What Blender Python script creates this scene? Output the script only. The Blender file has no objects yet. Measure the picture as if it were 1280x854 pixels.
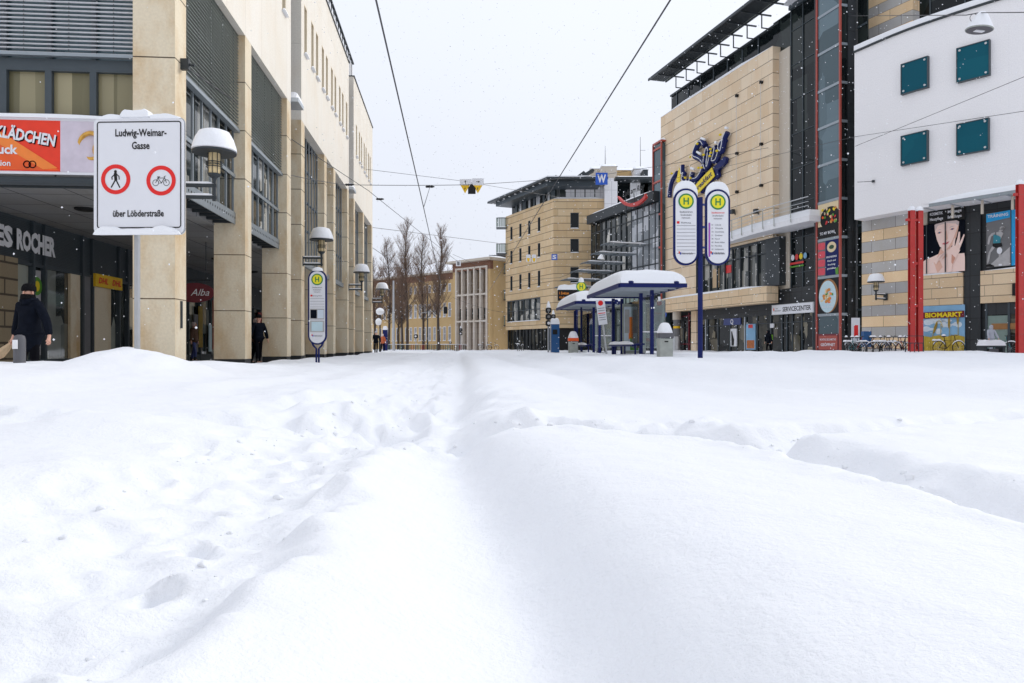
import bpy, bmesh, math, random
import numpy as np
from mathutils import Vector, Matrix, Quaternion
random.seed(7)
PI = math.pi
sc = bpy.context.scene
COL = sc.collection
F, CX, HY, H = 900.0, 640.0, 433.0, 0.75     # focal length in photo pixels, horizon row, eye height

def P(px, py, z):                             # where a photo feature stands at real distance z
    return Vector(((px-CX)/F*z, z, H+(HY-py)/F*z))
def zc(py, z): return H+(HY-py)/F*z

# ------------------------------------------------------------------ materials
MATS = {}
def nmat(name):
    m = bpy.data.materials.new(name); m.use_nodes = True
    nt = m.node_tree; b = nt.nodes['Principled BSDF']
    return m, nt, b
def N(nt, t, **kw):
    n = nt.nodes.new(t)
    for k, v in kw.items():
        if hasattr(n, k): setattr(n, k, v)
        else: n.inputs[k].default_value = v
    return n
def flat(name, rgb, rough=.55, metal=0, var=.12, scale=6, spec=.5):
    if name in MATS: return MATS[name]
    m, nt, b = nmat(name)
    tc = N(nt, 'ShaderNodeTexCoord'); no = N(nt, 'ShaderNodeTexNoise'); no.inputs['Scale'].default_value = scale; no.inputs['Detail'].default_value = 4
    nt.links.new(tc.outputs['Object'], no.inputs['Vector'])
    mx = N(nt, 'ShaderNodeMix', data_type='RGBA')
    mx.inputs[6].default_value = (*[c*(1-var) for c in rgb], 1); mx.inputs[7].default_value = (*[min(1, c*(1+var)) for c in rgb], 1)
    nt.links.new(no.outputs['Fac'], mx.inputs[0]); nt.links.new(mx.outputs[2], b.inputs['Base Color'])
    b.inputs['Roughness'].default_value = rough; b.inputs['Metallic'].default_value = metal; b.inputs['Specular IOR Level'].default_value = spec
    MATS[name] = m; return m
def stone(name, c1, c2, mortar, bw, bh, ms=.012, off=.5, stain=(.5,.42,.28), stain_amt=.35, rough=.8, hline=None):
    m, nt, b = nmat(name)
    uv = N(nt, 'ShaderNodeUVMap'); br = N(nt, 'ShaderNodeTexBrick')
    br.offset = off; br.inputs['Scale'].default_value = 1; br.inputs['Brick Width'].default_value = bw; br.inputs['Row Height'].default_value = bh
    br.inputs['Mortar Size'].default_value = ms; br.inputs['Mortar Smooth'].default_value = .1; br.inputs['Bias'].default_value = 0
    br.inputs['Color1'].default_value = (*c1, 1); br.inputs['Color2'].default_value = (*c2, 1); br.inputs['Mortar'].default_value = (*mortar, 1)
    nt.links.new(uv.outputs[0], br.inputs['Vector'])
    no = N(nt, 'ShaderNodeTexNoise'); no.inputs['Scale'].default_value = .8; no.inputs['Detail'].default_value = 7; no.inputs['Roughness'].default_value = .65
    mp = N(nt, 'ShaderNodeMapping'); mp.inputs['Scale'].default_value = (1, .5, 1)
    nt.links.new(uv.outputs[0], mp.inputs[0]); nt.links.new(mp.outputs[0], no.inputs['Vector'])
    rp = N(nt, 'ShaderNodeValToRGB'); rp.color_ramp.elements[0].position = .44; rp.color_ramp.elements[1].position = .72
    nt.links.new(no.outputs['Fac'], rp.inputs[0])
    ml = N(nt, 'ShaderNodeMath', operation='MULTIPLY'); ml.inputs[1].default_value = stain_amt
    nt.links.new(rp.outputs[0], ml.inputs[0])
    mx = N(nt, 'ShaderNodeMix', data_type='RGBA', blend_type='MULTIPLY'); mx.inputs[7].default_value = (*[min(1, s*1.6) for s in stain], 1)
    nt.links.new(ml.outputs[0], mx.inputs[0]); nt.links.new(br.outputs['Color'], mx.inputs[6])
    n2 = N(nt, 'ShaderNodeTexNoise'); n2.inputs['Scale'].default_value = 18; n2.inputs['Detail'].default_value = 5
    nt.links.new(uv.outputs[0], n2.inputs['Vector'])
    mr = N(nt, 'ShaderNodeMapRange'); mr.inputs[3].default_value = .86; mr.inputs[4].default_value = 1.12
    nt.links.new(n2.outputs['Fac'], mr.inputs[0])
    m2 = N(nt, 'ShaderNodeMix', data_type='RGBA', blend_type='MULTIPLY'); m2.inputs[0].default_value = 1
    nt.links.new(mx.outputs[2], m2.inputs[6]); nt.links.new(mr.outputs[0], m2.inputs[7])
    last = m2.outputs[2]
    if hline:
        sp = N(nt, 'ShaderNodeSeparateXYZ'); nt.links.new(uv.outputs[0], sp.inputs[0])
        dv = N(nt, 'ShaderNodeMath', operation='DIVIDE'); dv.inputs[1].default_value = bh; nt.links.new(sp.outputs[1], dv.inputs[0])
        fr = N(nt, 'ShaderNodeMath', operation='FRACT'); nt.links.new(dv.outputs[0], fr.inputs[0])
        lt = N(nt, 'ShaderNodeMath', operation='LESS_THAN'); lt.inputs[1].default_value = hline[0]; nt.links.new(fr.outputs[0], lt.inputs[0])
        m3 = N(nt, 'ShaderNodeMix', data_type='RGBA'); m3.inputs[7].default_value = (*hline[1], 1)
        nt.links.new(lt.outputs[0], m3.inputs[0]); nt.links.new(last, m3.inputs[6]); last = m3.outputs[2]
    nt.links.new(last, b.inputs['Base Color']); b.inputs['Roughness'].default_value = rough
    bp = N(nt, 'ShaderNodeBump'); bp.inputs['Strength'].default_value = .25; bp.inputs['Distance'].default_value = .02
    nt.links.new(n2.outputs['Fac'], bp.inputs['Height']); nt.links.new(bp.outputs[0], b.inputs['Normal'])
    MATS[name] = m; return m
def stripes(name, ca, cb, rh):
    """alternating courses of two stones"""
    m = stone(name, (.8,.8,.8), (.6,.6,.6), (.28,.26,.24), 1.5, rh, .014)
    nt = m.node_tree; b = nt.nodes['Principled BSDF']
    uv = N(nt, 'ShaderNodeUVMap'); sp = N(nt, 'ShaderNodeSeparateXYZ'); nt.links.new(uv.outputs[0], sp.inputs[0])
    d = N(nt, 'ShaderNodeMath', operation='DIVIDE'); d.inputs[1].default_value = rh*2; nt.links.new(sp.outputs[1], d.inputs[0])
    fr = N(nt, 'ShaderNodeMath', operation='FRACT'); nt.links.new(d.outputs[0], fr.inputs[0])
    gt = N(nt, 'ShaderNodeMath', operation='GREATER_THAN'); gt.inputs[1].default_value = .5; nt.links.new(fr.outputs[0], gt.inputs[0])
    mx = N(nt, 'ShaderNodeMix', data_type='RGBA'); mx.inputs[6].default_value = (*ca, 1); mx.inputs[7].default_value = (*cb, 1)
    nt.links.new(gt.outputs[0], mx.inputs[0])
    old = b.inputs['Base Color'].links[0].from_socket
    mu = N(nt, 'ShaderNodeMix', data_type='RGBA', blend_type='MULTIPLY'); mu.inputs[0].default_value = 1
    nt.links.new(old, mu.inputs[6]); nt.links.new(mx.outputs[2], mu.inputs[7]); nt.links.new(mu.outputs[2], b.inputs['Base Color'])
    return m
def glass(name, dark, light, scale, rough=.05, spec=.26, thr=.55, stretch=(1, 1, 1), warp=0.0):
    """window glass: dim rooms, room light and reflections painted as blocky dark and lighter patches, sky and street mirrored on top"""
    m, nt, b = nmat(name)
    uv = N(nt, 'ShaderNodeUVMap'); mp = N(nt, 'ShaderNodeMapping'); mp.inputs['Scale'].default_value = stretch
    nt.links.new(uv.outputs[0], mp.inputs[0])
    vo = N(nt, 'ShaderNodeTexVoronoi', distance='CHEBYCHEV'); vo.inputs['Scale'].default_value = scale; vo.inputs['Randomness'].default_value = .8
    no = N(nt, 'ShaderNodeTexNoise'); no.inputs['Scale'].default_value = scale*1.3; no.inputs['Detail'].default_value = 5
    nt.links.new(mp.outputs[0], vo.inputs['Vector']); nt.links.new(mp.outputs[0], no.inputs['Vector'])
    bw = N(nt, 'ShaderNodeSeparateColor'); nt.links.new(vo.outputs['Color'], bw.inputs[0])
    ad = N(nt, 'ShaderNodeMath', operation='MULTIPLY'); nt.links.new(bw.outputs[0], ad.inputs[0]); nt.links.new(bw.outputs[1], ad.inputs[1])
    wv = N(nt, 'ShaderNodeMix', data_type='VECTOR'); wv.inputs[0].default_value = .12; nt.links.new(mp.outputs[0], wv.inputs[4]); nt.links.new(no.outputs['Color'], wv.inputs[5]); nt.links.new(wv.outputs[1], vo.inputs['Vector'])
    rp = N(nt, 'ShaderNodeValToRGB'); rp.color_ramp.elements[0].position = thr*.15; rp.color_ramp.elements[0].color = (*dark, 1)
    rp.color_ramp.elements[1].position = thr; rp.color_ramp.elements[1].color = (*light, 1)
    nt.links.new(ad.outputs[0], rp.inputs[0]); nt.links.new(rp.outputs[0], b.inputs['Base Color'])
    b.inputs['Roughness'].default_value = rough; b.inputs['Specular IOR Level'].default_value = spec
    n3 = N(nt, 'ShaderNodeTexNoise'); n3.inputs['Scale'].default_value = .9; n3.inputs['Detail'].default_value = 1
    nt.links.new(uv.outputs[0], n3.inputs['Vector'])
    bp = N(nt, 'ShaderNodeBump'); bp.inputs['Strength'].default_value = .12+warp; bp.inputs['Distance'].default_value = .05
    nt.links.new(n3.outputs['Fac'], bp.inputs['Height']); nt.links.new(bp.outputs[0], b.inputs['Normal'])
    MATS[name] = m; return m

def make_materials():
    m, nt, b = nmat('snow')
    tc = N(nt, 'ShaderNodeTexCoord')
    n1 = N(nt, 'ShaderNodeTexNoise'); n1.inputs['Scale'].default_value = 55; n1.inputs['Detail'].default_value = 6; n1.inputs['Roughness'].default_value = .7
    n2 = N(nt, 'ShaderNodeTexNoise'); n2.inputs['Scale'].default_value = 5; n2.inputs['Detail'].default_value = 5
    nt.links.new(tc.outputs['Object'], n1.inputs['Vector']); nt.links.new(tc.outputs['Object'], n2.inputs['Vector'])
    b.inputs['Base Color'].default_value = (.865, .88, .91, 1); b.inputs['Roughness'].default_value = .65; b.inputs['Specular IOR Level'].default_value = .25
    bp = N(nt, 'ShaderNodeBump'); bp.inputs['Strength'].default_value = .8; bp.inputs['Distance'].default_value = .008
    b2 = N(nt, 'ShaderNodeBump'); b2.inputs['Strength'].default_value = .5; b2.inputs['Distance'].default_value = .04
    nt.links.new(n1.outputs['Fac'], bp.inputs['Height']); nt.links.new(n2.outputs['Fac'], b2.inputs['Height'])
    nt.links.new(b2.outputs[0], bp.inputs['Normal']); nt.links.new(bp.outputs[0], b.inputs['Normal'])
    MATS['snow'] = m
    stone('slab_stone', (.73,.635,.47), (.73,.635,.47), (.73,.635,.47), 90, 90, .0, .0, (.46,.34,.20), 1.0)
    stone('facade_stone', (.80,.755,.675), (.775,.73,.645), (.64,.60,.52), 1.75, 3.2, .012, .0, (.56,.5,.42), .4)
    stone('mall_stone', (.80,.66,.49), (.70,.545,.37), (.60,.49,.36), 1.25, .94, .014, .37, (.58,.45,.32), .35, hline=(.045, (.20,.15,.10)))
    stone('ledge_stone', (.78,.61,.41), (.69,.52,.33), (.45,.35,.24), 1.3, .55, .02, .3, (.58,.45,.32), .25, hline=(.05, (.2,.15,.1)))
    stone('ochre_stone', (.69,.53,.33), (.60,.44,.25), (.47,.35,.22), 1.7, .80, .02, .41, (.55,.4,.24), .3, hline=(.07, (.17,.12,.07)))
    stone('white_panel', (.72,.72,.74), (.70,.70,.72), (.5,.5,.52), 1.1, 1.5, .03, .0, (.6,.6,.6), .15)
    stone('banded_pier', (.34,.27,.17), (.28,.22,.14), (.08,.06,.04), 1.2, .42, .03, .4)
    stone('dark_panel', (.026,.030,.034), (.020,.024,.027), (.010,.010,.012), 1.2, 1.1, .02, .0, (.6,.6,.6), .3, .55)
    stripes('striped_stone', (.66,.65,.64), (1.15,.86,.54), .62)
    m = stone('render_white', (.86,.845,.85), (.855,.84,.845), (.82,.81,.82), 3.1, 2.4, .01, .0, (.6,.6,.62), .15, .85)
    stone('ochre_plaster', (.58,.41,.20), (.56,.39,.19), (.55,.38,.185), 6, 3, .01, .0, (.42,.32,.2), .3)
    stone('pink_stone', (.42,.35,.29), (.38,.31,.26), (.25,.2,.18), 1.4, .8, .02)
    stone('pink_light', (.68,.62,.55), (.66,.60,.53), (.5,.43,.4), 1.4, .8, .01)
    stone('red_brick', (.26,.10,.055), (.20,.075,.04), (.22,.17,.13), .5, .16, .02)
    stone('brown_stone', (.17,.12,.075), (.14,.10,.06), (.08,.06,.04), 1.4, .7, .03)
    stone('paving', (.22,.21,.2), (.18,.17,.165), (.09,.09,.09), .6, .6, .02, .5)
    stone('soffit', (.30,.30,.30), (.27,.27,.275), (.08,.08,.085), 1.3, 1.3, .02, .0)
    glass('dark_glass', (.006,.009,.010), (.035,.045,.042), .5, thr=.8, stretch=(1,.6,1))
    glass('blue_glass', (.04,.075,.09), (.11,.17,.20), .4, thr=.6, spec=.5)
    glass('teal_glass', (.002,.082,.12), (.004,.105,.145), .3, rough=.3, spec=.15, thr=.7)
    glass('shop_glass', (.006,.008,.008), (.38,.34,.25), 1.5, thr=.95, stretch=(1.3, .55, 1))  # warm lighter patches paint a lit interior into the colour
    glass('cafe_glass', (.03,.038,.038), (.55,.53,.47), 1.6, thr=.8, spec=.5, stretch=(1, .45, 1))  # lighter patches paint pale curtains and reflections into the colour
    glass('tan_reflection_paint', (.17,.155,.09), (.36,.32,.20), 1.4, thr=.5, stretch=(2.4, .18, 1), warp=.2)  # tan streaks paint the reflected ribs of the block opposite into the colour
    glass('arcade_glass', (.02,.028,.026), (.52,.54,.46), 1.1, thr=.7, stretch=(1.2,.6,1), spec=1.0)  # pale greenish patches are street reflections painted into the base colour
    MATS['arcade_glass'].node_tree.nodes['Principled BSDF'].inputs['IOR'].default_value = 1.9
    glass('pale_glass', (.20,.22,.24), (.50,.52,.55), .8, thr=.4)
    glass('fireplace_interior', (.02,.015,.01), (.30,.16,.06), 2.5, thr=.35)
    F_ = flat
    F_('white_paint', (.78,.78,.8)); F_('sign_white', (.74,.75,.79), .4, var=.03); F_('black', (.010,.010,.011), .6, spec=.3); F_('black_matt', (.010,.010,.011), .8, var=.3)
    F_('dark_steel', (.028,.036,.042), .5, .1); F_('slate_steel', (.05,.066,.078), .5, .1); F_('grey_steel', (.30,.34,.37), .4, .5); F_('pale_steel', (.45,.49,.53), .4, .3)
    F_('alu', (.52,.53,.54), .35, .7); F_('navy', (.007,.014,.10), .5, spec=.2); F_('navy_light', (.03,.05,.20), .4)
    F_('red_paint', (.50,.035,.03), .45, var=.2, scale=3); F_('sign_red', (.75,.01,.01), .4, var=.03); F_('red_steel', (.40,.07,.05), .4)
    F_('orange', (.80,.10,.01), .5, var=.25, scale=2); F_('orange_deep', (.78,.035,.008), .5); F_('orange_pale', (.85,.22,.03), .5)
    F_('lilac', (.60,.54,.62), .6, var=.18, scale=5); F_('gold', (.65,.36,.07), .3, .5, var=.4, scale=12); F_('pink_pale', (.70,.45,.42), .6)
    F_('yellow', (.80,.60,.01), .45); F_('yellow_sign', (.85,.52,.01), .45); F_('lime', (.50,.62,.02), .45); F_('h_green', (.02,.22,.06), .4); F_('h_yellow', (.80,.72,.02), .4)
    F_('blue_sign', (.01,.09,.50), .4, var=.05); F_('blue_box', (.01,.09,.26), .4); F_('cyan_sign', (.01,.33,.68), .45); F_('purple', (.35,.08,.42), .5)
    F_('skin', (.66,.36,.26), .5, var=.08); F_('skin_light', (.92,.68,.60), .6, var=.05, scale=3); F_('skin_shadow', (.62,.30,.21), .6); F_('skin_mid', (.78,.47,.36), .6, var=.08, scale=3)
    F_('lips', (.62,.12,.14), .5); F_('hair_pale', (.62,.50,.48), .6); F_('eye_blue', (.08,.12,.22), .3)
    F_('coat_navy', (.006,.008,.014), .95, var=.5, scale=14, spec=.08); F_('trousers_black', (.005,.005,.007), .95, var=.4, spec=.08); F_('knit_black', (.008,.008,.009), .95, var=.5, scale=30, spec=.08)
    F_('coat_blue', (.01,.22,.50), .7); F_('coat_grey', (.42,.44,.50), .8); F_('coat_orange', (.50,.12,.04), .8); F_('coat_brown', (.10,.05,.03), .8); F_('hat_red', (.6,.03,.02), .8)
    F_('pack_green', (.18,.45,.03), .7); F_('paper_bag', (.50,.36,.22), .8, var=.25, scale=9); F_('boot', (.012,.011,.01), .6)
    F_('galv', (.36,.38,.35), .5, .3, var=.3, scale=5); F_('pole_grey', (.42,.43,.44), .5, .4); F_('bin_grey', (.10,.10,.11), .5)
    F_('lamp_white', (.80,.80,.82), .4); F_('lamp_glow', (.70,.55,.30), .35, var=.3, scale=8); F_('cable', (.05,.05,.055), .5); F_('rope', (.60,.60,.60), .5)
    F_('bark', (.085,.068,.058), .95, var=.45, scale=3, spec=.1); F_('twig', (.20,.135,.10), .95, var=.3, spec=.1); F_('beige_render', (.56,.50,.42), .85, var=.05); F_('louvre', (.26,.28,.25), .5, .3)
    F_('balcony_green', (.20,.27,.24), .5); F_('maroon', (.15,.008,.02), .4); F_('dark_green', (.02,.07,.03), .6); F_('leaf_green', (.10,.30,.03), .6)
    F_('sky_print', (.22,.42,.62), .6, var=.4, scale=1.2); F_('cloud_print', (.62,.70,.78), .6, var=.2, scale=3); F_('wheat', (.50,.36,.04), .7, var=.55, scale=5); F_('wheat_dark', (.30,.20,.03), .7, var=.4)
    F_('plate_blue', (.52,.68,.74), .4); F_('wood', (.32,.15,.05), .6, var=.3); F_('food', (.62,.24,.04), .6, var=.6, scale=14); F_('tomato', (.62,.03,.03), .5, var=.2); F_('berry', (.65,.06,.09), .5, var=.2)
    F_('pastry', (.72,.58,.36), .6); F_('print_grey', (.16,.16,.165), .6, var=.25, scale=2); F_('print_mid', (.42,.41,.41), .6, var=.3, scale=4); F_('teal_cloth', (.03,.22,.28), .6)
    F_('led_amber', (.85,.28,.02), .5); F_('tyre', (.012,.012,.012), .8); F_('leather', (.03,.02,.015), .5); F_('print_red', (.35,.03,.03), .5, var=.5, scale=6); F_('print_orange', (.45,.13,.03), .5, var=.6, scale=5)
    F_('text_grey', (.12,.12,.14), .5); F_('bike_teal', (.02,.14,.16), .35); F_('bike_red', (.30,.03,.03), .35); F_('fur', (.2,.12,.06), .9)
    # clear shelter glass
    m, nt, b = nmat('clear_glass')
    tr = N(nt, 'ShaderNodeBsdfTransparent'); tr.inputs[0].default_value = (.86,.92,.90,1); gl = N(nt, 'ShaderNodeBsdfGlossy'); gl.inputs['Roughness'].default_value = .03
    fr = N(nt, 'ShaderNodeFresnel'); fr.inputs[0].default_value = 1.5
    ad = N(nt, 'ShaderNodeMath', operation='ADD'); ad.inputs[1].default_value = .05; nt.links.new(fr.outputs[0], ad.inputs[0])
    mx = N(nt, 'ShaderNodeMixShader'); nt.links.new(ad.outputs[0], mx.inputs[0]); nt.links.new(tr.outputs[0], mx.inputs[1]); nt.links.new(gl.outputs[0], mx.inputs[2])
    nt.links.new(mx.outputs[0], nt.nodes['Material Output'].inputs['Surface']); MATS['clear_glass'] = m
make_materials()

# ------------------------------------------------------------------ mesh builder
_tcache = {}
def text_geo(s):
    if s in _tcache: return _tcache[s]
    cu = bpy.data.curves.new('t', 'FONT'); cu.body = s; cu.size = 1; cu.resolution_u = 2
    o = bpy.data.objects.new('t', cu); COL.objects.link(o)
    dg = bpy.context.evaluated_depsgraph_get(); me = bpy.data.meshes.new_from_object(o.evaluated_get(dg))
    vs = [tuple(v.co) for v in me.vertices]; fs = [tuple(p.vertices) for p in me.polygons]
    bpy.data.objects.remove(o); bpy.data.curves.remove(cu); bpy.data.meshes.remove(me)
    _tcache[s] = (vs, fs); return _tcache[s]
_tb = {}
def text_geo_b(s, bold):
    k = (s, bold)
    if k in _tb: return _tb[k]
    cu = bpy.data.curves.new('t', 'FONT'); cu.body = s; cu.size = 1; cu.resolution_u = 2; cu.offset = bold
    o = bpy.data.objects.new('t', cu); COL.objects.link(o)
    dg = bpy.context.evaluated_depsgraph_get(); me = bpy.data.meshes.new_from_object(o.evaluated_get(dg))
    vs = [tuple(v.co) for v in me.vertices]; fs = [tuple(p.vertices) for p in me.polygons]
    bpy.data.objects.remove(o); bpy.data.curves.remove(cu); bpy.data.meshes.remove(me)
    _tb[k] = (vs, fs); return _tb[k]

class MB:
    def __init__(s, m='white_paint'):
        s.v = []; s.f = []; s.mi = []; s.mats = []; s.m = m
    def _m(s, m):
        m = m or s.m
        if m not in s.mats: s.mats.append(m)
        return s.mats.index(m)
    def add(s, vs, fs, m=None):
        i = len(s.v); k = s._m(m)
        s.v += [tuple(v) for v in vs]
        for f in fs: s.f.append(tuple(i+j for j in f)); s.mi.append(k)
    def box(s, x0, x1, y0, y1, z0, z1, m=None):
        vs = [(x, y, z) for z in (z0, z1) for y in (y0, y1) for x in (x0, x1)]
        s.add(vs, [(0,2,3,1), (4,5,7,6), (0,1,5,4), (2,6,7,3), (0,4,6,2), (1,3,7,5)], m)
    def obox(s, c, a, b, d, m=None):
        c, a, b, d = map(Vector, (c, a, b, d))
        vs = [c+a*i+b*j+d*k for k in (-1, 1) for j in (-1, 1) for i in (-1, 1)]
        s.add(vs, [(0,2,3,1), (4,5,7,6), (0,1,5,4), (2,6,7,3), (0,4,6,2), (1,3,7,5)], m)
    def tube(s, pts, r, n=8, m=None, caps=True):
        pts = [Vector(p) for p in pts]; rs = r if isinstance(r, (list, tuple)) else [r]*len(pts)
        vs = []; up = None
        for i, p in enumerate(pts):
            d = (pts[min(i+1, len(pts)-1)]-pts[max(i-1, 0)]).normalized()
            if up is None: up = Vector((0, 0, 1)) if abs(d.z) < .9 else Vector((1, 0, 0))
            a = d.cross(up)
            if a.length < 1e-4: a = d.cross(Vector((1, .3, 0)))
            a.normalize(); b = a.cross(d).normalized()
            for k in range(n):
                t = 2*PI*k/n; vs.append(p+(a*math.cos(t)+b*math.sin(t))*rs[i])
        fs = []
        for i in range(len(pts)-1):
            for k in range(n): fs.append((i*n+k, i*n+(k+1) % n, (i+1)*n+(k+1) % n, (i+1)*n+k))
        if caps: fs.append(tuple(range(n))[::-1]); fs.append(tuple((len(pts)-1)*n+k for k in range(n)))
        s.add(vs, fs, m)
    def lathe(s, c, prof, n=20, m=None, sx=1, sy=1):
        c = Vector(c); vs = []
        for r, z in prof:
            for k in range(n):
                t = 2*PI*k/n; vs.append(c+Vector((math.cos(t)*r*sx, math.sin(t)*r*sy, z)))
        fs = []
        for i in range(len(prof)-1):
            for k in range(n): fs.append((i*n+k, i*n+(k+1) % n, (i+1)*n+(k+1) % n, (i+1)*n+k))
        fs.append(tuple(range(n))[::-1]); fs.append(tuple((len(prof)-1)*n+k for k in range(n)))
        s.add(vs, fs, m)
    def ring(s, c, R, r, axis=(0, 1, 0), n=24, k=6, m=None):
        c = Vector(c); ax = Vector(axis).normalized(); a = ax.orthogonal().normalized(); b = ax.cross(a)
        vs = []; fs = []
        for i in range(n):
            t = 2*PI*i/n; d = a*math.cos(t)+b*math.sin(t)
            for j in range(k):
                u = 2*PI*j/k; vs.append(c+d*(R+r*math.cos(u))+ax*r*math.sin(u))
        for i in range(n):
            for j in range(k): fs.append((i*k+j, i*k+(j+1) % k, ((i+1) % n)*k+(j+1) % k, ((i+1) % n)*k+j))
        s.add(vs, fs, m)
    def plate(s, poly, o, u, v, depth, m=None):
        """solid plate: outline in (u, v), thickness `depth` towards n = u x v"""
        o, u, v = Vector(o), Vector(u).normalized(), Vector(v).normalized(); n = u.cross(v)
        k = len(poly); vs = [o+u*x+v*y for x, y in poly]+[o+u*x+v*y+n*depth for x, y in poly]
        fs = [tuple(range(k))[::-1], tuple(range(k, 2*k))]+[(i, (i+1) % k, k+(i+1) % k, k+i) for i in range(k)]
        s.add(vs, fs, m)
    def prism(s, poly, z0, z1, m=None):
        s.plate(poly, (0, 0, z0), (1, 0, 0), (0, 1, 0), z1-z0, m)
    def text(s, t, o, u, v, h, bold=0, align='c', m=None, lift=.004, w=None, shear=0):
        """h = cap height in metres; w = force width"""
        vs, fs = text_geo_b(t, bold)
        if not vs: return
        xs = [p[0] for p in vs]; x0, x1 = min(xs), max(xs); k = h/.70; kx = (w/(x1-x0)) if w else k
        ox = {'c': (x0+x1)/2, 'l': x0, 'r': x1}[align]
        o, u, v = Vector(o), Vector(u).normalized(), Vector(v).normalized(); n = u.cross(v)
        s.add([o+u*((p[0]-ox)*kx+shear*p[1]*k)+v*(p[1]*k)+n*lift for p in vs], fs, m)
    def build(s, name, parent=None, smooth=False, uv=True):
        me = bpy.data.meshes.new(name); me.from_pydata(s.v, [], s.f)
        for m in s.mats: me.materials.append(MATS[m])
        me.polygons.foreach_set('material_index', s.mi)
        if smooth: me.polygons.foreach_set('use_smooth', [True]*len(s.f))
        me.update()
        if uv: box_uv(me)
        o = bpy.data.objects.new(name, me); COL.objects.link(o)
        if parent: o.parent = parent
        if smooth:
            try: me.set_sharp_from_angle(angle=math.radians(40))
            except Exception: pass
        return o
def box_uv(me):
    uvl = me.uv_layers.new(name='UVMap'); n = len(me.loops)
    if not n: return
    co = np.empty(len(me.vertices)*3); me.vertices.foreach_get('co', co); co = co.reshape(-1, 3)
    vi = np.empty(n, dtype=np.int32); me.loops.foreach_get('vertex_index', vi)
    nf = len(me.polygons); no = np.empty(nf*3); me.polygons.foreach_get('normal', no); no = no.reshape(-1, 3)
    lt = np.empty(nf, dtype=np.int32); me.polygons.foreach_get('loop_total', lt)
    nl = np.repeat(no, lt, axis=0); c = co[vi]
    hz = np.abs(nl[:, 2]) > .8
    tx, ty = -nl[:, 1], nl[:, 0]; L = np.sqrt(tx**2+ty**2)+1e-9
    u = np.where(hz, c[:, 0], c[:, 0]*tx/L+c[:, 1]*ty/L); v = np.where(hz, c[:, 1], c[:, 2])
    uvl.data.foreach_set('uv', np.stack([u, v], 1).ravel())

def thing(name, label, cat, loc=(0, 0, 0), rz=0, group=None):
    o = bpy.data.objects.new(name, None); COL.objects.link(o); o.empty_display_size = .3
    o.location = loc; o.rotation_euler = (0, 0, rz); o['label'] = label; o['category'] = cat
    if group: o['group'] = group
    return o
def tag(o, label, cat, group=None, kind=None):
    o['label'] = label; o['category'] = cat
    if group: o['group'] = group
    if kind: o['kind'] = kind
    return o
def copy_tree(o, loc=None, rz=None, label=None, parent=None):
    c = o.copy(); COL.objects.link(c)
    if parent: c.parent = parent
    if loc is not None: c.location = loc
    if rz is not None: c.rotation_euler = (0, 0, rz)
    if label: c['label'] = label
    for ch in list(o.children): copy_tree(ch, parent=c)
    return c
def rrect(x0, x1, y0, y1, r, n=5):
    pts = []
    for cx, cy, a in ((x1-r, y0+r, -90), (x1-r, y1-r, 0), (x0+r, y1-r, 90), (x0+r, y0+r, 180)):
        for i in range(n+1):
            t = math.radians(a+90*i/n); pts.append((cx+r*math.cos(t), cy+r*math.sin(t)))
    return pts
def ellp(cx, cy, rx, ry, n=24, rot=0, a0=0, a1=360):
    pts = []
    full = (a1-a0) >= 360
    for i in range(n if full else n+1):
        t = math.radians(a0+(a1-a0)*i/n); x, y = rx*math.cos(t), ry*math.sin(t)
        pts.append((cx+x*math.cos(rot)-y*math.sin(rot), cy+x*math.sin(rot)+y*math.cos(rot)))
    return pts
def snow_cap(mb, x0, x1, y0, y1, z, h, nx=14, ny=6, p=4, seed=0, m='snow', rough=.12):
    """soft heap of snow on a flat rectangle"""
    rnd = random.Random(seed); vs = []; fs = []
    ph = [rnd.uniform(0, 6) for _ in range(6)]
    for j in range(ny+1):
        for i in range(nx+1):
            u, v = i/nx*2-1, j/ny*2-1
            uu = math.copysign(abs(u)**.6, u); vv = math.copysign(abs(v)**.6, v)
            e = max(0, (1-abs(uu)**p)*(1-abs(vv)**p))**.35
            k = 1+rough*(math.sin(uu*5+ph[0])*.5+math.sin(vv*4+uu*9+ph[1])*.4)
            vs.append((x0+(x1-x0)*(uu+1)/2, y0+(y1-y0)*(vv+1)/2, z+h*e*k))
    for j in range(ny):
        for i in range(nx): a = j*(nx+1)+i; fs.append((a, a+1, a+nx+2, a+nx+1))
    b = len(vs)
    vs += [(x0, y0, z), (x1, y0, z), (x1, y1, z), (x0, y1, z)]; fs.append((b+3, b+2, b+1, b))
    mb.add(vs, fs, m)

class Fr:
    """a facade's own axes: y runs along it away from the camera"""
    def __init__(s, ox, oy, phi): s.o = (ox, oy); s.phi = phi; s.c = math.cos(phi); s.s = math.sin(phi)
    def ly(s, px, lx=0):
        k = (px-CX)/F; return (s.o[0]+lx*s.c-k*(s.o[1]+lx*s.s))/(s.s+k*s.c)
    def lx(s, px, ly):
        k = (px-CX)/F; return (k*(s.o[1]+ly*s.c)-s.o[0]+ly*s.s)/(s.c-k*s.s)
    def Y(s, lx, ly): return s.o[1]+lx*s.s+ly*s.c
    def W(s, lx, ly, z=0): return Vector((s.o[0]+lx*s.c-ly*s.s, s.o[1]+lx*s.s+ly*s.c, z))
    def z(s, py, lx, ly): return zc(py, s.Y(lx, ly))
    def zp(s, px, py, lx=0): return s.z(py, lx, s.ly(px, lx))

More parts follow.
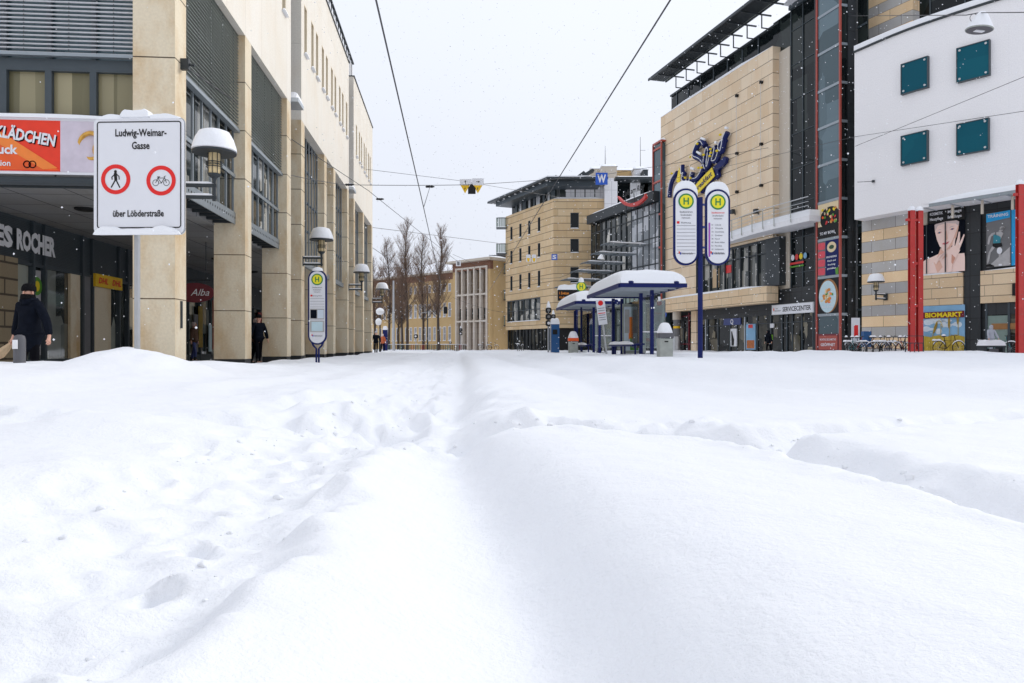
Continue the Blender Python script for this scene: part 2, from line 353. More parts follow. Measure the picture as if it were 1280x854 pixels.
_win = {}
def window(parent, loc, rz, w, h, rec=.12, nx=1, nz=1, fm='dark_steel', pm='dark_glass', sill=False, fw=.05, name='window', split=None):
    """a window in its wall: frame (> pane, snow on the sill); local -y faces outward"""
    key = (round(w, 2), round(h, 2), rec, nx, nz, fm, pm, sill, fw, split)
    if key not in _win:
        f = MB(fm); t = fw
        f.box(0, w, 0, rec, 0, t); f.box(0, w, 0, rec, h-t, h); f.box(0, t, 0, rec, t, h-t); f.box(w-t, w, 0, rec, t, h-t)
        for i in range(1, nx): x = w*i/nx; f.box(x-t*.4, x+t*.4, .02, rec, t, h-t)
        for i in range(1, nz): z = h*i/nz; f.box(t, w-t, .026, rec, z-t*.4, z+t*.4)
        if split: f.box(t, w-t, .026, rec, h*split-t*.5, h*split+t*.5)
        fo = f.build(name, parent)
        g = MB(pm); g.box(t, w-t, rec-.03, rec-.01, t, h-t); go = g.build('pane', fo)
        so = None
        if sill:
            q = MB('snow'); snow_cap(q, -.03, w+.03, -.12, .0, -.02, .09, 6, 3); so = q.build('sill_snow', fo, True)
        _win[key] = (fo.data, go.data, so.data if so else None)
    else:
        a, b, c = _win[key]
        fo = bpy.data.objects.new(name, a); COL.objects.link(fo); fo.parent = parent
        go = bpy.data.objects.new('pane', b); COL.objects.link(go); go.parent = fo
        if c: so = bpy.data.objects.new('sill_snow', c); COL.objects.link(so); so.parent = fo
    fo.location = loc; fo.rotation_euler = (0, 0, rz); return fo
# ------------------------------------------------------------------ snow field
_rng = np.random.RandomState(3); _tab = _rng.rand(256, 256)
def vn(x, y, s=0):
    x = x+s*17.3; y = y+s*9.1
    xi = np.floor(x).astype(int); yi = np.floor(y).astype(int); fx = x-xi; fy = y-yi
    fx = fx*fx*(3-2*fx); fy = fy*fy*(3-2*fy)
    a = _tab[xi % 256, yi % 256]; b = _tab[(xi+1) % 256, yi % 256]; c = _tab[xi % 256, (yi+1) % 256]; d = _tab[(xi+1) % 256, (yi+1) % 256]
    return (a*(1-fx)+b*fx)*(1-fy)+(c*(1-fx)+d*fx)*fy-.5
def sst(a, b, x): t = np.clip((x-a)/(b-a), 0, 1); return t*t*(3-2*t)
def pdist(X, Y, pts):
    best = np.full(X.shape, 1e9); side = np.zeros(X.shape)
    for (x0, y0), (x1, y1) in zip(pts[:-1], pts[1:]):
        dx, dy = x1-x0, y1-y0; L = dx*dx+dy*dy
        t = np.clip(((X-x0)*dx+(Y-y0)*dy)/L, 0, 1); d = np.hypot(X-x0-t*dx, Y-y0-t*dy)
        cr = np.sign((X-x0)*dy-(Y-y0)*dx)
        side = np.where(d < best, cr, side); best = np.minimum(best, d)
    return best, side
def gp(px, py, z0=.3):
    z = (H-z0)*F/(py-HY); return ((px-CX)/F*z, z)
TRAIL = [(-1.2, .3), (-1.05, 1.0), (-1.0, 1.6), (-1.06, 2.0), (-1.16, 2.5), (-1.22, 3.4), (-1.12, 4.6), (-1.12, 6), (-1.3, 8), (-1.6, 12.6), (-2.2, 20), (-3, 32)]
TRENCH = [(2.6, .7), (1.95, 1.45), (1.62, 1.95), (1.47, 2.55), (1.42, 3.2), (1.30, 3.75), (.85, 4.15), (.3, 4.35), (-.2, 4.4), (-.9, 4.5)]
BRANCH = [(1.25, 3.85), (1.8, 4.15), (2.6, 4.5), (3.6, 5.1), (5.2, 5.9), (8, 7.2)]
LEFTP = [(-.95, 5.2), (-1.8, 5.0), (-2.6, 4.6), (-3.6, 4.8), (-5.5, 5.6)]
rs = random.Random(11)
def prints(line, n, j, r0, r1):
    out = []
    segs = list(zip(line[:-1], line[1:])); Ls = [math.dist(a, b) for a, b in segs]; T = sum(Ls)
    for i in range(n):
        t = T*(i+rs.random()*.6)/n
        for (a, b), L in zip(segs, Ls):
            if t <= L: break
            t -= L
        k = min(1, t/L); x = a[0]+(b[0]-a[0])*k; y = a[1]+(b[1]-a[1])*k
        dx, dy = (b[0]-a[0])/L, (b[1]-a[1])/L; o = rs.choice((-1, 1))*j*rs.uniform(.3, 1)
        out.append((x-dy*o, y+dx*o, math.atan2(dy, dx)+rs.uniform(-.5, .5), rs.uniform(r0, r1), rs.uniform(.015, .042)))
    return out
PITS = prints(TRAIL, 120, .22, .04, .075)+prints(TRAIL[4:10], 60, .5, .05, .09)+prints(TRENCH, 26, .10, .05, .09)+prints(BRANCH, 22, .12, .05, .09)+prints(LEFTP, 14, .15, .06, .10)+prints([(-.9, 4.5), (.3, 4.35)], 12, .18, .05, .09)
def height(X, Y, fine=True):
    X = np.asarray(X, float); Y = np.asarray(Y, float)
    s = X+.078*Y
    Z = .30+.05*vn(X*.35, Y*.22, 1)+.035*vn(X*1.1, Y*.7, 2)
    Z += .02*vn(X*.8, Y*2.2, 8)*sst(3, 9, Y)
    # ruts along the two tram tracks
    wob = .05*vn(X*0, Y*.35, 3)
    d = X-np.interp(Y, [0, .9, 1.5, 2.4, 3.8, 5, 7, 15, 40, 100], [.15, .08, .03, -.10, -.34, -.46, -.60, -1.05, -2.95, -7.6])-wob*sst(4, 8, Y)
    Z -= np.where(d > 0, .20*np.exp(-(d/.25)**2), .20*np.exp(-(d/.40)**2))*(1-.35*sst(6, 30, Y))
    Z += .03*np.exp(-((d-.62)/.4)**2)
    for s0, dep, w in ((1.75, .07, .3), (2.75, .05, .35), (-2.2, .06, .35)):
        dd = s-s0-.1*vn(X*0, Y*.3, 5+s0); Z -= dep*np.exp(-(dd/w)**2)*sst(5.5, 8, Y)
    # platform side: drift rising to the right of the tracks
    ex = np.interp(Y, [0, 6, 9.6, 14, 18, 25, 60], [6.6, 4.6, 2.7, 1.7, 1.1, .6, -1.0])
    pl = sst(-.25, .95, X-ex+.12*vn(X*.5, Y*.5, 6))*sst(4.8, 7, Y)
    Z += .17*pl*(1-sst(34, 38, Y))
    # left kerb bank
    Z += .16*sst(-2.9, -4.6, s)*sst(4.5, 8, Y)*(1-sst(13.5, 16.5, Y))*(1+.5*vn(X*.6, Y*.6, 7))
    Z += .10*sst(-2.4, -4.2, s)*(1-sst(3.0, 7, Y))
    Z += (.25+.08*vn(X*2.6, Y*2.6, 20)+.05*vn(X*7, Y*7, 21))*(np.exp(-(np.abs((X+5.15)/.72))**2.6-((Y-9.9)/.85)**2))
    Z += .09*np.exp(-((X+2.35)/.5)**2-((Y-4.1)/.4)**2)
    Z += .07*np.exp(-((X+1.6)/.30)**2-((Y-2.9)/.5)**2)
    # buildings stand in cleared ground
    lfx = (X+6)*math.cos(.0831)+Y*math.sin(.0831); lfy = -(X+6)*math.sin(.0831)+Y*math.cos(.0831)
    inb = sst(.75, .15, lfx+.15*vn(X*1.3, Y*1.3, 9))*sst(13.6, 14.3, lfy)*(1-sst(60, 62, lfy))
    Z = Z*(1-inb)
    # trenches
    rg = .10*vn(X*3.1, Y*3.1, 10)+.05*vn(X*7, Y*7, 11); lump = .55*vn(X*5, Y*5, 12)+.4*vn(X*11, Y*11, 13)+.25*vn(X*23, Y*23, 29)
    for line, w, dep, shl, shr, rim in ((TRAIL, .36, .15, .13, .06, .015), (TRENCH, .20, .15, .025, .05, .014), (BRANCH, .16, .10, .04, .04, .012), (LEFTP, .2, .08, .06, .06, .02)):
        dd, side = pdist(X, Y, line); dd = dd+(.26*vn(X*1.1, Y*1.1, 30)+.20*vn(X*2.7, Y*2.7, 31) if line is TRAIL else 0); sh = np.where(side > 0, shr, shl); k = 1/(1+np.exp(np.clip((dd+rg*1.2-w)/sh, -30, 30)))
        if line is TRENCH: k = k*sst(-.9, .4, X)
        if line is TRAIL: dep = dep*(1-.45*sst(5, 14, Y))
        Z -= dep*k; Z += .085*lump*k
        Z += np.where((side > 0) | (line is not TRAIL), rim, 0)*(1+2.6*lump)*np.exp(-((dd+rg*1.2-w-.10)/.09)**2)
    # drifts and old tracks farther down the street
    fy = sst(5.5, 9, Y); Z += fy*(.07*vn(X*1.1, Y*.45, 22)+.05*vn(X*2.6, Y*1.1, 23)+.02*vn(X*5, Y*3, 24)*sst(1, -2, s))
    Z += sst(26, 32, Y)*(.16*vn(X*.6, Y*.5, 25)+.08*vn(X*1.7, Y*1.5, 26))*sst(6, 10, X)*(1-inb)
    # trodden patch where the paths meet
    tr = np.exp(-((X+1.1)/1.1)**2-((Y-6.2)/2.0)**2); Z += .20*tr*(vn(X*2.2, Y*1.6, 14)+.6*vn(X*5, Y*4, 15)+.3*vn(X*10, Y*9, 27))
    tr = np.exp(-((X-.3)/1.3)**2-((Y-4.45)/.35)**2); Z += .12*tr*(vn(X*3.5, Y*3.0, 16)+.8*vn(X*8, Y*8, 17)+.4*vn(X*17, Y*17, 28))
    if fine:
        for x, y, a, r, dp in PITS:
            m = (np.abs(X-x) < .5) & (np.abs(Y-y) < .5)
            if not m.any(): continue
            dx, dy = X[m]-x, Y[m]-y; u = dx*math.cos(a)+dy*math.sin(a); v = -dx*math.sin(a)+dy*math.cos(a)
            q = (u/(r*1.7))**2+(v/r)**2
            Z[m] += -dp*np.exp(-q**2)+dp*.35*np.exp(-((np.sqrt(q)-1.25)/.3)**2)
        Z += .006*vn(X*9, Y*9, 18)+.008*vn(X*3.3, Y*3.0, 19)
    return Z
def gz(x, y): return float(height(np.array([x]), np.array([y]), False)[0])
def grid_axis(c, w0, lo, hi, n):
    a, b = math.asinh((lo-c)/w0), math.asinh((hi-c)/w0)
    return c+w0*np.sinh(np.linspace(a, b, n))
gx = grid_axis(0, 1.5, -420, 420, 1000); gy = grid_axis(1.6, 1.3, -420, 900, 1000)
GX, GY = np.meshgrid(gx, gy); GZ = height(GX, GY)
far = sst(90, 160, np.hypot(GX, GY-20)); GZ = GZ*(1-far)+.3*far
nx_, ny_ = len(gx), len(gy)
co = np.stack([GX, GY, GZ], -1).reshape(-1, 3)
ii = np.arange(nx_*ny_).reshape(ny_, nx_)
q = np.stack([ii[:-1, :-1], ii[:-1, 1:], ii[1:, 1:], ii[1:, :-1]], -1).reshape(-1, 4)
me = bpy.data.meshes.new('ground'); me.vertices.add(len(co)); me.vertices.foreach_set('co', co.ravel())
me.loops.add(q.size); me.loops.foreach_set('vertex_index', q.ravel().astype(np.int32)); me.polygons.add(len(q))
me.polygons.foreach_set('loop_start', np.arange(0, q.size, 4, dtype=np.int32))
me.polygons.foreach_set('use_smooth', np.ones(len(q), dtype=bool)); me.update(calc_edges=True); me.materials.append(MATS['snow'])
g = bpy.data.objects.new('snow_ground', me); COL.objects.link(g); g['kind'] = 'structure'

# crumbs and clods kicked out of the trodden paths
rc = np.random.RandomState(9); vs = []; fs = []
ico = bmesh.new(); bmesh.ops.create_icosphere(ico, subdivisions=2, radius=1); iv = np.array([v.co[:] for v in ico.verts]); ico.verts.index_update(); if_ = [tuple(v.index for v in f.verts) for f in ico.faces]; ico.free()
cand = []
for line, w, n_ in ((TRAIL[:9], .30, 260), (TRENCH, .17, 340), (BRANCH, .15, 200), ([(-.9, 4.5), (.3, 4.35), (.85, 4.15)], .22, 160)):
    Ls = [math.dist(a, b) for a, b in zip(line[:-1], line[1:])]; T = sum(Ls)
    for _ in range(n_):
        t = rc.rand()*T
        for (a, b), L in zip(zip(line[:-1], line[1:]), Ls):
            if t <= L: break
            t -= L
        k = min(1, t/L); x = a[0]+(b[0]-a[0])*k; y = a[1]+(b[1]-a[1])*k; dx, dy = (b[0]-a[0])/L, (b[1]-a[1])/L
        o_ = rc.choice((-1, 1))*(w+rc.exponential(.07)-.12); cand.append((x-dy*o_, y+dx*o_, .003+.019*rc.rand()**4))
cx_ = np.array([c[0] for c in cand]); cy_ = np.array([c[1] for c in cand]); cz_ = height(cx_, cy_)
for (x, y, r), z in zip(cand, cz_):
    if y < 1.0: continue
    i0 = len(vs); q = iv*r*rc.uniform(.65, 1.3, (len(iv), 3)); vs += [(x+a[0], y+a[1], z+a[2]*.8-r*.15) for a in q]; fs += [tuple(i0+j for j in f) for f in if_]
me = bpy.data.meshes.new('snow_crumbs'); me.from_pydata(vs, [], fs); me.polygons.foreach_set('use_smooth', [True]*len(fs)); me.materials.append(MATS['snow'])
g = bpy.data.objects.new('snow_crumbs', me); COL.objects.link(g); g['kind'] = 'stuff'; g['label'] = 'crumbs and small clods of snow along the trodden paths'; g['category'] = 'snow clods'

# ------------------------------------------------------------------ camera, sky, sun
cam = bpy.data.cameras.new('camera'); co_ = bpy.data.objects.new('camera', cam); COL.objects.link(co_)
co_.location = (0, 0, H); co_.rotation_euler = (PI/2, 0, 0)
cam.sensor_width = 36; cam.lens = F/1280*36; cam.shift_y = (HY-427)/1280; cam.clip_end = 3000; cam.clip_start = .02
sc.camera = co_
w = bpy.data.worlds.new('World'); sc.world = w; w.use_nodes = True; nt = w.node_tree; bg = nt.nodes['Background']
EL, AZ = math.radians(31), math.radians(54)       # sun behind the clouds, ahead and to the right
sk = nt.nodes.new('ShaderNodeTexSky'); sk.sky_type = 'NISHITA'; sk.sun_disc = False; sk.sun_elevation = EL; sk.sun_rotation = AZ
sk.dust_density = 5; sk.air_density = 1
hs = nt.nodes.new('ShaderNodeHueSaturation'); hs.inputs['Saturation'].default_value = .35; nt.links.new(sk.outputs[0], hs.inputs['Color'])
# closed cloud sheet: soft, slightly uneven grey white
tc = nt.nodes.new('ShaderNodeTexCoord'); no = nt.nodes.new('ShaderNodeTexNoise'); no.inputs['Scale'].default_value = 1.6; no.inputs['Detail'].default_value = 3
nt.links.new(tc.outputs['Generated'], no.inputs['Vector'])
cl = nt.nodes.new('ShaderNodeMix'); cl.data_type = 'RGBA'
cl.inputs[6].default_value = (6.6, 7.0, 7.95, 1); cl.inputs[7].default_value = (7.6, 7.95, 8.75, 1); nt.links.new(no.outputs['Fac'], cl.inputs[0])
mx = nt.nodes.new('ShaderNodeMix'); mx.data_type = 'RGBA'; mx.inputs[0].default_value = .9
nt.links.new(hs.outputs[0], mx.inputs[6]); nt.links.new(cl.outputs[2], mx.inputs[7]); sx = nt.nodes.new('ShaderNodeSeparateXYZ'); nt.links.new(tc.outputs['Generated'], sx.inputs[0])     # overcast sky: brighter towards the zenith
mr = nt.nodes.new('ShaderNodeMapRange'); mr.inputs[1].default_value = 0; mr.inputs[2].default_value = 1; mr.inputs[3].default_value = .93; mr.inputs[4].default_value = 1.25; nt.links.new(sx.outputs[2], mr.inputs[0])
vm = nt.nodes.new('ShaderNodeVectorMath'); vm.operation = 'SCALE'; nt.links.new(mx.outputs[2], vm.inputs[0]); nt.links.new(mr.outputs[0], vm.inputs['Scale']); nt.links.new(vm.outputs[0], bg.inputs['Color'])
bg.inputs['Strength'].default_value = .1
sl = bpy.data.lights.new('sun', 'SUN'); sl.energy = 1.5; sl.angle = math.radians(16); sl.color = (1, .965, .91)
so = bpy.data.objects.new('sun', sl); COL.objects.link(so)
d = Vector((math.sin(AZ)*math.cos(EL), math.cos(AZ)*math.cos(EL), math.sin(EL))); so.rotation_euler = d.to_track_quat('Z', 'Y').to_euler(); so.location = (20, 20, 60)
sc.view_settings.view_transform = 'Standard'; sc.view_settings.look = 'None'; sc.view_settings.exposure = .31; sc.view_settings.gamma = 1
sc.render.film_transparent = False
# ------------------------------------------------------------------ arcade building on the left
LF = Fr(-6, 0, .0831)
bl = thing('arcade_building', 'long cream stone arcade building with grey blinds, filling the left side', 'building', (-6, 0, 0), .0831)
ENDS = [16.3, 21.6, 26.9, 29.4, 34.6, 37.2, 42.0, 44.7, 49.3, 54.5]
PW, PD = .88, .65
ZC, ZT = 4.25, 17.2          # arcade ceiling, parapet
def pillar(lx0, lx1, y0, y1, z1):
    p = MB('slab_stone'); p.box(lx0, lx1, y0, y1, .38, z1)
    p.box(lx0+.015, lx1-.015, y0+.015, y1-.015, -.2, .38, 'dark_panel')
    # open joints between slabs
    for z in (1.78, 3.4, 5.6, 7.0, 8.4):
        if z < z1: 
            p.box(lx0-.0, lx1+.004, y0-.004, y0, z-.012, z+.012, 'brown_stone'); p.box(lx1, lx1+.004, y0, y1, z-.010, z+.010, 'brown_stone')
    return p.build('pillar', bl)
for e in ENDS: pillar(-PW, 0, e-PD, e, 9.76)
for x in (-8.3, -13.9): pillar(x-PW, x, 15.65, 16.3, 9.76)
p = MB('grey_steel'); p.box(.004, .03, 15.95, 16.02, 1.15, 1.75, 'dark_steel'); p.build('wall_vent', bl)
# upper wall, butted pieces leaving real openings
wl = MB('facade_stone'); T = .45
sections = [(15.65, 26.9), (28.75, 42.0), (44.05, 54.5)]
wins = []
for a, b in sections:
    st = 1.26; n = int((b-a-.5)/st); off = a+((b-a)-n*st)/2
    ys = [off+st*(i+.5)+(.10 if i % 2 else -.10) for i in range(n)]
    wl.box(-T, 0, a, b, 9.765, 12.65); wl.box(-T, 0, a, b, 14.65, ZT)
    prev = a
    for y in ys:
        wl.box(-T, 0, prev, y-.29, 12.65, 14.65); wins.append(y); prev = y+.29
    wl.box(-T, 0, prev, b, 12.65, 14.65)
# front wall above the blinds and far gable
wl.box(-14.8, -T, 15.65, 16.1, 9.765, ZT); wl.box(-14.8, -T, 54.1, 54.5, 0, ZT)
wl.box(-14.8, -14.4, 16.1, 54.1, 0, ZT)
wl.box(-14.4, -T, 16.1, 54.1, ZT-.5, ZT-.02, 'soffit')
wl.build('wall', bl)
for y in wins: window(bl, (0, y-.29, 12.65), PI/2, .58, 2.0, .30, 1, 1, 'slab_stone', 'dark_glass', True, .045)
rs = random.Random(5)
cp = MB('dark_steel'); 
for a, b in sections: cp.box(-T-.05, .05, a-.03, b+.03, ZT+.003, ZT+.06); snow_cap(cp, -T, .06, a, b, ZT+.06, .14, 30, 3, seed=int(a))
cp.build('coping', bl)
# dark slots between the blocks, full height
for a, b in ((26.9, 28.75), (42.0, 44.05)):
    sl_ = MB('dark_glass')
    sl_.box(-.62, -.55, a, b, ZC, 16.6)
    for z in (4.3, 7.0, 9.9, 12.6, 15.4): sl_.box(-.55, -.48, a, b, z, z+.12, 'dark_steel')
    for y in (a+.05, (a+b)/2, b-.12): sl_.box(-.48, -.42, y, y+.07, ZC, 16.6, 'dark_steel')
    sl_.box(-.55, .25, a+.1, b-.75, 9.9, 10.05, 'pale_steel'); snow_cap(sl_, -.5, .25, a+.1, b-.75, 10.05, .28, 6, 4)
    sl_.tube([(-.2, a+.3, ZC), (-.2, a+.3, 16.4)], .06, 8, 'dark_steel'); sl_.build('stair_glazing', bl)
# core of dark rooms behind the glass
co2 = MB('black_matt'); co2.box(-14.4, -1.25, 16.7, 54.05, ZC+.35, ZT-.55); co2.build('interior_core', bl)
# roof railing panels
rl = MB('pale_steel')
y = 27.2
while y < 47.4:
    rl.box(-.52, -.46, y, y+.07, ZT, 19.25, 'dark_steel'); rl.box(-.50, -.48, y+.12, y+.62, ZT+.25, 18.9, 'white_paint'); y += .78
rl.box(-.55, -.43, 27.2, 47.5, 19.25, 19.33, 'dark_steel'); rl.box(-3.5, -.55, 27.2, 47.5, 17.2, 17.25, 'soffit'); rl.build('roof_railing', bl)
# bay glazing behind the pillars
def bay(a, b, blind, low=4.35):
    """a..b clear width between pillars"""
    o = bpy.data.objects.new('bay_window', None)
    f = MB('slate_steel'); lx = -.36; n = max(2, round((b-a)/.66)); z1 = 7.0 if blind else 9.72
    zs = [low, 5.75, 7.0] if blind else [low, 5.75, 7.0, 8.35, 9.66]
    for z in zs: f.box(lx-.06, lx, a, b, z, z+.09)
    for i in range(n+1): 
        yy = a+(b-a-.06)*i/n; f.box(lx, lx+.05, yy, yy+.06, low, z1, 'grey_steel')
    fo = f.build('bay_window', bl)
    g = MB('cafe_glass'); g.box(lx-.10, lx-.07, a, b, low, 7.0 if blind else 9.72, 'cafe_glass' if blind else 'shop_glass')
    if blind: g.box(lx-.10, lx-.07, a, b, 7.0, 9.72, 'dark_glass'); g.build('pane', fo)
    if blind:
        s = MB('louvre'); z = 7.02; s.box(-.33, -.22, a, b, 7.0, 7.07, 'pale_steel')
        s2 = MB('dark_steel'); s2.box(-.30, -.14, a+.01, b-.01, 6.93, 7.02, 'grey_steel')
        while z < 9.7:
            s2.obox((-.20, (a+b)/2, z+.05), (.026, 0, .004), (0, (b-a)/2-.02, 0), (-.001, 0, .006), 'louvre'); z += .095
        for i in range(5): yy = a+(b-a)*(i+.5)/5; s2.tube([(-.20, yy, 7.0), (-.20, yy, 9.74)], .008, 4)
        s2.build('blind', bl)
        k = MB('grey_steel')                  # maintenance walkway on perforated edge beams
        k.box(-.30, -.265, a+.02, b-.02, 4.28, 4.62); 
        for i in range(24): yy = a+.1+(b-a-.2)*i/23; k.box(-.266, -.262, yy, yy+.05, 4.43, 4.49, 'black')
        for i in range(9): yy = a+.1+(b-a-.25)*i/8; k.box(-.86, -.31, yy, yy+.05, 4.30, 4.42, 'dark_steel')
        k.box(-.30, -.265, a+.02, b-.02, 5.62, 5.72)
        k.build('walkway', bl)
    else:
        k = MB('grey_steel'); k.box(-.34, -.20, a+.01, b-.01, 4.12, 4.34); k.build('lintel', bl)
bays = [(16.3, 20.95, 1), (21.6, 26.25, 1), (29.4, 33.95, 0), (34.6, 36.55, 0), (37.2, 41.35, 0), (44.7, 48.65, 0), (49.3, 53.85, 0)]
for a, b, bd in bays: bay(a, b, bd)
# arcade ceiling and paving
ce = MB('soffit'); ce.box(-14.3, -.87, 15.95, 54.05, ZC, ZC+.3); ce.build('arcade_ceiling', bl)
dl = MB('black')
for yy in (18.6, 23.8, 29, 34): 
    for xx in (-3.3,): dl.lathe((xx, yy, ZC-.06), [(.2, 0), (.24, .02), (.24, .055)], 18)
dl.build('downlight', bl, True)
pv = MB('paving'); pv.box(-5.68, .1, 15, 60, -.1, .10); pv.box(-14, -5.68, 12.6, 15.9, -.1, .08); po = pv.build('pavement'); po.location = (-6, 0, 0); po.rotation_euler = (0, 0, .0831); po['kind'] = 'structure'
# front face (towards the camera): blinds, windows, banner beam
fx0, fx1 = -8.3, -.88
fb = MB('dark_steel'); z = 7.08
while z < 9.7: fb.obox(((fx0+fx1)/2, 15.80, z), ((fx1-fx0)/2, 0, 0), (0, .026, -.004), (0, .002, .004), 'lamp_white'); z += .092
for i in range(8): xx = fx0+(fx1-fx0)*(i+.5)/8; fb.tube([(xx, 15.8, 7.0), (xx, 15.8, 9.74)], .008, 4)
fb.box(fx0, fx1, 15.74, 15.84, 7.0, 7.07, 'grey_steel'); fb.build('blind', bl)
w1 = MB('slate_steel')
for z0, z1 in ((6.72, 6.98), (5.62, 5.78), (9.66, 9.765)): w1.box(fx0, fx1, 15.88, 15.98, z0, z1)
for i in range(9):
    xx = fx1-(fx1-fx0)*i/8*1.0; w1.box(max(fx0, xx-.07), min(fx1, xx+.07), 15.87, 15.97, 5.78, 6.72)
    w1.box(max(fx0, xx-.05), min(fx1, xx+.05), 15.9, 15.97, 6.98, 9.66)
wo = w1.build('front_window', bl)
g = MB('tan_reflection_paint'); g.box(fx0, fx1, 16.0, 16.03, 5.7, 6.85); g.build('pane', wo)
g = MB('blue_glass'); g.box(fx0, fx1, 16.0, 16.03, 6.85, 9.74); g.build('pane', wo)
b2 = MB('slate_steel'); b2.box(fx0-.9, fx1, 15.86, 16.1, 4.22, 4.42); b2.box(fx0-.9, fx1, 15.9, 16.1, 4.42, 5.6, 'soffit'); b2.box(fx0, fx1, 15.72, 15.86, 4.2, 4.26, 'dark_steel'); b2.build('front_beam', bl)
# shop front in the arcade, parallel to the street
SX = -5.7
sf = MB('slate_steel')
Lp = lambda px, lx=SX: LF.ly(px, lx)
ya, yb = 15.2, 54.05
sf.box(SX-.3, SX, ya, yb, 3.05, ZC, 'slate_steel')
for k in range(24): sf.box(SX, SX+.006, ya, yb, 3.12+k*.045, 3.135+k*.045, 'dark_steel')
sf.build('fascia', bl)
fr_ = MB('slate_steel')
for px in (39, 54, 101, 113.5, 147, 158): yy = Lp(px); fr_.box(SX-.05, SX+.09, yy-.05, yy+.05, .1, ZC-.01)
for yy in np.arange(29.5, 53.5, 1.5): fr_.box(SX-.05, SX+.07, yy-.04, yy+.04, .1, 3.1)
fr_.box(SX-.04, SX+.05, ya, yb, .1, .38); fr_.box(SX-.04, SX+.06, ya, yb, 2.98, 3.06)
fr_.build('shopfront_frame', bl)
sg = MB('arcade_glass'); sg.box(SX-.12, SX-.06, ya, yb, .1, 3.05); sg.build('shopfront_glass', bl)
pr = MB('banded_pier'); pr.box(SX-.2, SX+.12, Lp(-60), Lp(16.5), .08, 3.1); pr.build('stone_pier', bl); pr = MB('slab_stone'); pr.box(SX-.05, SX+.03, Lp(87), Lp(99), .1, 3.0, 'slab_stone'); pr.build('stone_pier', bl)
pr = MB('slab_stone'); pr.box(SX-.05, SX+.02, Lp(115.5), Lp(138), .1, 2.98); pr.build('door_panel', bl); pr = MB('print_grey'); pr.box(SX-.05, SX+.03, Lp(102.5), Lp(112), .1, 2.98, 'print_grey'); pr.build('door_panel', bl)
pp = MB('print_mid'); a, b = Lp(41), Lp(52); pp.box(SX-.05, SX-.02, a, b, .5, 2.9); pp.plate(ellp((a+b)/2, 2.45, .26, .26), (SX-.018, 0, 0), (0, 1, 0), (0, 0, 1), .01, 'leaf_green'); pp.plate(ellp((a+b)/2, 2.45, .12, .15), (SX-.006, 0, 0), (0, 1, 0), (0, 0, 1), .01, 'yellow'); pp.build('window_poster', bl)
# displays glimpsed between the pillars
dsp = MB('print_orange')
for px, wdt, z0, z1, m in ((264, .55, .6, 3.0, 'print_red'), (259, .35, .5, 1.8, 'plate_blue'), (246, .5, .7, 2.6, 'wheat_dark'), (321, .8, 1.6, 2.8, 'print_red'), (325, .5, .6, 2.3, 'pastry'), (240, .5, .5, 2.2, 'print_grey')):
    yy = Lp(px); dsp = MB(m); dsp.box(SX+.06, SX+.10, yy, yy+wdt, z0, z1, m); dsp.build('window_display', bl)
# overhead sign letters, each sign its own thing
o = thing('shop_sign', 'white block letters on the dark corrugated fascia inside the arcade, above the person in black', 'sign', LF.W(SX, Lp(18), 3.3), .0831)
t = MB('lamp_white'); lo = Lp(18.5)-Lp(18)
t.text('ES', (.05, Lp(-12)-Lp(18), .08), (0, 1, 0), (0, 0, 1), .50, .055, 'l', lift=.05, w=(Lp(11)-Lp(-12)))
t.text('ROCHER', (.05, Lp(16)-Lp(18), .08), (0, 1, 0), (0, 0, 1), .50, .055, 'l', lift=.05, w=(Lp(65)-Lp(16)))
t.text('YV', (.05, Lp(-34)-Lp(18), .08), (0, 1, 0), (0, 0, 1), .50, .055, 'l', lift=.05, w=(Lp(-14)-Lp(-34)))
t.build('lettering', o)
t = MB('dark_steel'); t.box(.0, .05, Lp(-34)-Lp(18), Lp(65)-Lp(18), .05, .09); t.box(.0, .05, Lp(-34)-Lp(18), Lp(65)-Lp(18), .46, .49); t.build('mounting_rail', o)
o = thing('parcel_sign', 'yellow strip sign with red letters over the door between pillar and shop window', 'sign', LF.W(SX, Lp(113), 2.70), .0831)
L = Lp(147)-Lp(113); t = MB('yellow_sign'); t.box(.09, .16, 0, L, 0, .42); t.build('panel', o)
t = MB('sign_red')
for k in (.27, .77): t = MB('sign_red'); t.text('DHL', (.16, L*k, .12), (0, 1, 0), (0, 0, 1), .19, .03, shear=.3, w=L*.34, lift=.01); t.build('lettering', o)
# banner over the arcade
o = thing('advertising_banner', 'orange banner with white letters and a pale half with a gold ring, above the arcade', 'banner', LF.W(fx0, 15.70, 4.45), .0831)
Wb = fx1-fx0-.06; xo = LF.lx(74, 15.7)-fx0; 
t = MB('sign_white'); t.box(0, Wb, .06, .10, 0, 1.2); t.build('frame', o)
t = MB('orange_deep'); t.box(.03, xo, .045, .06, .06, 1.15, 'orange_deep')
t.plate([(0, .0), (xo-.05, .0), (xo-.9, .55), (0, .75)], (.03, .044, .08), (1, 0, 0), (0, 0, 1), .004, 'orange')
t.plate([(xo-1.6, .75), (xo-1.2, .8), (xo-.05, .05), (xo-.35, .02)], (.0, .039, .08), (1, 0, 0), (0, 0, 1), .004, 'orange_pale'); t.build('orange_print', o)
t = MB('lilac'); t.box(xo, Wb-.03, .045, .06, .06, 1.15, 'lilac'); t.build('pale_print', o)
t = MB('gold')
xr = LF.lx(113, 15.7)-fx0; t.ring((xr, .03, .62), .27, .05, (.25, 1, .15)); t.ring((xr+.30, .035, .52), .22, .035, (-.3, 1, .1)); t.build('ring_print', o, True)
t = MB('sign_white')
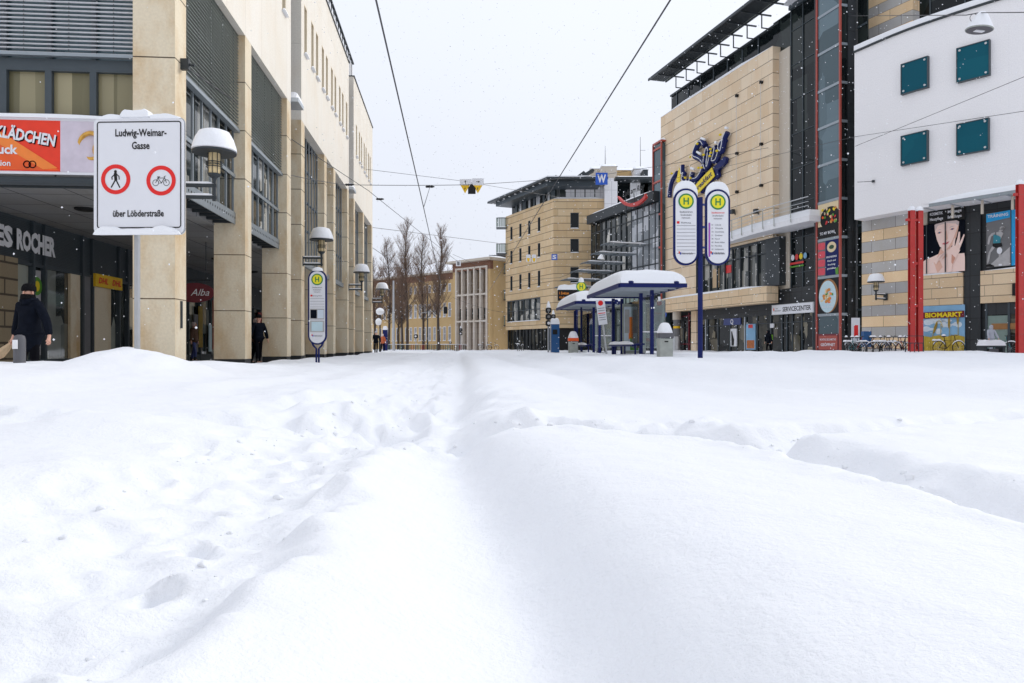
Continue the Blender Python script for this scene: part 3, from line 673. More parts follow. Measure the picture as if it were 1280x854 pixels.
U = Vector((1, 0, -.16)).normalized(); V = Vector((.16, 0, 1)).normalized(); xa = LF.lx(-40, 15.7)-fx0; xb = LF.lx(67, 15.7)-fx0; KW = LF.lx(67, 15.7)-LF.lx(-9, 15.7)
t.text('KLÄDCHEN', (xb, .034, .60), U, V, .235, .035, 'r', lift=.004, w=KW); t.text('SCHMUC', (xb-KW*1.04, .034, .60+KW*1.04*.16), U, V, .235, .035, 'r', lift=.004)
t.text('Schmuck', (LF.lx(21, 15.7)-fx0, .034, .42), (1, 0, 0), (0, 0, 1), .19, .03, 'r', lift=.004); t.text('Reparation', (LF.lx(12, 15.7)-fx0, .034, .16), (1, 0, 0), (0, 0, 1), .12, .02, 'r', lift=.004)
t.build('lettering', o)
t = MB('trousers_black'); t.text('KLÄDCHEN', (xb+.02, .038, .575), U, V, .235, .035, 'r', lift=.001, w=KW)
xq = LF.lx(27, 15.7)-fx0; t.ring((xq+.09, .036, .2), .07, .012, (0, 1, 0)); t.ring((xq+.2, .036, .2), .07, .012, (0, 1, 0)); t.build('letter_shadow', o)
t = MB('snow'); snow_cap(t, 0, Wb, .0, .14, 1.2, .09, 40, 3); t.build('snow_cap', o, True)
o = thing('oval_shop_sign', 'dark red oval hanging sign with white script in the arcade behind the first pillar', 'sign', LF.W(-2.6, LF.ly(244, -2.6), 0), .0831)
ly = LF.ly(244, -2.6); zz = LF.z(366, -2.6, ly)
t = MB('maroon'); t.plate(ellp(0, zz, .62, .33, 30), (0, .03, 0), (1, 0, 0), (0, 0, 1), .06, 'maroon'); t.build('panel', o)
t = MB('lamp_white'); t.text('Alba', (.16, -.032, zz-.10), (1, 0, 0), (0, 0, 1), .23, 0, 'c', shear=.35, lift=.004); t.build('lettering', o)
t = MB('dark_steel'); t.tube([(-.5, 0, zz+.42), (.5, 0, zz+.42)], .02); t.tube([(-.35, 0, zz+.42), (-.35, 0, ZC)], .015); t.tube([(.35, 0, zz+.42), (.35, 0, ZC)], .015)
for x in (-.3, .3): t.tube([(x, 0, zz+.28), (x, 0, zz+.42)], .012)
t.build('hanger', o)

# ------------------------------------------------------------------ wall lamps
def lamp_parts(r, arm=True, armlen=.75, wall=-1):
    """shade at z 0, wall towards local x = wall*armlen"""
    s = MB('lamp_white'); s.lathe((0, 0, 0), [(.455, 0), (.46, .03), (.40, .20), (.30, .34), (.12, .38)], 28, 'lamp_white')
    s.lathe((0, 0, -.012), [(.462, 0), (.468, .012), (.468, .04), (.462, .045)], 28, 'dark_steel'); s.build('lamp_shade', r, True)
    l = MB('lamp_glow'); l.lathe((0, 0, -.46), [(.11, 0), (.125, .05), (.125, .45)], 14); lo = l.build('lantern', r, True)
    c = MB('dark_steel')
    for k in range(8): t = 2*PI*k/8; c.tube([(.14*math.cos(t), .14*math.sin(t), -.47), (.14*math.cos(t), .14*math.sin(t), 0)], .008, 4)
    for z in (-.31, -.26, -.21): c.ring((0, 0, z), .165, .011, (0, 0, 1), 20, 5)
    c.lathe((0, 0, -.56), [(.05, 0), (.13, .06), (.14, .10)], 16); c.lathe((0, 0, -.66), [(.035, 0), (.055, .10)], 10); c.build('lantern_cage', lo)
    if arm:
        a = MB('dark_steel'); x1 = wall*armlen
        for z in (-.72, -.98): a.obox((x1/2, 0, z), (armlen/2+.05, 0, 0), (0, .035, 0), (0, 0, .035))
        a.obox((0, 0, -.84), (.035, 0, 0), (0, .035, 0), (0, 0, .22)); a.obox((x1, 0, -.85), (.03, 0, 0), (0, .12, 0), (0, 0, .2))
        ao = a.build('bracket', r); q = MB('snow'); snow_cap(q, min(0, x1)+.02, max(0, x1), -.05, .05, -.685, .05, 8, 3); snow_cap(q, min(0, x1)+.02, max(0, x1), -.05, .05, -.945, .05, 8, 3); q.build('bracket_snow', ao, True)
    q = MB('snow'); q.lathe((0, 0, .05), [(.475, 0), (.455, .10), (.40, .27), (.32, .41), (.20, .455), (.05, .465)], 28, 'snow'); q.build('snow_cap', r, True)
lr = thing('wall_lamp', 'dome lamp on the first arcade pillar, directly right of the big street sign', 'lamp', LF.W(.73, 15.95, 5.03), .0831, 'dome lamps on the arcade pillars')
lamp_parts(lr)
for yy, lab in ((29.1, 'white dome lamp on the arcade pillar directly above the narrow timetable sign on the left'),
                (42.0, 'third dome lamp along the arcade pillars, between the timetable sign and the building corner'),
                (54.3, 'farthest dome lamp, on the far corner of the arcade building')):
    copy_tree(lr, LF.W(.73, yy, 5.03), .0831, lab)

# ------------------------------------------------------------------ street name sign in the foreground
o = thing('street_name_sign', 'large white street sign with pedestrian and bicycle in red rings, snow on its edges', 'sign', (P(167, 433, 9.9).x, 9.9, 0), math.radians(-2))
def sgn(px, py): return (px-167)/F*9.9, zc(py, 9.9)
x0, zb = sgn(118.5, 292.5); x1, zt = sgn(231.5, 149)
t = MB('alu'); t.plate(rrect(x0, x1, zb, zt, .07), (0, 0, 0), (1, 0, 0), (0, 0, 1), .04, 'sign_white'); t.plate(rrect(x0-.015, x1+.015, zb-.015, zt+.015, .08), (0, .012, 0), (1, 0, 0), (0, 0, 1), .02, 'alu'); t.build('panel', o)
def ringpoly(mb, cx, cz, ro, ri, y, m, n=40):
    a = ellp(cx, cz, ro, ro, n); b = ellp(cx, cz, ri, ri, n)
    mb.add([(p[0], y, p[1]) for p in a+b], [(i, (i+1) % n, n+(i+1) % n, n+i) for i in range(n)], m)
def framepoly(mb, x0, x1, z0, z1, r, w, y, m):
    a = rrect(x0, x1, z0, z1, r); b = rrect(x0+w, x1-w, z0+w, z1-w, max(.001, r-w)); n = len(a)
    mb.add([(p[0], y, p[1]) for p in a+b], [(i, (i+1) % n, n+(i+1) % n, n+i) for i in range(n)], m)
t = MB('black'); bx0, bz0 = sgn(122.5, 286); bx1, bz1 = sgn(229.5, 153); framepoly(t, bx0, bx1, bz0, bz1, .04, .015, -.044, 'black'); t.build('border', o)
t = MB('black')
for s_, py, l, r in (('Ludwig-Weimar-', 171.5, 146, 211), ('Gasse', 187.5, 167, 189.5), ('über Löbderstraße', 271.5, 143, 207.5)):
    xa, z = sgn(l, py); xb, _ = sgn(r, py); t.text(s_, ((xa+xb)/2, -.041, z), (1, 0, 0), (0, 0, 1), .098 if s_[0] != 'ü' else .088, .022, 'c', w=xb-xa)
t.build('lettering', o)
t = MB('sign_red')
for px in (146.5, 204): t = MB('sign_red'); cx, cz = sgn(px, 225 if px < 180 else 227); ringpoly(t, cx, cz, .205, .150, -.044, 'sign_red'); t.build('ring', o)
t = MB('black'); cx, cz = sgn(146.5, 225); Y = -.042
def seg(mb, pts, w, m='black', y=Y, dep=.003):
    for a, b in zip(pts[:-1], pts[1:]):
        a, b = Vector((a[0], 0, a[1])), Vector((b[0], 0, b[1])); d = (b-a); L = d.length; d.normalize(); n = Vector((-d.z, 0, d.x))
        mb.obox((a+b)/2+Vector((0, y, 0)), d*(L/2+w*.3), (0, dep/2, 0), n*w/2, m)
t.plate(ellp(cx-.004, cz+.105, .019, .022, 14), (0, Y, 0), (1, 0, 0), (0, 0, 1), .003)
seg(t, [(cx-.005, cz+.075), (cx, cz+.0)], .040); seg(t, [(cx-.012, cz+.07), (cx-.055, cz+.03), (cx-.05, cz+.0)], .013); seg(t, [(cx+.012, cz+.07), (cx+.045, cz+.04), (cx+.048, cz+.0)], .013)
seg(t, [(cx, cz), (cx-.035, cz-.06), (cx-.062, cz-.108)], .017); seg(t, [(cx, cz), (cx+.03, cz-.06), (cx+.056, cz-.110)], .017); t.build('pedestrian_symbol', o)
t = MB('black'); cx, cz = sgn(204, 227)
for dx in (-.075, .075): ringpoly(t, cx+dx, cz-.03, .044, .037, Y-.002, 'black', 24)
seg(t, [(cx-.075, cz-.03), (cx-.045, cz+.035), (cx+.045, cz+.035), (cx+.005, cz-.035), (cx-.045, cz+.035)], .007); seg(t, [(cx+.005, cz-.035), (cx-.03, cz-.035)], .005)
seg(t, [(cx+.075, cz-.03), (cx+.042, cz+.055), (cx+.062, cz+.062)], .007); seg(t, [(cx-.05, cz+.05), (cx-.02, cz+.05)], .012); seg(t, [(cx-.045, cz+.03), (cx-.036, cz+.05)], .006); t.build('bicycle_symbol', o)
t = MB('pole_grey'); t.tube([(0, .09, -.2), (0, .09, zt-.05)], .038, 12); t.build('pole', o, True)
t = MB('alu')
for z in (zb+.25, zt-.3): t.obox((0, .05, z), (.35, 0, 0), (0, .012, 0), (0, 0, .02)); t.ring((0, .09, z), .045, .012, (0, 0, 1), 16)
t.build('clamp', o)
t = MB('snow'); snow_cap(t, x0+.05, x1-.03, -.05, .06, zt-.01, .06, 26, 4, rough=.5); snow_cap(t, -.17, .25, -.07, .14, zt+.01, .115, 12, 5, rough=.2)
snow_cap(t, x0+.02, x1-.02, -.10, -.040, zb-.02, .085, 30, 3, rough=.5, p=6); t.build('snow_cap', o, True)
# ------------------------------------------------------------------ shopping gallery on the right
MF = Fr(18.11, 50, math.atan(.29)); MP = math.atan(.29)
gal = thing('shopping_gallery', 'sandstone shopping gallery with dark slatted roof, glass tower and curved first floor window strip', 'building', (18.11, 50, 0), MP)
L0 = 16.3
w = MB('mall_stone')
zb_, zt_ = 8.3, 21.6
w.box(0, .62, 0, L0, zb_, zt_); w.box(.62, 6, .6, L0, 18, 21.3, 'dark_panel')
w.build('stone_wall', gal)
w = MB('mall_stone'); w.box(0.004, .62, 10.2, L0, 3.9, zb_-.003); w.build('stone_pier', gal)
# cables guides on the wall
for px in (922.5, 953):
    y = MF.ly(px); z1 = MF.zp(px, 120 if px < 930 else 103); z0 = MF.zp(px, 240 if px < 930 else 232)
    c = MB('rope'); c.tube([(-.15, y, z0), (-.15, y, z1)], .018, 6)
    for z in (z0, (z0*1.2+z1*.8)/2, z1): c.box(-.2, -.001, y-.10, y+.10, z-.09, z+.09, 'black')
    c.build('cable_guide', gal)
# window strip and protruding ledge
ya_, yb_ = MF.ly(957), 10.2
g = MB('cafe_glass'); g.box(.18, .22, ya_, yb_, 4.95, zb_)
go = MB('dark_steel'); n = 9
for i in range(n+1): y = ya_+(yb_-ya_)*i/n; go.box(.02, .18, y-.05, y+.05, 4.95, zb_-.005)
go.box(.04, .18, ya_, yb_, zb_-.2, zb_-.006); go.box(.04, .18, ya_, yb_, 7.3, 7.38)
fo = go.build('window_strip', gal); g.build('pane', fo)
w = MB('dark_green'); w.box(-.02, .9, MF.ly(966)-.75, MF.ly(957)-.05, 4.95, zb_-.01, 'dark_steel'); w.build('corner_glass', gal)
w = MB('ledge_stone'); w.box(-.75, .18, -.35, 15.6, 3.75, 4.9); 
w.build('ledge', gal); s = MB('snow'); snow_cap(s, -.78, .15, -.38, 15.6, 4.9, .18, 40, 4, seed=3); s.build('ledge_snow', gal, True)
w = MB('paper_bag'); w.box(.13, .16, MF.ly(897), MF.ly(889), 5.4, 6.9, 'paper_bag'); w.build('window_display', gal); w = MB('tomato'); w.box(.13, .16, MF.ly(912), MF.ly(903), 6.4, 7.0, 'tomato'); w.build('window_display', gal)
# beige pier + dark glass wall
w = MB('beige_render'); ya2, yb2 = MF.ly(987, .5), MF.ly(976, .5)+.4; w.box(.5, 1.2, ya2, yb2, 4.0, 21.2); w.build('render_pier', gal)
w = MB('dark_glass'); yc, yd = MF.ly(1020, .62), ya2
w.box(.62, .75, yc, 0.8, 0, 23.6, 'dark_glass')
f = MB('slate_steel')
for z in np.arange(1.0, 23.6, 2.35): f.box(.57, .62, yc, yd, z-.02, z+.02)
for y in np.linspace(yc, yd-.05, 3): f.box(.55, .62, y-.03, y+.03, 0, 23.6)
f.box(.4, .62, yc, yd, 23.6, 23.9)
fo = f.build('curtain_wall', gal); w.build('pane', fo)
s = MB('snow'); snow_cap(s, -.1, .8, yc, yd, 23.9, .25, 10, 3); snow_cap(s, -.05, .65, 0, L0, zt_, .28, 60, 3, seed=9); s.build('parapet_snow', gal, True)
# set-back top floor and slatted roof
w = MB('dark_glass'); w.box(.75, .85, .2, L0-.6, zt_, 23.35)
for y in np.arange(.6, L0-.8, 2.0): w.box(.68, .75, y, y+.1, zt_, 23.35, 'slate_steel')
w.box(.6, 3, .2, L0-.6, 23.35, 23.5, 'dark_steel'); w.build('top_floor_glazing', gal)
r = MB('louvre'); r.box(-1.75, -.2, -8, L0-1.2, 24.44, 24.50, 'louvre')
for i in range(14): x = -1.7+i*.10; r.box(x, x+.05, -8, L0-1.2, 24.40, 24.44, 'dark_steel')
r.box(-1.85, -1.75, -8, L0-1.1, 24.36, 24.56, 'dark_steel'); r.box(-.2, -.1, -8, L0-1.2, 24.36, 24.54, 'dark_steel')
ro = r.build('slatted_roof', gal)
for y in np.arange(-7.6, L0-1.3, 1.75):
    q = MB('dark_steel'); q.box(-1.75, .74, y, y+.08, 24.26, 24.36, 'dark_steel')
    if y > 0: q.box(-.08, -.01, y+.01, y+.07, 23.4, 24.26, 'dark_steel'); q.box(-.08, .74, y+.01, y+.07, 23.33, 23.4, 'dark_steel')
    q.build('roof_bracket', ro)
s = MB('snow'); snow_cap(s, .8, 3, .2, L0-.6, 23.5, .2, 30, 3); s.build('roof_snow', gal, True)
# glass tower
tx = -.3; ya3, yb3 = MF.ly(1050, tx), MF.ly(1021, tx); FH = 2.33
t = MB('blue_glass'); t.box(tx+.05, tx+.1, ya3+.05, yb3-.05, 0, 25.5); xe = MF.lx(1059.5, ya3); t.box(tx+.1, xe, ya3+.08, ya3+.12, 0, 25.5, 'dark_glass')
f = MB('grey_steel'); lv = [.28+FH*k for k in range(12)]
for z in lv: f.box(tx, tx+.05, ya3+.06, yb3-.06, z, z+.16); f.box(tx+.06, xe, ya3, ya3+.08, z, z+.16)
f.box(xe, xe+.55, ya3-.05, ya3+.5, 0, 25.5, 'dark_panel'); f.box(tx+.05, xe, yb3+.0, yb3+.3, 0, 25.5, 'dark_panel')
fo = f.build('tower_frame', gal); t.build('pane', fo)
for yy in (ya3, yb3):
    t = MB('red_steel'); t.box(tx-.04, tx+.07, yy-.055, yy+.055, 0, 25.4); t.build('red_mullion', gal)
# dark glass recess beside the tower
x2 = MF.lx(1066, ya3); t = MB('dark_glass'); a = MF.ly(1084, 1.0)
t.box(1.0, 1.1, a, ya3, 0, 24.5); 
for z in (1.9, 2.9, 5.6, 8.0, 12, 16, 20): t.box(.93, 1.0, a, ya3, z, z+.12, 'slate_steel')
t.box(2.5, 6, -5, -1, 0, 24, 'dark_panel'); t.build('recess_glazing', gal)
# ground floor under the ledge
f = MB('dark_steel'); g = MB('shop_glass'); xs = .5
g.box(xs+.02, xs+.06, MF.ly(1019, xs), 16.2, .1, 3.0)
f.box(xs-.05, xs+.1, MF.ly(1019, xs), 16.2, 2.95, 4.7, 'dark_panel')
for px in (1017, 1003, 991, 984, 978, 964, 947, 933, 921, 913, 898, 885): y = MF.ly(px, xs); f.box(xs-.05, xs+.02, y-.05, y+.05, .1, 2.95, 'slate_steel')
for px in (931.5, 882.5): y = MF.ly(px, xs); f.box(xs-.06, xs+.02, y-.05, y+.05, .1, 2.95, 'pale_steel')
f.box(xs-.04, xs+.02, MF.ly(1019, xs), 16.2, .1, .3); f.box(xs-.03, xs+.02, MF.ly(1019, xs), 16.2, 2.35, 2.42)
fo = f.build('shopfront', gal); g.build('pane', fo)
# deep dark entrance with round column
e = MB('maroon'); 
for px in (850, 862): y = MF.ly(px, .3); e.box(.2, .3, y-.05, y+.05, .1, 3.6)
for z in (.9, 3.3): e.box(.2, .3, MF.ly(866, .3), MF.ly(846, .3), z, z+.08)
e.build('door_frame', gal)
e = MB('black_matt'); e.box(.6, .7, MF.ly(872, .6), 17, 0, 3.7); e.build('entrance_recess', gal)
c = MB('beige_render'); y = MF.ly(846, -.2); c.lathe((-.2, y, .1), [(.34, 0), (.34, 1.5)], 20, 'alu'); c.lathe((-.2, y, 1.6), [(.30, 0), (.30, 1.45)], 20, 'print_grey'); c.lathe((-.2, y, 3.05), [(.36, 0), (.36, .7)], 20, 'beige_render')
c.lathe((-.2, y-.02, 2.3), [(.31, 0), (.31, .2)], 20, 'yellow_sign'); c.lathe((-.2, y-.02, 1.1), [(.35, 0), (.35, .5)], 20, 'alu'); c.build('column', gal, True)
b_ = MB('mall_stone'); b_.box(.1, .5, MF.ly(873, .3), MF.ly(866.5, .3), .1, 3.7); b_.build('stone_pier', gal)
# things in the shop windows
for px0, px1, z0, z1, m, nm in ((914.5, 922, .75, 2.1, 'sign_white', 'window_poster'), (934, 945.5, .5, 2.4, 'sky_print', 'window_poster'), (906, 927, 2.4, 2.9, 'navy_light', 'header_panel'), (964, 968.5, 2.05, 2.35, 'sign_white', 'notice')):
    p = MB(m); ya4, yb4 = MF.ly(px1, xs), MF.ly(px0, xs); p.box(xs-.10, xs-.02, ya4, yb4, z0, z1)
    if px0 == 914.5: p.plate([(.15, .05), (.45, .05), (.5, .5), (.2, 1.2), (.1, 1.1)], (xs-.105, yb4, z0), (0, -1, 0), (0, 0, 1), .004, 'black')
    if px0 == 934: p.box(xs-.108, xs-.10, ya4+.1, yb4-.1, z0+.1, z0+.7, 'print_orange'); p.box(xs-.108, xs-.10, ya4+.3, yb4-.3, z1-.3, z1-.05, 'tomato')
    if px0 == 906: p.text('Q', (xs-.10, (ya4+yb4)/2, z0+.08), (0, -1, 0), (0, 0, 1), .36, .03, m='sign_white', lift=.01)
    p.build(nm, gal)
# walkway balcony around the corner
bw = MB('white_paint'); poly = [(-1.15, -5.2), (.6, -5.2), (.6, -.2), (0, -.2), (0, 7.2), (-.4, 6.0), (-.9, 3.5), (-1.25, .5), (-1.3, -2)]
pts = [(p[0], p[1]) for p in poly]
bw.prism(pts, 8.55, 8.90); bo = bw.build('balcony', gal)
s = MB('snow'); s.prism([(p[0]*.93+.0, p[1]*.985) for p in pts], 8.903, 9.28); s.build('balcony_snow', bo)
s = MB('alu'); edge = [(-.0, 7.4), (-.45, 6.1), (-.97, 3.5), (-1.32, .5), (-1.37, -2), (-1.22, -5.2)]
for z in (9.25, 9.5, 9.75, 10.05): s.tube([(x, y, z) for x, y in edge], .018 if z < 10 else .03, 6, 'alu')
e2 = []
for (xa, yA), (xb, yB) in zip(edge[:-1], edge[1:]):
    n = max(1, round(math.dist((xa, yA), (xb, yB))/1.5))
    for i in range(n): e2.append((xa+(xb-xa)*i/n, yA+(yB-yA)*i/n))
for x, y in e2: s.tube([(x+.15, y, 8.72), (x, y, 8.72), (x, y, 10.05)], .03, 6, 'galv')
s.build('railing', bo)
for zz, yy in ((9.9, 1.6), (10.4, 4.5)): s = MB('dark_steel'); s.obox((-.25, yy, zz+.5), (.12, 0, 0), (0, .16, 0), (0, 0, .16)); s.tube([(-.25, yy, zz+.5), (-.0, yy, zz+.3)], .04); s.build('floodlight', gal)

# posters in the tower, each its own thing
def canvas(o, W_, Hh): return lambda x, y, k=0: None
def tp(label, z0, z1, fn, name='poster'):
    o = thing(name, label, 'poster', MF.W(tx-.012, yb3-.12, z0), MP); Wd = (yb3-ya3-.24); Hh = z1-z0
    fn(o, Wd, Hh); return o
def pl(mb, poly, k, m): mb.plate(poly, (-.004*k, 0, 0), (0, -1, 0), (0, 0, 1), .003, m)
def salad(o, W_, h):
    t = MB('pastry'); t.plate([(0, 0), (W_, 0), (W_, h), (0, h)], (.012, 0, 0), (0, -1, 0), (0, 0, 1), .012, 'pastry'); t.build('panel', o)
    t = MB('black'); pl(t, [(0, 0), (W_, 0), (W_, h*.35), (0, h*.35)], 1, 'black'); pl(t, ellp(W_*.6, h*.55, W_*.48, h*.33, 24), 2, 'black'); t.build('bowl_print', o)
    t = MB('food'); rr = random.Random(2)
    for k in range(26): a, b = rr.uniform(.25, .92), rr.uniform(.4, .85); pl(t, ellp(W_*a, h*b, rr.uniform(.05, .13), rr.uniform(.05, .1), 8, rr.uniform(0, 3)), 3+k*.3, rr.choice(('tomato', 'food', 'leaf_green', 'yellow', 'tomato', 'pastry', 'orange')))
    t.build('salad_print', o)
    t = MB('sign_white'); t.text('TO MY BOWL', (-.04, -W_*.5, h*.10), (0, -1, 0), (0, 0, 1), .17, .02, w=W_*.75); t.build('lettering', o)
def berries(o, W_, h):
    t = MB('coat_navy'); t.plate([(0, 0), (W_, 0), (W_, h), (0, h)], (.012, 0, 0), (0, -1, 0), (0, 0, 1), .012, 'print_grey'); pl(t, [(W_*.38, 0), (W_, 0), (W_, h), (W_*.38, h)], 1, 'navy'); t.build('panel', o)
    t = MB('berry')
    for k in range(4): pl(t, rrect(.02, W_*.36, h*(.03+.245*k), h*(.235+.245*k), .12), 2, 'berry')
    t.build('fruit_print', o)
    t = MB('pastry'); pl(t, ellp(W_*.68, h*.80, W_*.22, h*.15), 2, 'pastry'); pl(t, ellp(W_*.68, h*.80, W_*.12, h*.06), 3, 'dark_green'); pl(t, [(W_*.88, 0), (W_, 0), (W_, h*.2), (W_*.85, h*.17)], 2, 'leaf_green'); t.build('badge_print', o)
    t = MB('sign_white')
    for k, (s_, ww) in enumerate((('ERDBEERE', .5), ('frisch und', .4), ('fruchtig', .36), ('genießen', .42))): t.text(s_, (-.012, -W_*.68, h*(.5-.11*k)), (0, -1, 0), (0, 0, 1), .10, .02, w=W_*ww)
    t.build('lettering', o)
def plate_(o, W_, h):
    t = MB('trousers_black'); t.plate([(0, 0), (W_, 0), (W_, h), (0, h)], (.012, 0, 0), (0, -1, 0), (0, 0, 1), .012, 'black'); t.build('panel', o)
    t = MB('wood'); pl(t, ellp(W_*.52, h*.5, W_*.47, h*.49, 30), 1, 'wood'); pl(t, ellp(W_*.48, h*.48, W_*.42, h*.46, 30), 2, 'plate_blue'); t.build('plate_print', o)
    t = MB('food'); rr = random.Random(6)
    for k in range(20): a, b = rr.gauss(.5, .13), rr.gauss(.52, .11); pl(t, ellp(W_*a, h*b, rr.uniform(.08, .17), rr.uniform(.06, .12), 9, rr.uniform(0, 3)), 3+k*.3, rr.choice(('food', 'orange_pale', 'food', 'pastry', 'leaf_green', 'orange')))
    t.build('food_print', o)
    t = MB('sign_white'); t.text('Bowls & mehr', (-.045, -W_*.5, h*.16), (0, -1, 0), (0, 0, 1), .12, .02, w=W_*.55); t.build('lettering', o)
def opening(o, W_, h):
    t = MB('red_steel'); t.plate([(0, 0), (W_, 0), (W_, h), (0, h)], (.012, 0, 0), (0, -1, 0), (0, 0, 1), .012, 'maroon'); pl(t, rrect(.08, W_-.08, .1, h-.1, .1), 1, 'red_steel'); t.build('panel', o)
    t = MB('sign_white'); t.text('MONTAG BIS SAMSTAG', (-.01, -W_*.5, h*.62), (0, -1, 0), (0, 0, 1), .13, .01, w=W_*.78); t.text('GEÖFFNET', (-.01, -W_*.5, h*.30), (0, -1, 0), (0, 0, 1), .17, .02, w=W_*.7); t.build('lettering', o)
tp('salad bowl poster, topmost of the four posters in the glass tower', .28+FH*3+.17, .28+FH*4-.02, salad)
tp('dark poster with a column of red berries in the glass tower', .28+FH*2+.17, .28+FH*3-.02, berries)
tp('poster of a food plate on a round pale blue dish, third down in the tower', .28+FH+.17, .28+FH*2-.02, plate_)
tp('small maroon notice with white lines at the foot of the glass tower', .45, .28+FH-1.1, opening)

# white service centre sign
ya4, yb4 = MF.ly(1014.5, -.1), MF.ly(963.5, -.1)
o = thing('shopfront_sign', 'long white sign with dark letters over the shop windows beside the glass tower', 'sign', MF.W(.1, yb4, 2.95), MP); Ls = yb4-ya4
t = MB('sign_white'); t.box(-.12, .0, -Ls, 0, 0, .62); t.box(-.13, .0, -Ls-.02, .02, -.03, .0, 'alu'); t.box(-.13, 0, -Ls-.02, .02, .62, .65, 'alu'); t.build('panel', o)
t = MB('black'); t.text('SERVICECENTER', (-.12, -Ls*.62, .16), (0, -1, 0), (0, 0, 1), .30, .02, w=Ls*.68); t.text('Nahverkehr', (-.12, -Ls*.155, .2), (0, -1, 0), (0, 0, 1), .09, .01, w=Ls*.16); t.text('Stadt', (-.12, -Ls*.13, .36), (0, -1, 0), (0, 0, 1), .07, .01); t.build('lettering', o)
t = MB('orange'); t.plate(ellp(.02+Ls*.05, .33, .05, .11), (-.122, 0, 0), (0, -1, 0), (0, 0, 1), .006, 'orange'); t.build('emblem', o)

# small colour sign behind the glass
o = thing('window_lettering', 'small coloured lettering with red and green bars on the dark glass wall under the balcony', 'sign', MF.W(.54, MF.ly(1006, .54), 6.0), MP)
t = MB('tomato')
for k, m in enumerate(('sign_white', 'tomato', 'yellow', 'sky_print')): t.plate(ellp(.25+k*.42, .75, .17, .2), (0, MF.ly(988, .54)-MF.ly(1006, .54), 0), (0, -1, 0), (0, 0, 1), .02, m)
t.build('letter_discs', o)
t = MB('tomato'); t.box(-.02, 0, .1, 1.55, .28, .42, 'tomato'); t.build('red_bar', o); t = MB('leaf_green'); t.box(-.02, 0, .1, 1.55, .08, .18, 'leaf_green'); t.build('green_bar', o)

# navy script sign on the stone wall
cy, cz = MF.ly(884), MF.zp(884, 205)
o = thing('script_sign', 'navy blue script sign with yellow dots and a yellow band, climbing the sandstone wall', 'sign', MF.W(-.02, cy, cz), MP)
def mp(px, py): y = MF.ly(px); return (cy-y, MF.z(py, 0, y)-cz)            # sign face coordinates
def stroke(mb, pts, r, y, m, n=8):
    mb.tube([(-y, -a, b) for a, b in pts], r, n, m)
def cr(pts, k=5):
    out = []
    P_ = [pts[0]]+list(pts)+[pts[-1]]
    for i in range(1, len(P_)-2):
        for j in range(k):
            t = j/k; q = []
            for c in (0, 1): a, b, c_, d = (P_[i-1][c], P_[i][c], P_[i+1][c], P_[i+2][c]); q.append(.5*((2*b)+(-a+c_)*t+(2*a-5*b+4*c_-d)*t*t+(-a+3*b-3*c_+d)*t**3))
            out.append(tuple(q))
    return out+[pts[-1]]
zoom = lambda L: [mp(830+x/8.54, 155+y/8.54) for x, y in L]
strokes = [
 ('script_letter', [(480, 240), (450, 195), (410, 215), (375, 290), (370, 350), (430, 380), (470, 430), (455, 510), (410, 580), (350, 600)], .34),
 ('script_letter', [(500, 500), (480, 420), (510, 270), (530, 300), (515, 420), (520, 460), (565, 300), (600, 250), (590, 330), (570, 400), (610, 390), (640, 300)], .27),
 ('script_letter', [(720, 95), (690, 160), (680, 230), (660, 300), (640, 260), (660, 200), (700, 180)], .30),
 ('script_letter', [(290, 600), (320, 640), (350, 520), (330, 620), (345, 690), (400, 620)], .27),
 ('script_letter', [(180, 520), (130, 600), (105, 690), (95, 790)], .28),
 ('script_letter', [(238, 440), (240, 540), (262, 530), (245, 600), (290, 640)], .24),
]
for nm, L, r in strokes:
    r *= .68
    p_ = cr(zoom(L)); t = MB('navy'); stroke(t, p_, r, .30, 'navy'); so_ = t.build(nm, o, True)
    t = MB('sign_white'); stroke(t, [(a-.05, b+.06) for a, b in p_[1:-1]], .04, .50, 'sign_white', 5); t.build('neon_line', so_, True)
t = MB('yellow')
for x, y in ((680, 118), (432, 214), (575, 272), (580, 310), (502, 332), (568, 345), (645, 290), (352, 355), (478, 468), (445, 470), (358, 578), (155, 530), (300, 575)): a, b = mp(830+x/8.54, 155+y/8.54); t.lathe((-.64, -a, b-.08), [(.03, -.05), (.11, 0), (.11, .09), (.03, .14)], 10, 'yellow')
t.build('lamp_dots', o)
t = MB('navy'); t.plate(zoom([(345, 705), (570, 470), (690, 350), (712, 370), (700, 420), (620, 500), (630, 560), (590, 600), (560, 590), (440, 745), (430, 700)])[::1], (-.12, 0, 0), (0, -1, 0), (0, 0, 1), .25, 'navy'); t.build('arrow_panel', o)
t = MB('yellow'); t.plate(zoom([(340, 715), (470, 570), (570, 470), (600, 560), (430, 735), (370, 775)]), (-.42, 0, 0), (0, -1, 0), (0, 0, 1), .06, 'yellow')
t.plate(zoom([(185, 620), (215, 470), (232, 520), (222, 640)]), (-.42, 0, 0), (0, -1, 0), (0, 0, 1), .06, 'yellow'); to = t.build('yellow_band', o)
a, b = zoom([(385, 745), (590, 535)]); d = Vector((0, -(b[0]-a[0]), b[1]-a[1])).normalized(); t = MB('navy'); t.text('breakfast', Vector((-.49, -(a[0]+b[0])/2, (a[1]+b[1])/2)), d, Vector((0, d.z, -d.y)), .42, .02, m='navy', w=math.dist(a, b)*.85); t.build('lettering', to)
t = MB('snow')
for L in ([(440, 190), (480, 205)], [(700, 80), (725, 85)], [(395, 335), (440, 360)], [(330, 505), (365, 520)], [(590, 235), (610, 240)]): (a, b), (c, d_) = zoom(L); stroke(t, [(a, b+.25), (c, d_+.25)], .10, .35, 'snow')
t.build('snow_cap', o, True)

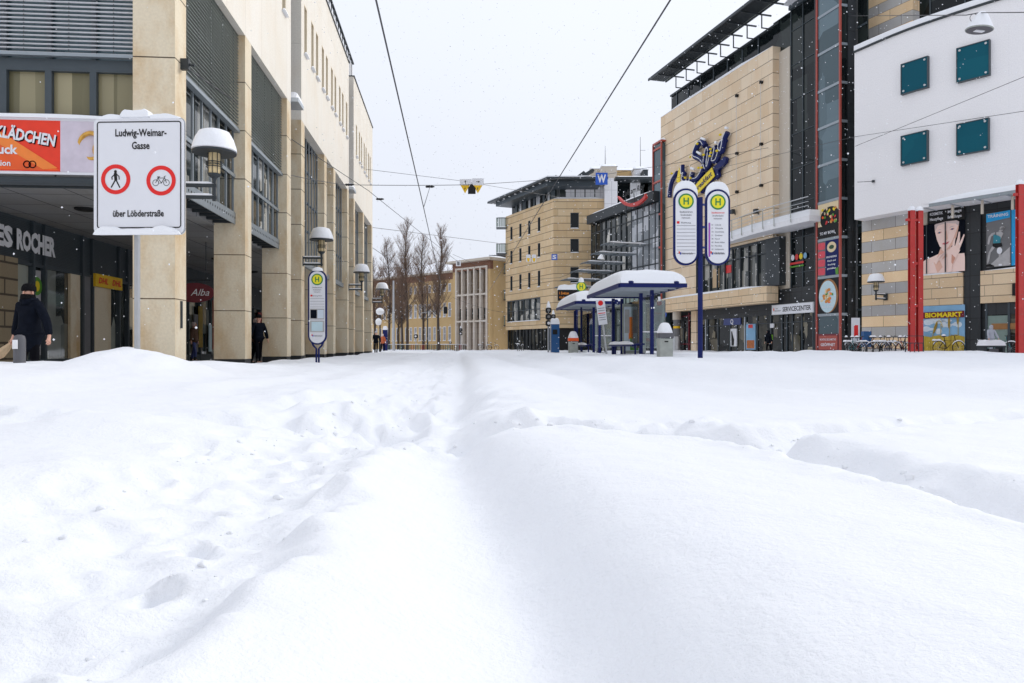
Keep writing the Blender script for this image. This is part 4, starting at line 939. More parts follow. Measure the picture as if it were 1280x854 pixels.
# ------------------------------------------------------------------ market hall: striped stone, curved white volume, poster front
SF = Fr(21.78, 39.6, math.atan(.489)); GF = Fr(25.17, 35.4, math.atan(.656)); GP = GF.phi
mk = thing('market_building', 'building with curved white upper storey, striped stone wall and large shop posters', 'building', (0, 0, 0))
def on(fr, mb, name, parent):
    ob = mb.build(name, parent); ob.location = (fr.o[0], fr.o[1], 0); ob.rotation_euler = (0, 0, fr.phi); return ob
t = MB('striped_stone'); t.box(0, .5, 0, 2.9, 0, 8.4); t.box(.5, 1.4, 0, .5, 0, 8.4); on(SF, t, 'striped_wall', mk)
t = MB('striped_stone'); t.box(2.6, 3.2, SF.ly(1141, 2.6), SF.ly(1075, 2.6), 8.2, 25); on(SF, t, 'upper_striped_wall', mk)
t = MB('dark_panel'); ga = GF.ly(1146, 3.2); t.box(3.2, 3.6, -14, ga, 8.2, 25, 'dark_glass')
for y in np.arange(-13, ga, 1.9): t.box(3.14, 3.2, y, y+.08, 8.2, 25, 'slate_steel')
on(GF, t, 'upper_glazing', mk)
# curved volume
ctrl = [(19.74, 41.5), (21.0, 38.9), (22.4, 36.9), (24.0, 35.0), (26.0, 33.0), (29.4, 30.2), (33.5, 27.6)]
cp_ = cr(ctrl, 6); back = [(x+4.5, y+3.0) for x, y in cp_][::-1]
t = MB('render_white'); t.prism(cp_+back, 8.05, 17.65); cv = t.build('curved_wall', mk)
def band(pts, off0, off1, z0, z1, m, name, par, smooth=False):
    v = []; n = len(pts)
    for i, (x, y) in enumerate(pts):
        a = Vector(pts[max(i-1, 0)]); b = Vector(pts[min(i+1, n-1)]); d = (b-a).normalized(); nn = Vector((d.y, -d.x))
        if nn.dot(Vector((-1, -.5))) < 0: nn = -nn
        v.append((Vector((x, y))+nn*off0, Vector((x, y))+nn*off1))
    vs = []; fs = []
    for p, q_ in v: vs += [(p.x, p.y, z0), (q_.x, q_.y, z0), (q_.x, q_.y, z1), (p.x, p.y, z1)]
    for i in range(n-1):
        for k in range(4): fs.append((4*i+k, 4*i+(k+1) % 4, 4*(i+1)+(k+1) % 4, 4*(i+1)+k))
    fs += [(3, 2, 1, 0), (4*n-4, 4*n-3, 4*n-2, 4*n-1)]
    t = MB(m); t.add(vs, fs, m); return t.build(name, par)
band(cp_, .10, -.3, 17.655, 17.75, 'dark_steel', 'coping', cv)
v = []; rs = random.Random(4)
t = MB('snow')
for i in range(len(cp_)-1):
    x0, y0 = cp_[i]; x1, y1 = cp_[i+1]; k = .30+rs.uniform(-.05, .07)
band(cp_, .05, -1.2, 17.755, 18.05, 'snow', 'coping_snow', cv)
cpL = [0]
for a, b in zip(cp_[:-1], cp_[1:]): cpL.append(cpL[-1]+math.dist(a, b))
def on_curve(px):
    k = (px-CX)/F
    for (x0, y0), (x1, y1) in zip(cp_[:-1], cp_[1:]):
        f0, f1 = x0-k*y0, x1-k*y1
        if f0 <= 0 <= f1: s_ = f0/(f0-f1); return Vector((x0+(x1-x0)*s_, y0+(y1-y0)*s_, 0)), Vector((x1-x0, y1-y0, 0)).normalized()
for pa, pb, yt, yb in ((1129, 1161, 77, 114), (1198, 1237.5, 57, 99), (1129, 1160.5, 168, 204), (1198, 1236.5, 153, 191)):
    A, _ = on_curve(pa); B, _ = on_curve(pb); d = (B-A).normalized(); nn = d.cross(Vector((0, 0, 1))); nn = nn if nn.dot(Vector((-1, -1, 0))) > 0 else -nn
    mid = (A+B)/2; z1, z0 = zc(yt, mid.y), zc(yb, mid.y); Wd = (B-A).length
    t = MB('teal_glass'); t.plate([(0, z0), (Wd, z0), (Wd, z1), (0, z1)], A+nn*.12, d, (0, 0, 1), .05, 'teal_glass'); wo = t.build('teal_window', mk)
    f = MB('slate_steel')
    for a, b, c, e in ((0, Wd, z0-.04, z0), (0, Wd, z1, z1+.04), (-.04, 0, z0-.04, z1+.04), (Wd, Wd+.04, z0-.04, z1+.04)): f.plate([(a, c), (b, c), (b, e), (a, e)], A-nn*.02, d, (0, 0, 1), .22, 'slate_steel')
    f.build('frame', wo)
    for a in (.12, Wd-.12):
        for b in (z0+.12, z1-.12): f = MB('alu'); f.plate(ellp(a, b, .055, .055, 10), A+nn*.19, d, (0, 0, 1), .03, 'alu'); f.build('bolt', wo)
# poster front
t = MB('dark_panel'); G = lambda px, lx=0: GF.ly(px, lx)
t.box(.05, .5, -9, G(1150), 0, 8.2, 'dark_panel'); on(GF, t, 'dark_wall', mk)
t = MB('dark_panel'); t.box(-.12, .05, G(1227), G(1206.5), 0, 8.2, 'dark_panel'); on(GF, t, 'dark_pier', mk)
t = MB('ledge_stone'); t.box(-.18, .05, G(1205.5), G(1142), 2.95, 4.6); on(GF, t, 'parapet', mk)
t = MB('ledge_stone'); t.box(-.18, .05, -9, G(1227.5), 2.95, 4.6); on(GF, t, 'parapet', mk)
t = MB('snow'); snow_cap(t, -.2, .04, G(1205.5), G(1142), 4.6, .14, 12, 3); on(GF, t, 'parapet_snow', mk)
t = MB('snow'); snow_cap(t, -.2, .04, -9, G(1227.5), 4.6, .14, 20, 3); on(GF, t, 'parapet_snow', mk)
t = MB('beige_render'); t.box(-.06, .04, G(1160), G(1150), 7.2, 8.1); on(GF, t, 'render_patch', mk)
f = MB('slate_steel'); g = MB('shop_glass'); g.box(-.02, .04, -9, G(1232), .1, 2.9)
for px in (1234, 1262, 1285, 1320): y = G(px); f.box(-.1, -.02, y-.05, y+.05, .1, 2.95)
f.box(-.08, -.02, -9, G(1232), 2.35, 2.95, 'dark_panel'); fo = on(GF, f, 'shop_window', mk); po = g.build('pane', fo)
t = MB('wheat'); t.box(-.07, -.051, G(1275), G(1240), 1.6, 1.9, 'wood'); t.box(-.05, -.03, G(1262), G(1234), .4, 2.3, 'balcony_green'); t.build('window_print', fo)
# canopy with snow
t = MB('pale_steel'); yA, yB = G(1273, -1.4), G(1153, -1.4)
t.box(-1.5, -.0, yA-4, yB, 8.13, 8.21, 'pale_glass'); t.box(-1.56, -1.5, yA-4, yB, 8.04, 8.26, 'grey_steel')
for y in np.arange(yA-3.5, yB, 1.3): t.box(-1.5, 0, y, y+.07, 8.02, 8.13, 'pale_steel')
cn = on(GF, t, 'canopy', mk); t = MB('snow'); snow_cap(t, -1.58, -.0, yA-4, yB+.02, 8.21, .32, 40, 6, seed=2); t.build('canopy_snow', cn, True)
for y in (G(1194, -1), G(1231, -1), G(1269, -1)): t = MB('beige_render'); t.box(-1.2, -1.1, y, y+.1, 7.35, 8.03); t.build('hanger', cn)

def gthing(name, label, cat, px, z): return thing(name, label, cat, GF.W(-.2, G(px, -.2), z), GP)
# portrait poster
o = gthing('portrait_poster', 'large poster of a bare-shouldered woman touching her chin, on black, under the snowy canopy', 'poster', 1152.5, 4.68)
Wp = (G(1152.5, -.2)-G(1206, -.2)); Hp = 2.66; sx = Wp/464; sz = Hp/500
def q(pts): return [((x-100)*sx, (775-y)*sz) for x, y in pts]
def lay(mb, pts, k, m): mb.plate(q(pts), (-.006*k, 0, 0), (0, -1, 0), (0, 0, 1), .005, m)
t = MB('black'); t.plate([(0, 0), (Wp, 0), (Wp, Hp), (0, Hp)], (.03, 0, 0), (0, -1, 0), (0, 0, 1), .03, 'coat_navy'); t.build('panel', o)
t = MB('skin_mid'); lay(t, [(102, 775), (102, 655), (150, 625), (215, 608), (285, 585), (308, 530), (430, 530), (440, 600), (560, 600), (566, 640), (566, 775)], 1, 'skin_light'); lay(t, [(308, 530), (350, 575), (420, 560), (455, 500), (430, 600), (330, 640), (270, 620)], 2, 'skin_mid'); lay(t, [(235, 660), (300, 650), (330, 720), (275, 775), (255, 720)], 3, 'skin_mid'); t.build('shoulder_print', o)
face = [(243, 290), (250, 360), (270, 440), (300, 510), (345, 550), (370, 552), (410, 535), (455, 490), (480, 430), (500, 350), (506, 285), (480, 275), (370, 268), (260, 280)]
t = MB('skin_light'); lay(t, face, 4, 'skin_light'); lay(t, [(455, 490), (480, 430), (500, 350), (506, 300), (475, 380), (440, 460), (400, 520), (370, 552), (410, 540)], 5, 'skin_mid'); lay(t, [(365, 360), (375, 360), (388, 440), (378, 455), (350, 452), (360, 440)], 5, 'skin_mid'); t.build('face_print', o)
t = MB('hair_pale'); lay(t, [(243, 290), (260, 280), (370, 268), (480, 270), (508, 285), (504, 330), (470, 300), (370, 285), (280, 300), (252, 350)], 5, 'hair_pale'); t.build('hair_print', o)
t = MB('eye_blue'); 
for a, b in ((298, 372), (436, 352)): lay(t, ellp(a, b, 24, 8, 14, -.15), 6, 'skin_shadow'); lay(t, ellp(a, b, 11, 8, 12), 7, 'eye_blue')
lay(t, [(272, 350), (300, 338), (325, 345), (300, 344)], 6, 'hair_pale'); lay(t, [(395, 340), (430, 322), (462, 325), (430, 330)], 6, 'hair_pale'); t.build('eye_print', o)
t = MB('lips'); lay(t, [(325, 488), (350, 478), (366, 482), (385, 474), (408, 470), (385, 492), (358, 500)], 6, 'lips'); t.build('lip_print', o)
t = MB('skin_light')
lay(t, [(380, 570), (440, 520), (490, 520), (520, 570), (470, 650), (440, 700), (430, 775), (375, 775), (390, 660)], 7, 'skin_light')
for pts in ([(430, 560), (445, 480), (462, 440), (470, 455), (462, 520), (470, 570)], [(462, 540), (492, 450), (505, 385), (520, 390), (518, 470), (495, 560)], [(485, 540), (530, 470), (558, 415), (568, 425), (545, 490), (510, 570)], [(290, 640), (350, 570), (420, 545), (425, 565), (360, 600), (310, 660)], [(240, 660), (300, 600), (350, 575), (355, 590), (300, 640), (262, 690)]): lay(t, pts, 8, 'skin_light')
lay(t, [(432, 600), (470, 640), (440, 700), (428, 680)], 8, 'skin_shadow'); t.build('hand_print', o)
t = MB('dark_steel')
for x in (160, 366): t.plate(q([(x-5, 775), (x+5, 775), (x+5, 275), (x-5, 275)]), (-.06, 0, 0), (0, -1, 0), (0, 0, 1), .04, 'dark_steel')
t.build('window_bar', o)
o = gthing('header_sign', 'black header strip with two lines of white lettering above the portrait poster', 'sign', 1160, 7.38)
Wh = G(1160, -.2)-G(1206, -.2); t = MB('black'); t.box(-.01, .02, -Wh, 0, 0, .75, 'black'); t.build('panel', o)
t = MB('sign_white')
for a, b in ((.06, .42), (.55, .92)):
    for k, s_ in enumerate(('KOSMETIK', 'Hautpflege') if a < .3 else ('Massage', 'Behandlungen')): t.text(s_, (-.01, -Wh*(a+b)/2, .42-.28*k), (0, -1, 0), (0, 0, 1), .15, .02, w=Wh*(b-a))
t.build('lettering', o)
# organic market poster
o = gthing('market_poster', 'shop window poster of a wheat field with yellow letters on a dark red strip', 'poster', 1152.5, .25)
Wm = G(1152.5, -.2)-G(1206, -.2); t = MB('sky_print'); t.plate([(0, 0), (Wm, 0), (Wm, 2.68), (0, 2.68)], (.03, 0, 0), (0, -1, 0), (0, 0, 1), .03, 'sky_print'); t.build('sky_panel', o)
rr = random.Random(8); t = MB('cloud_print')
for k in range(16): a, b = rr.uniform(.2, Wm-.2), rr.uniform(1.2, 2.1); t.plate(ellp(a, b, rr.uniform(.12, .35), rr.uniform(.06, .16), 12), (-.002*(k % 5)-.002, 0, 0), (0, -1, 0), (0, 0, 1), .004, 'cloud_print')
t.build('cloud_print', o)
t = MB('wheat'); t.plate([(0, 0), (Wm, 0), (Wm, 1.0), (Wm*.8, 1.12), (Wm*.6, 1.02), (Wm*.4, 1.1), (Wm*.2, 1.0), (0, 1.08)], (-.014, 0, 0), (0, -1, 0), (0, 0, 1), .004, 'wheat')
for k in range(70): x = rr.uniform(.05, Wm-.05); hh = rr.uniform(.3, 1.25); t.plate([(x, 0), (x+.03, 0), (x+.03+rr.uniform(-.08, .08), hh)], (-.018-.001*(k % 4), 0, 0), (0, -1, 0), (0, 0, 1), .002, 'wheat_dark' if k % 2 else 'wheat')
for k in range(4):
    x = Wm*(.25+.2*k); pts = [(x, .1), (x+.05, 1.2), (x+.2, 1.75), (x+.42, 1.85), (x+.55, 1.5)] if k == 0 else [(x, .1), (x+.02, 1.6+.2*k)]
    t.tube([(-.03, -a, b) for a, b in cr(pts)], .015, 4, 'wheat')
    if k in (0, 2, 3): a, b = (pts[2] if k == 0 else pts[-1]); t.plate(ellp(a-.02, b-.25, .06, .32, 14, -.3 if k == 0 else 0), (-.034, 0, 0), (0, -1, 0), (0, 0, 1), .008, 'wheat_dark')
t.build('wheat_print', o)
t = MB('maroon'); t.plate([(0, 2.0), (Wm, 2.02), (Wm, 2.36), (0, 2.34)], (-.04, 0, 0), (0, -1, 0), (0, 0, 1), .01, 'maroon'); to = t.build('name_strip', o)
t = MB('yellow'); t.text('BIOMARKT', (-.055, -Wm*.52, 2.06), (0, -1, 0), (0, 0, 1), .24, .04, w=Wm*.86, lift=.006); t.build('lettering', to)
# gym posters
o = gthing('gym_poster', 'grey poster of a crouching athlete in a teal top under a blue header', 'poster', 1233, 4.75)
Wg = G(1233, -.2)-G(1263.5, -.2); sx = Wg/290; Hg = 2.75; sz = Hg/620
def q2(pts): return [((x-785)*sx, (730-y)*sz) for x, y in pts]
def lay2(mb, pts, k, m): mb.plate(q2(pts), (-.006*k, 0, 0), (0, -1, 0), (0, 0, 1), .005, m)
t = MB('print_grey'); t.plate([(0, 0), (Wg, 0), (Wg, Hg), (0, Hg)], (.03, 0, 0), (0, -1, 0), (0, 0, 1), .03, 'print_grey'); lay2(t, [(800, 725), (1065, 520), (1065, 725)], 1, 'print_mid'); t.build('panel', o)
t = MB('cyan_sign'); lay2(t, [(785, 215), (1070, 190), (1070, 108), (785, 120)], 2, 'cyan_sign'); t.text('TRAINING', (-.02, -Wg*.48, (730-165)*sz), (0, -1, 0), (0, 0, 1), .14, .02, m='sign_white'); t.build('header_print', o)
t = MB('print_mid')
for pts in ([(800, 460), (815, 380), (850, 345), (890, 335), (885, 360), (845, 380), (820, 470)], [(930, 330), (970, 290), (1010, 290), (980, 330)], [(905, 340), (960, 330), (990, 360), (960, 420), (915, 400)], [(860, 490), (900, 500), (840, 560), (820, 660), (800, 690), (795, 660), (815, 560)], [(915, 520), (960, 510), (975, 560), (960, 580), (965, 710), (940, 710), (935, 590)], ellp(975, 300, 28, 22, 12)): lay2(t, pts, 3, 'print_mid')
lay2(t, ellp(945, 550, 32, 38, 14), 4, 'sign_white'); lay2(t, [(750+35, 700), (830, 690), (880, 715), (880, 728), (785, 722)], 4, 'black'); lay2(t, [(935, 700), (970, 700), (975, 722), (935, 722)], 4, 'sign_white'); t.build('athlete_print', o)
t = MB('teal_cloth'); lay2(t, [(875, 360), (935, 380), (960, 400), (955, 465), (870, 460)], 5, 'teal_cloth'); lay2(t, [(865, 465), (970, 465), (980, 505), (905, 515), (862, 495)], 5, 'black'); t.build('clothes_print', o)
o = gthing('gym_banner', 'narrow black banner with tall white and blue vertical letters beside the right red post', 'banner', 1264.5, 4.75)
Wg = G(1264.5, -.2)-G(1292, -.2); t = MB('black'); t.box(-.004, .03, -Wg, 0, 0, 2.75, 'black'); t.box(-.012, -.004, -.16, 0, 0, 2.4, 'cyan_sign'); t.box(-.012, -.004, -Wg, 0, 2.4, 2.75, 'cyan_sign'); t.build('panel', o)
t = MB('sign_white'); t.text('GYM', (-.014, -.62, .12), (0, 0, 1), (0, 1, 0), .40, .02, 'l', w=.72); t.build('white_lettering', o)
t = MB('cyan_sign'); t.text('HOUSE', (-.014, -.62, .90), (0, 0, 1), (0, 1, 0), .40, .02, 'l', w=1.3); t.build('blue_lettering', o)
o = gthing('black_shop_sign', 'small black sign with white letters on the stone parapet beside the right red post', 'sign', 1266, 3.25)
t = MB('black'); t.box(-.08, -.01, -2.2, 0, 0, .62, 'black'); t.build('panel', o); t = MB('sign_white'); t.text('FITNESS', (-.085, -.9, .16), (0, -1, 0), (0, 0, 1), .28, .02, w=1.5); t.build('lettering', o)

# red steel posts
def redpost(px, z, top, lab, dbl=True):
    b = P(px, 440, z); o = thing('steel_post', lab, 'post', (b.x, b.y, 0), math.radians(10), 'red steel posts before the posters')
    for dx in ((-.21, .21) if dbl else (0,)):
        t = MB('red_paint'); t.box(dx-.13, dx+.13, -.09, -.07, 0, top); t.box(dx-.13, dx+.13, .07, .09, 0, top); t.box(dx-.02, dx+.02, -.07, .07, 0, top); 
        for k in range(9): zz = .4+k*top/9; t.box(dx-.12, dx+.12, -.095, -.091, zz, zz+.03, 'red_steel')
        t.build('steel_column', o)
        s = MB('snow'); s.lathe((dx, 0, top), [(.17, -.0), (.16, .1), (.08, .2)], 10); s.build('snow_cap', o, True)
    t = MB('red_paint')
    for z_ in (.5, 2.6, 4.6, top-.5): t.box(-.5 if z_ > 5 else -.08, .08, -.06, .06, z_, z_+.12, 'red_paint')
    t.build('cross_plate', o)
    return o
redpost(1144.5, 34, 7.15, 'double red steel post in front of the striped stone wall')
redpost(1280, 31.2, 7.75, 'red steel post at the right edge of the photo, beside the gym banner')
ol = thing('wall_lamp', 'white dome lamp on the grey and yellow striped stone wall', 'lamp', SF.W(-.85, SF.ly(1095, -.85), zc(352, 40)+.0), SF.phi)
lamp_parts(ol, armlen=.85, wall=1)
ol.scale = (.95, .95, .95)
# ------------------------------------------------------------------ corner block with the flat overhanging roof
Cz = 80.0; Cx = (691.8-CX)/F*Cz; WP = math.atan(203 and .4856)
WF = Fr(Cx, Cz, WP)
cb = thing('corner_office_block', 'ochre stone corner block with narrow windows and a wide flat roof, behind the tram shelters', 'building', (0, 0, 0))
def onf(fr, mb, name, parent=None, smooth=False):
    ob = mb.build(name, parent, smooth); ob.location = (fr.o[0], fr.o[1], 0); ob.rotation_euler = (0, 0, fr.phi); return ob
Lw = WF.ly(632); zS = zc(248.5, Cz); z0w = zc(410, Cz)
# left face with real openings
cols = [639.3, 650.5, 661.6, 673.8]; yy = [WF.ly(p) for p in cols]; ym = WF.ly(673.8); Yq = WF.Y(0, ym)
rows = [(zc(290, Yq), zc(271.8, Yq)), (zc(322, Yq), zc(304, Yq)), (zc(358.7, Yq), zc(338.4, Yq))]
hw = .30
t = MB('ochre_stone'); zlev = [z0w]; bw0, bw1 = zc(400.3, Yq), zc(371.8, Yq)
yb0, yb1 = WF.ly(675.5), WF.ly(634)
t.box(0, .5, 0, Lw, z0w, bw0); t.box(0, .5, 0, yb0, bw0, bw1); t.box(0, .5, yb1, Lw, bw0, bw1)
prevz = bw1
for a, b in sorted(rows):
    t.box(0, .5, 0, Lw, prevz, a); py = 0
    for y in sorted(yy): t.box(0, .5, py, y-hw, a, b); py = y+hw
    t.box(0, .5, py, Lw, a, b); prevz = b
t.box(0, .5, 0, Lw, prevz, zS); onf(WF, t, 'side_wall', cb)
wroot = cb
for a, b in rows:
    for y in yy:
        p = WF.W(0, y+hw, a); window(cb, p, WP-PI/2, 2*hw, b-a, .25, 1, 1, 'slate_steel', 'dark_glass', True, .05)
p = WF.W(0, yb1, bw0); window(cb, p, WP-PI/2, yb1-yb0, bw1-bw0, .2, 6, 2, 'slate_steel', 'cafe_glass', True, .09, name='wide_window')
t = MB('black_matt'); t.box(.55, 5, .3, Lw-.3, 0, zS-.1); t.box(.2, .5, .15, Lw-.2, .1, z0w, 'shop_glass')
for y in np.arange(.2, Lw, .9): t.box(.12, .198, y, y+.12, .1, z0w, 'dark_steel'); onf(WF, t, 'ground_floor_glazing', cb)
# camera-facing wall
x1w = (756-CX)/F*Cz; fx = [(713, 723.5)]; t = MB('ochre_stone'); X = lambda px: (px-CX)/F*Cz
rz_ = [(zc(285.6, Cz), zc(266, Cz)), (zc(316, Cz), zc(298.7, Cz)), (zc(354, Cz), zc(334, Cz))]
pv_ = z0w
for a, b in sorted(rz_): t.box(Cx, x1w, Cz, Cz+.5, pv_, a); t.box(Cx, X(713), Cz, Cz+.5, a, b); t.box(X(723.5), x1w, Cz, Cz+.5, a, b); pv_ = b
t.box(Cx, x1w, Cz, Cz+.5, pv_, zS); t.build('front_wall', cb)
for a, b in rz_: window(cb, (X(713), Cz, a), 0, X(723.5)-X(713), b-a, .25, 1, 1, 'slate_steel', 'dark_glass', True, .06)
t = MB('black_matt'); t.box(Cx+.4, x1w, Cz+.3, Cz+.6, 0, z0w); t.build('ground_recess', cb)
t = MB('white_panel'); t.box(X(755), X(771), Cz-.5, Cz+3, 0, zc(228, Cz)); t.build('stair_tower', cb)
# attic storey: recessed glass with pale panels
zA = zc(222, Cz)
t = MB('dark_glass'); t.box(.7, .8, .7, Lw-.4, zS+.1, zA+.5)
for k in range(9): y = .8+k*(Lw-1.6)/9; t.box(.62, .7, y, y+(.5 if k % 3 else .9), zS+.1, zA+.4, 'alu' if k % 2 else 'slate_steel')
onf(WF, t, 'attic_side', cb)
t = MB('dark_glass'); t.box(Cx+.8, X(755), Cz+.8, Cz+.9, zS+.1, zA+.4)
for k in range(5): x = X(708)+k*1.1; t.box(x, x+.98, Cz+.72, Cz+.8, zS+.1, zA+.1, 'white_panel')
t.build('attic_front', cb); t = MB('snow'); snow_cap(t, Cx, x1w, Cz-.1, Cz+.7, zS, .2, 20, 3); t.build('ledge_snow', cb, True)
A = P(683.5, 221, Cz-2.2); zr = zc(221, Cz-2.2); B = WF.W(-2.0, Lw+1.2); Cc = Vector((X(757), Cz-2.2, 0))
pf = [(A.x, A.y), (Cc.x, Cc.y), (Cc.x, Cz+8), (WF.W(4, Lw+1.2).x, WF.W(4, Lw+1.2).y), (B.x, B.y)]
t = MB('dark_steel'); t.prism(pf, zr-.22, zr, 'dark_steel')
c = Vector((sum(a for a, b in pf)/5, sum(b for a, b in pf)/5)); t.prism([((a-c.x)*.86+c.x, (b-c.y)*.86+c.y) for a, b in pf], zr-.75, zr-.22, 'slate_steel'); rf = t.build('roof', cb)
for k in range(10): y = -1+k*(Lw+1.6)/9; t = MB('lamp_white'); q = WF.W(-1.4, y); t.lathe((q.x, q.y, zr-.30), [(.14, 0), (.14, .08)], 8); t.build('roof_light', rf)
t = MB('snow'); t.prism([((a-c.x)*.99+c.x, (b-c.y)*.99+c.y) for a, b in pf], zr+.003, zr+.14); t.build('roof_snow', rf)
# roof plant
for px0, px1, py, d, m, nm in ((738, 756, 211, 6, 'beige_render', 'plant_room'), (752, 771, 208, 4, 'beige_render', 'plant_room'), (771, 793, 213, 7, 'ochre_plaster', 'plant_room'), (793, 806, 211, 5, 'white_panel', 'plant_room'), (804.5, 810, 212, 3, 'dark_steel', 'vent_box')):
    t = MB(m); z_ = zc(py, Cz+d); t.box((px0-CX)/F*(Cz+d), (px1-CX)/F*(Cz+d), Cz+d, Cz+d+3, zr-1, z_); o_ = t.build(nm, cb); s = MB('snow'); snow_cap(s, (px0-CX)/F*(Cz+d)-.1, (px1-CX)/F*(Cz+d)+.1, Cz+d-.1, Cz+d+3, z_, .4, 8, 4); s.build('snow_cap', o_, True)
t = MB('dark_steel'); q = P(735, 217, Cz+2); t.obox(q, (.6, 0, .35), (0, .5, 0), (-.1, 0, .12)); q = P(726, 219, Cz+2); t.obox(q, (.4, 0, .3), (0, .4, 0), (-.1, 0, .1)); t.build('roof_vent', cb)
t = MB('cable'); q = P(756.5, 210, Cz+5); t.tube([q, q+Vector((0, 0, 2.6))], [.05, .015], 5); q = P(800.5, 211, Cz+6); t.tube([q, q+Vector((0, 0, 3.8))], [.04, .02], 5); t.tube([q+Vector((0, 0, 2.2)), q+Vector((.6, 0, 2.2))], .02, 4); t.build('antenna', cb)
# right part of the top storey behind the panel tower
t = MB('dark_glass'); t.box(X(771), X(822), Cz+3, Cz+4, zS-6, zc(226, Cz+3)); t.box(X(793), X(806), Cz+2.8, Cz+3, zS-3, zc(228, Cz+3), 'white_panel'); t.box(X(771), X(822), Cz+1, Cz+3, zc(229, Cz+3), zc(226, Cz+3), 'dark_steel'); t.box(X(771), X(822), Cz+2.7, Cz+3.0, zS-6, zS-2.2, 'ochre_stone'); t.build('rear_wing', cb)
s = MB('snow'); snow_cap(s, X(771), X(822), Cz+1, Cz+4, zc(226, Cz+3), .25, 16, 3); s.build('wing_snow', cb, True)
# balconies at the far end
def balcony(par, loc, rz, w_, d_=1.2):
    t = MB('slate_steel'); t.box(0, w_, -d_, 0, 0, .14); bo = t.build('balcony', par); bo.location = loc; bo.rotation_euler = (0, 0, rz)
    g_ = MB('balcony_green')
    for k in range(5): x = .05+k*(w_-.1)/5; g_.box(x, x+(w_-.1)/5-.08, -d_, -d_+.03, .2, 1.25)
    g_.box(.0, .03, -d_, 0, .2, 1.25); go_ = g_.build('balcony_panel', bo)
    r_ = MB('slate_steel'); r_.box(0, w_, -d_-.02, -d_+.04, 1.25, 1.32); r_.build('handrail', bo)
    s_ = MB('snow'); snow_cap(s_, 0, w_, -d_, -d_+.3, 1.32, .09, 4, 2); s_.build('snow_cap', bo, True)
for py in (287, 319): q = P(620.5, py, 91.5); balcony(cb, q, 0, 1.3, 1.0)

# ------------------------------------------------------------------ glass hall between the blocks
HF = Fr(*(lambda a: (a.x, a.y))(P(815, 433, 66)), math.atan(((815-CX)/F*66-(739-CX)/F*77.7)/11.7))
gh = thing('glass_hall', 'dark glass hall with snow-edged sloping fascia and stepped steel canopies beside the sandstone gallery', 'building', (HF.o[0], HF.o[1], 0), HF.phi)
Lh = HF.ly(739); zt2 = HF.zp(739, 270.5)
t = MB('cafe_glass'); t.box(.1, .2, -1, Lh, 0, zt2-1.0); 
m_ = MB('dark_steel')
for y in np.linspace(-.5, Lh, 13): m_.box(0, .1, y-.06, y+.06, 0, zt2-.9)
for z in (2.8, 5.6, 8.2, 10.6, 12.8): 
    if z < zt2-.9: m_.box(.02, .098, -1, Lh, z, z+.12)
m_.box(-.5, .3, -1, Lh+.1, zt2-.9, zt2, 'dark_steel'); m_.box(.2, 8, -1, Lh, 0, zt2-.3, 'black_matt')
fo = m_.build('hall_frame', gh); t.build('pane', fo)
t = MB('pale_glass'); t.box(.05, .09, -1, HF.ly(788), 7.2, zt2-1.0)  # pane in a paler glass colour over the upper near end of the hall
t.build('lit_pane', gh); t = MB('dark_glass'); t.box(.05, .09, HF.ly(752), Lh, 2, zt2-1.0); t.box(.05, .09, -1, HF.ly(776), 3.0, 7.1, 'cafe_glass'); t.build('dark_pane', gh)
s = MB('snow'); snow_cap(s, -.55, 8, -1, Lh+.1, zt2, .3, 24, 6); s.build('roof_snow', gh, True)
for k in range(6):
    px = 722+k*18; y = min(Lh-.3, HF.ly(735+k*14)); z = 7.0+k*.62
    t = MB('pale_steel')
    for j in range(6): t.box(-4.2+j*.02, -.0, y-.9+j*.30, y-.82+j*.30, z, z+.07, 'grey_steel')
    t.box(-4.2, -4.12, y-1, y+.8, z-.08, z-.003, 'slate_steel'); t.box(-2.2, -2.12, y-1, y+.8, z-.08, z-.003, 'slate_steel'); co_b = t.build('steel_canopy', gh)
    s = MB('snow'); snow_cap(s, -4.2, -.1, y-.95, y-.75, z+.075, .10, 10, 3, rough=.4); s.build('canopy_snow', co_b, True)
t = MB('balcony_green'); 
for k in range(22): y = -1+k*(Lh+5)/22; t.box(-1.6, -1.55, y, y+.5, 4.7, 5.9)
t.box(-1.62, -1.52, -1, Lh+4, 5.9, 5.98, 'pale_steel'); t.box(-1.7, 0, -1, Lh, 4.5, 4.65, 'soffit'); t.build('gallery_balustrade', gh)
# red arc sign
t0 = HF.ly(790, -1.1); o = thing('arc_sign', 'red crescent sign with dark cursive lettering on the roof edge of the glass hall', 'sign', HF.W(-1.1, t0, HF.z(252, -1.1, t0)), HF.phi-PI/2)
D_ = HF.Y(-.6, t0); k = D_/F
def ap(x, y): l_ = HF.ly(720+x/10.67, -1.1); return (t0-l_, HF.z(200+y/10.67, -1.1, l_)-HF.z(252, -1.1, t0))
t = MB('red_paint'); outer = [ap(x, y) for x, y in ((575, 485), (620, 555), (680, 605), (770, 628), (860, 600), (930, 540), (958, 500), (945, 450))]; inner = [ap(x, y) for x, y in ((940, 480), (900, 525), (840, 560), (770, 580), (700, 575), (640, 540), (600, 500))]
t.plate(cr(outer, 3)+cr(inner, 3), (0, 0, 0), (1, 0, 0), (0, 0, 1), .25, 'red_paint'); t.build('crescent', o)
t = MB('black'); a, b = ap(640, 500), ap(935, 385); U = Vector((b[0]-a[0], 0, b[1]-a[1])).normalized(); V = Vector((-U.z, 0, U.x))
t.text('Café am Ring', Vector(((a[0]+b[0])/2, -.2, (a[1]+b[1])/2)), U, V, .50, .03, w=math.dist(a, b), m='black', shear=.3); t.build('lettering', o)
t = MB('dark_steel')
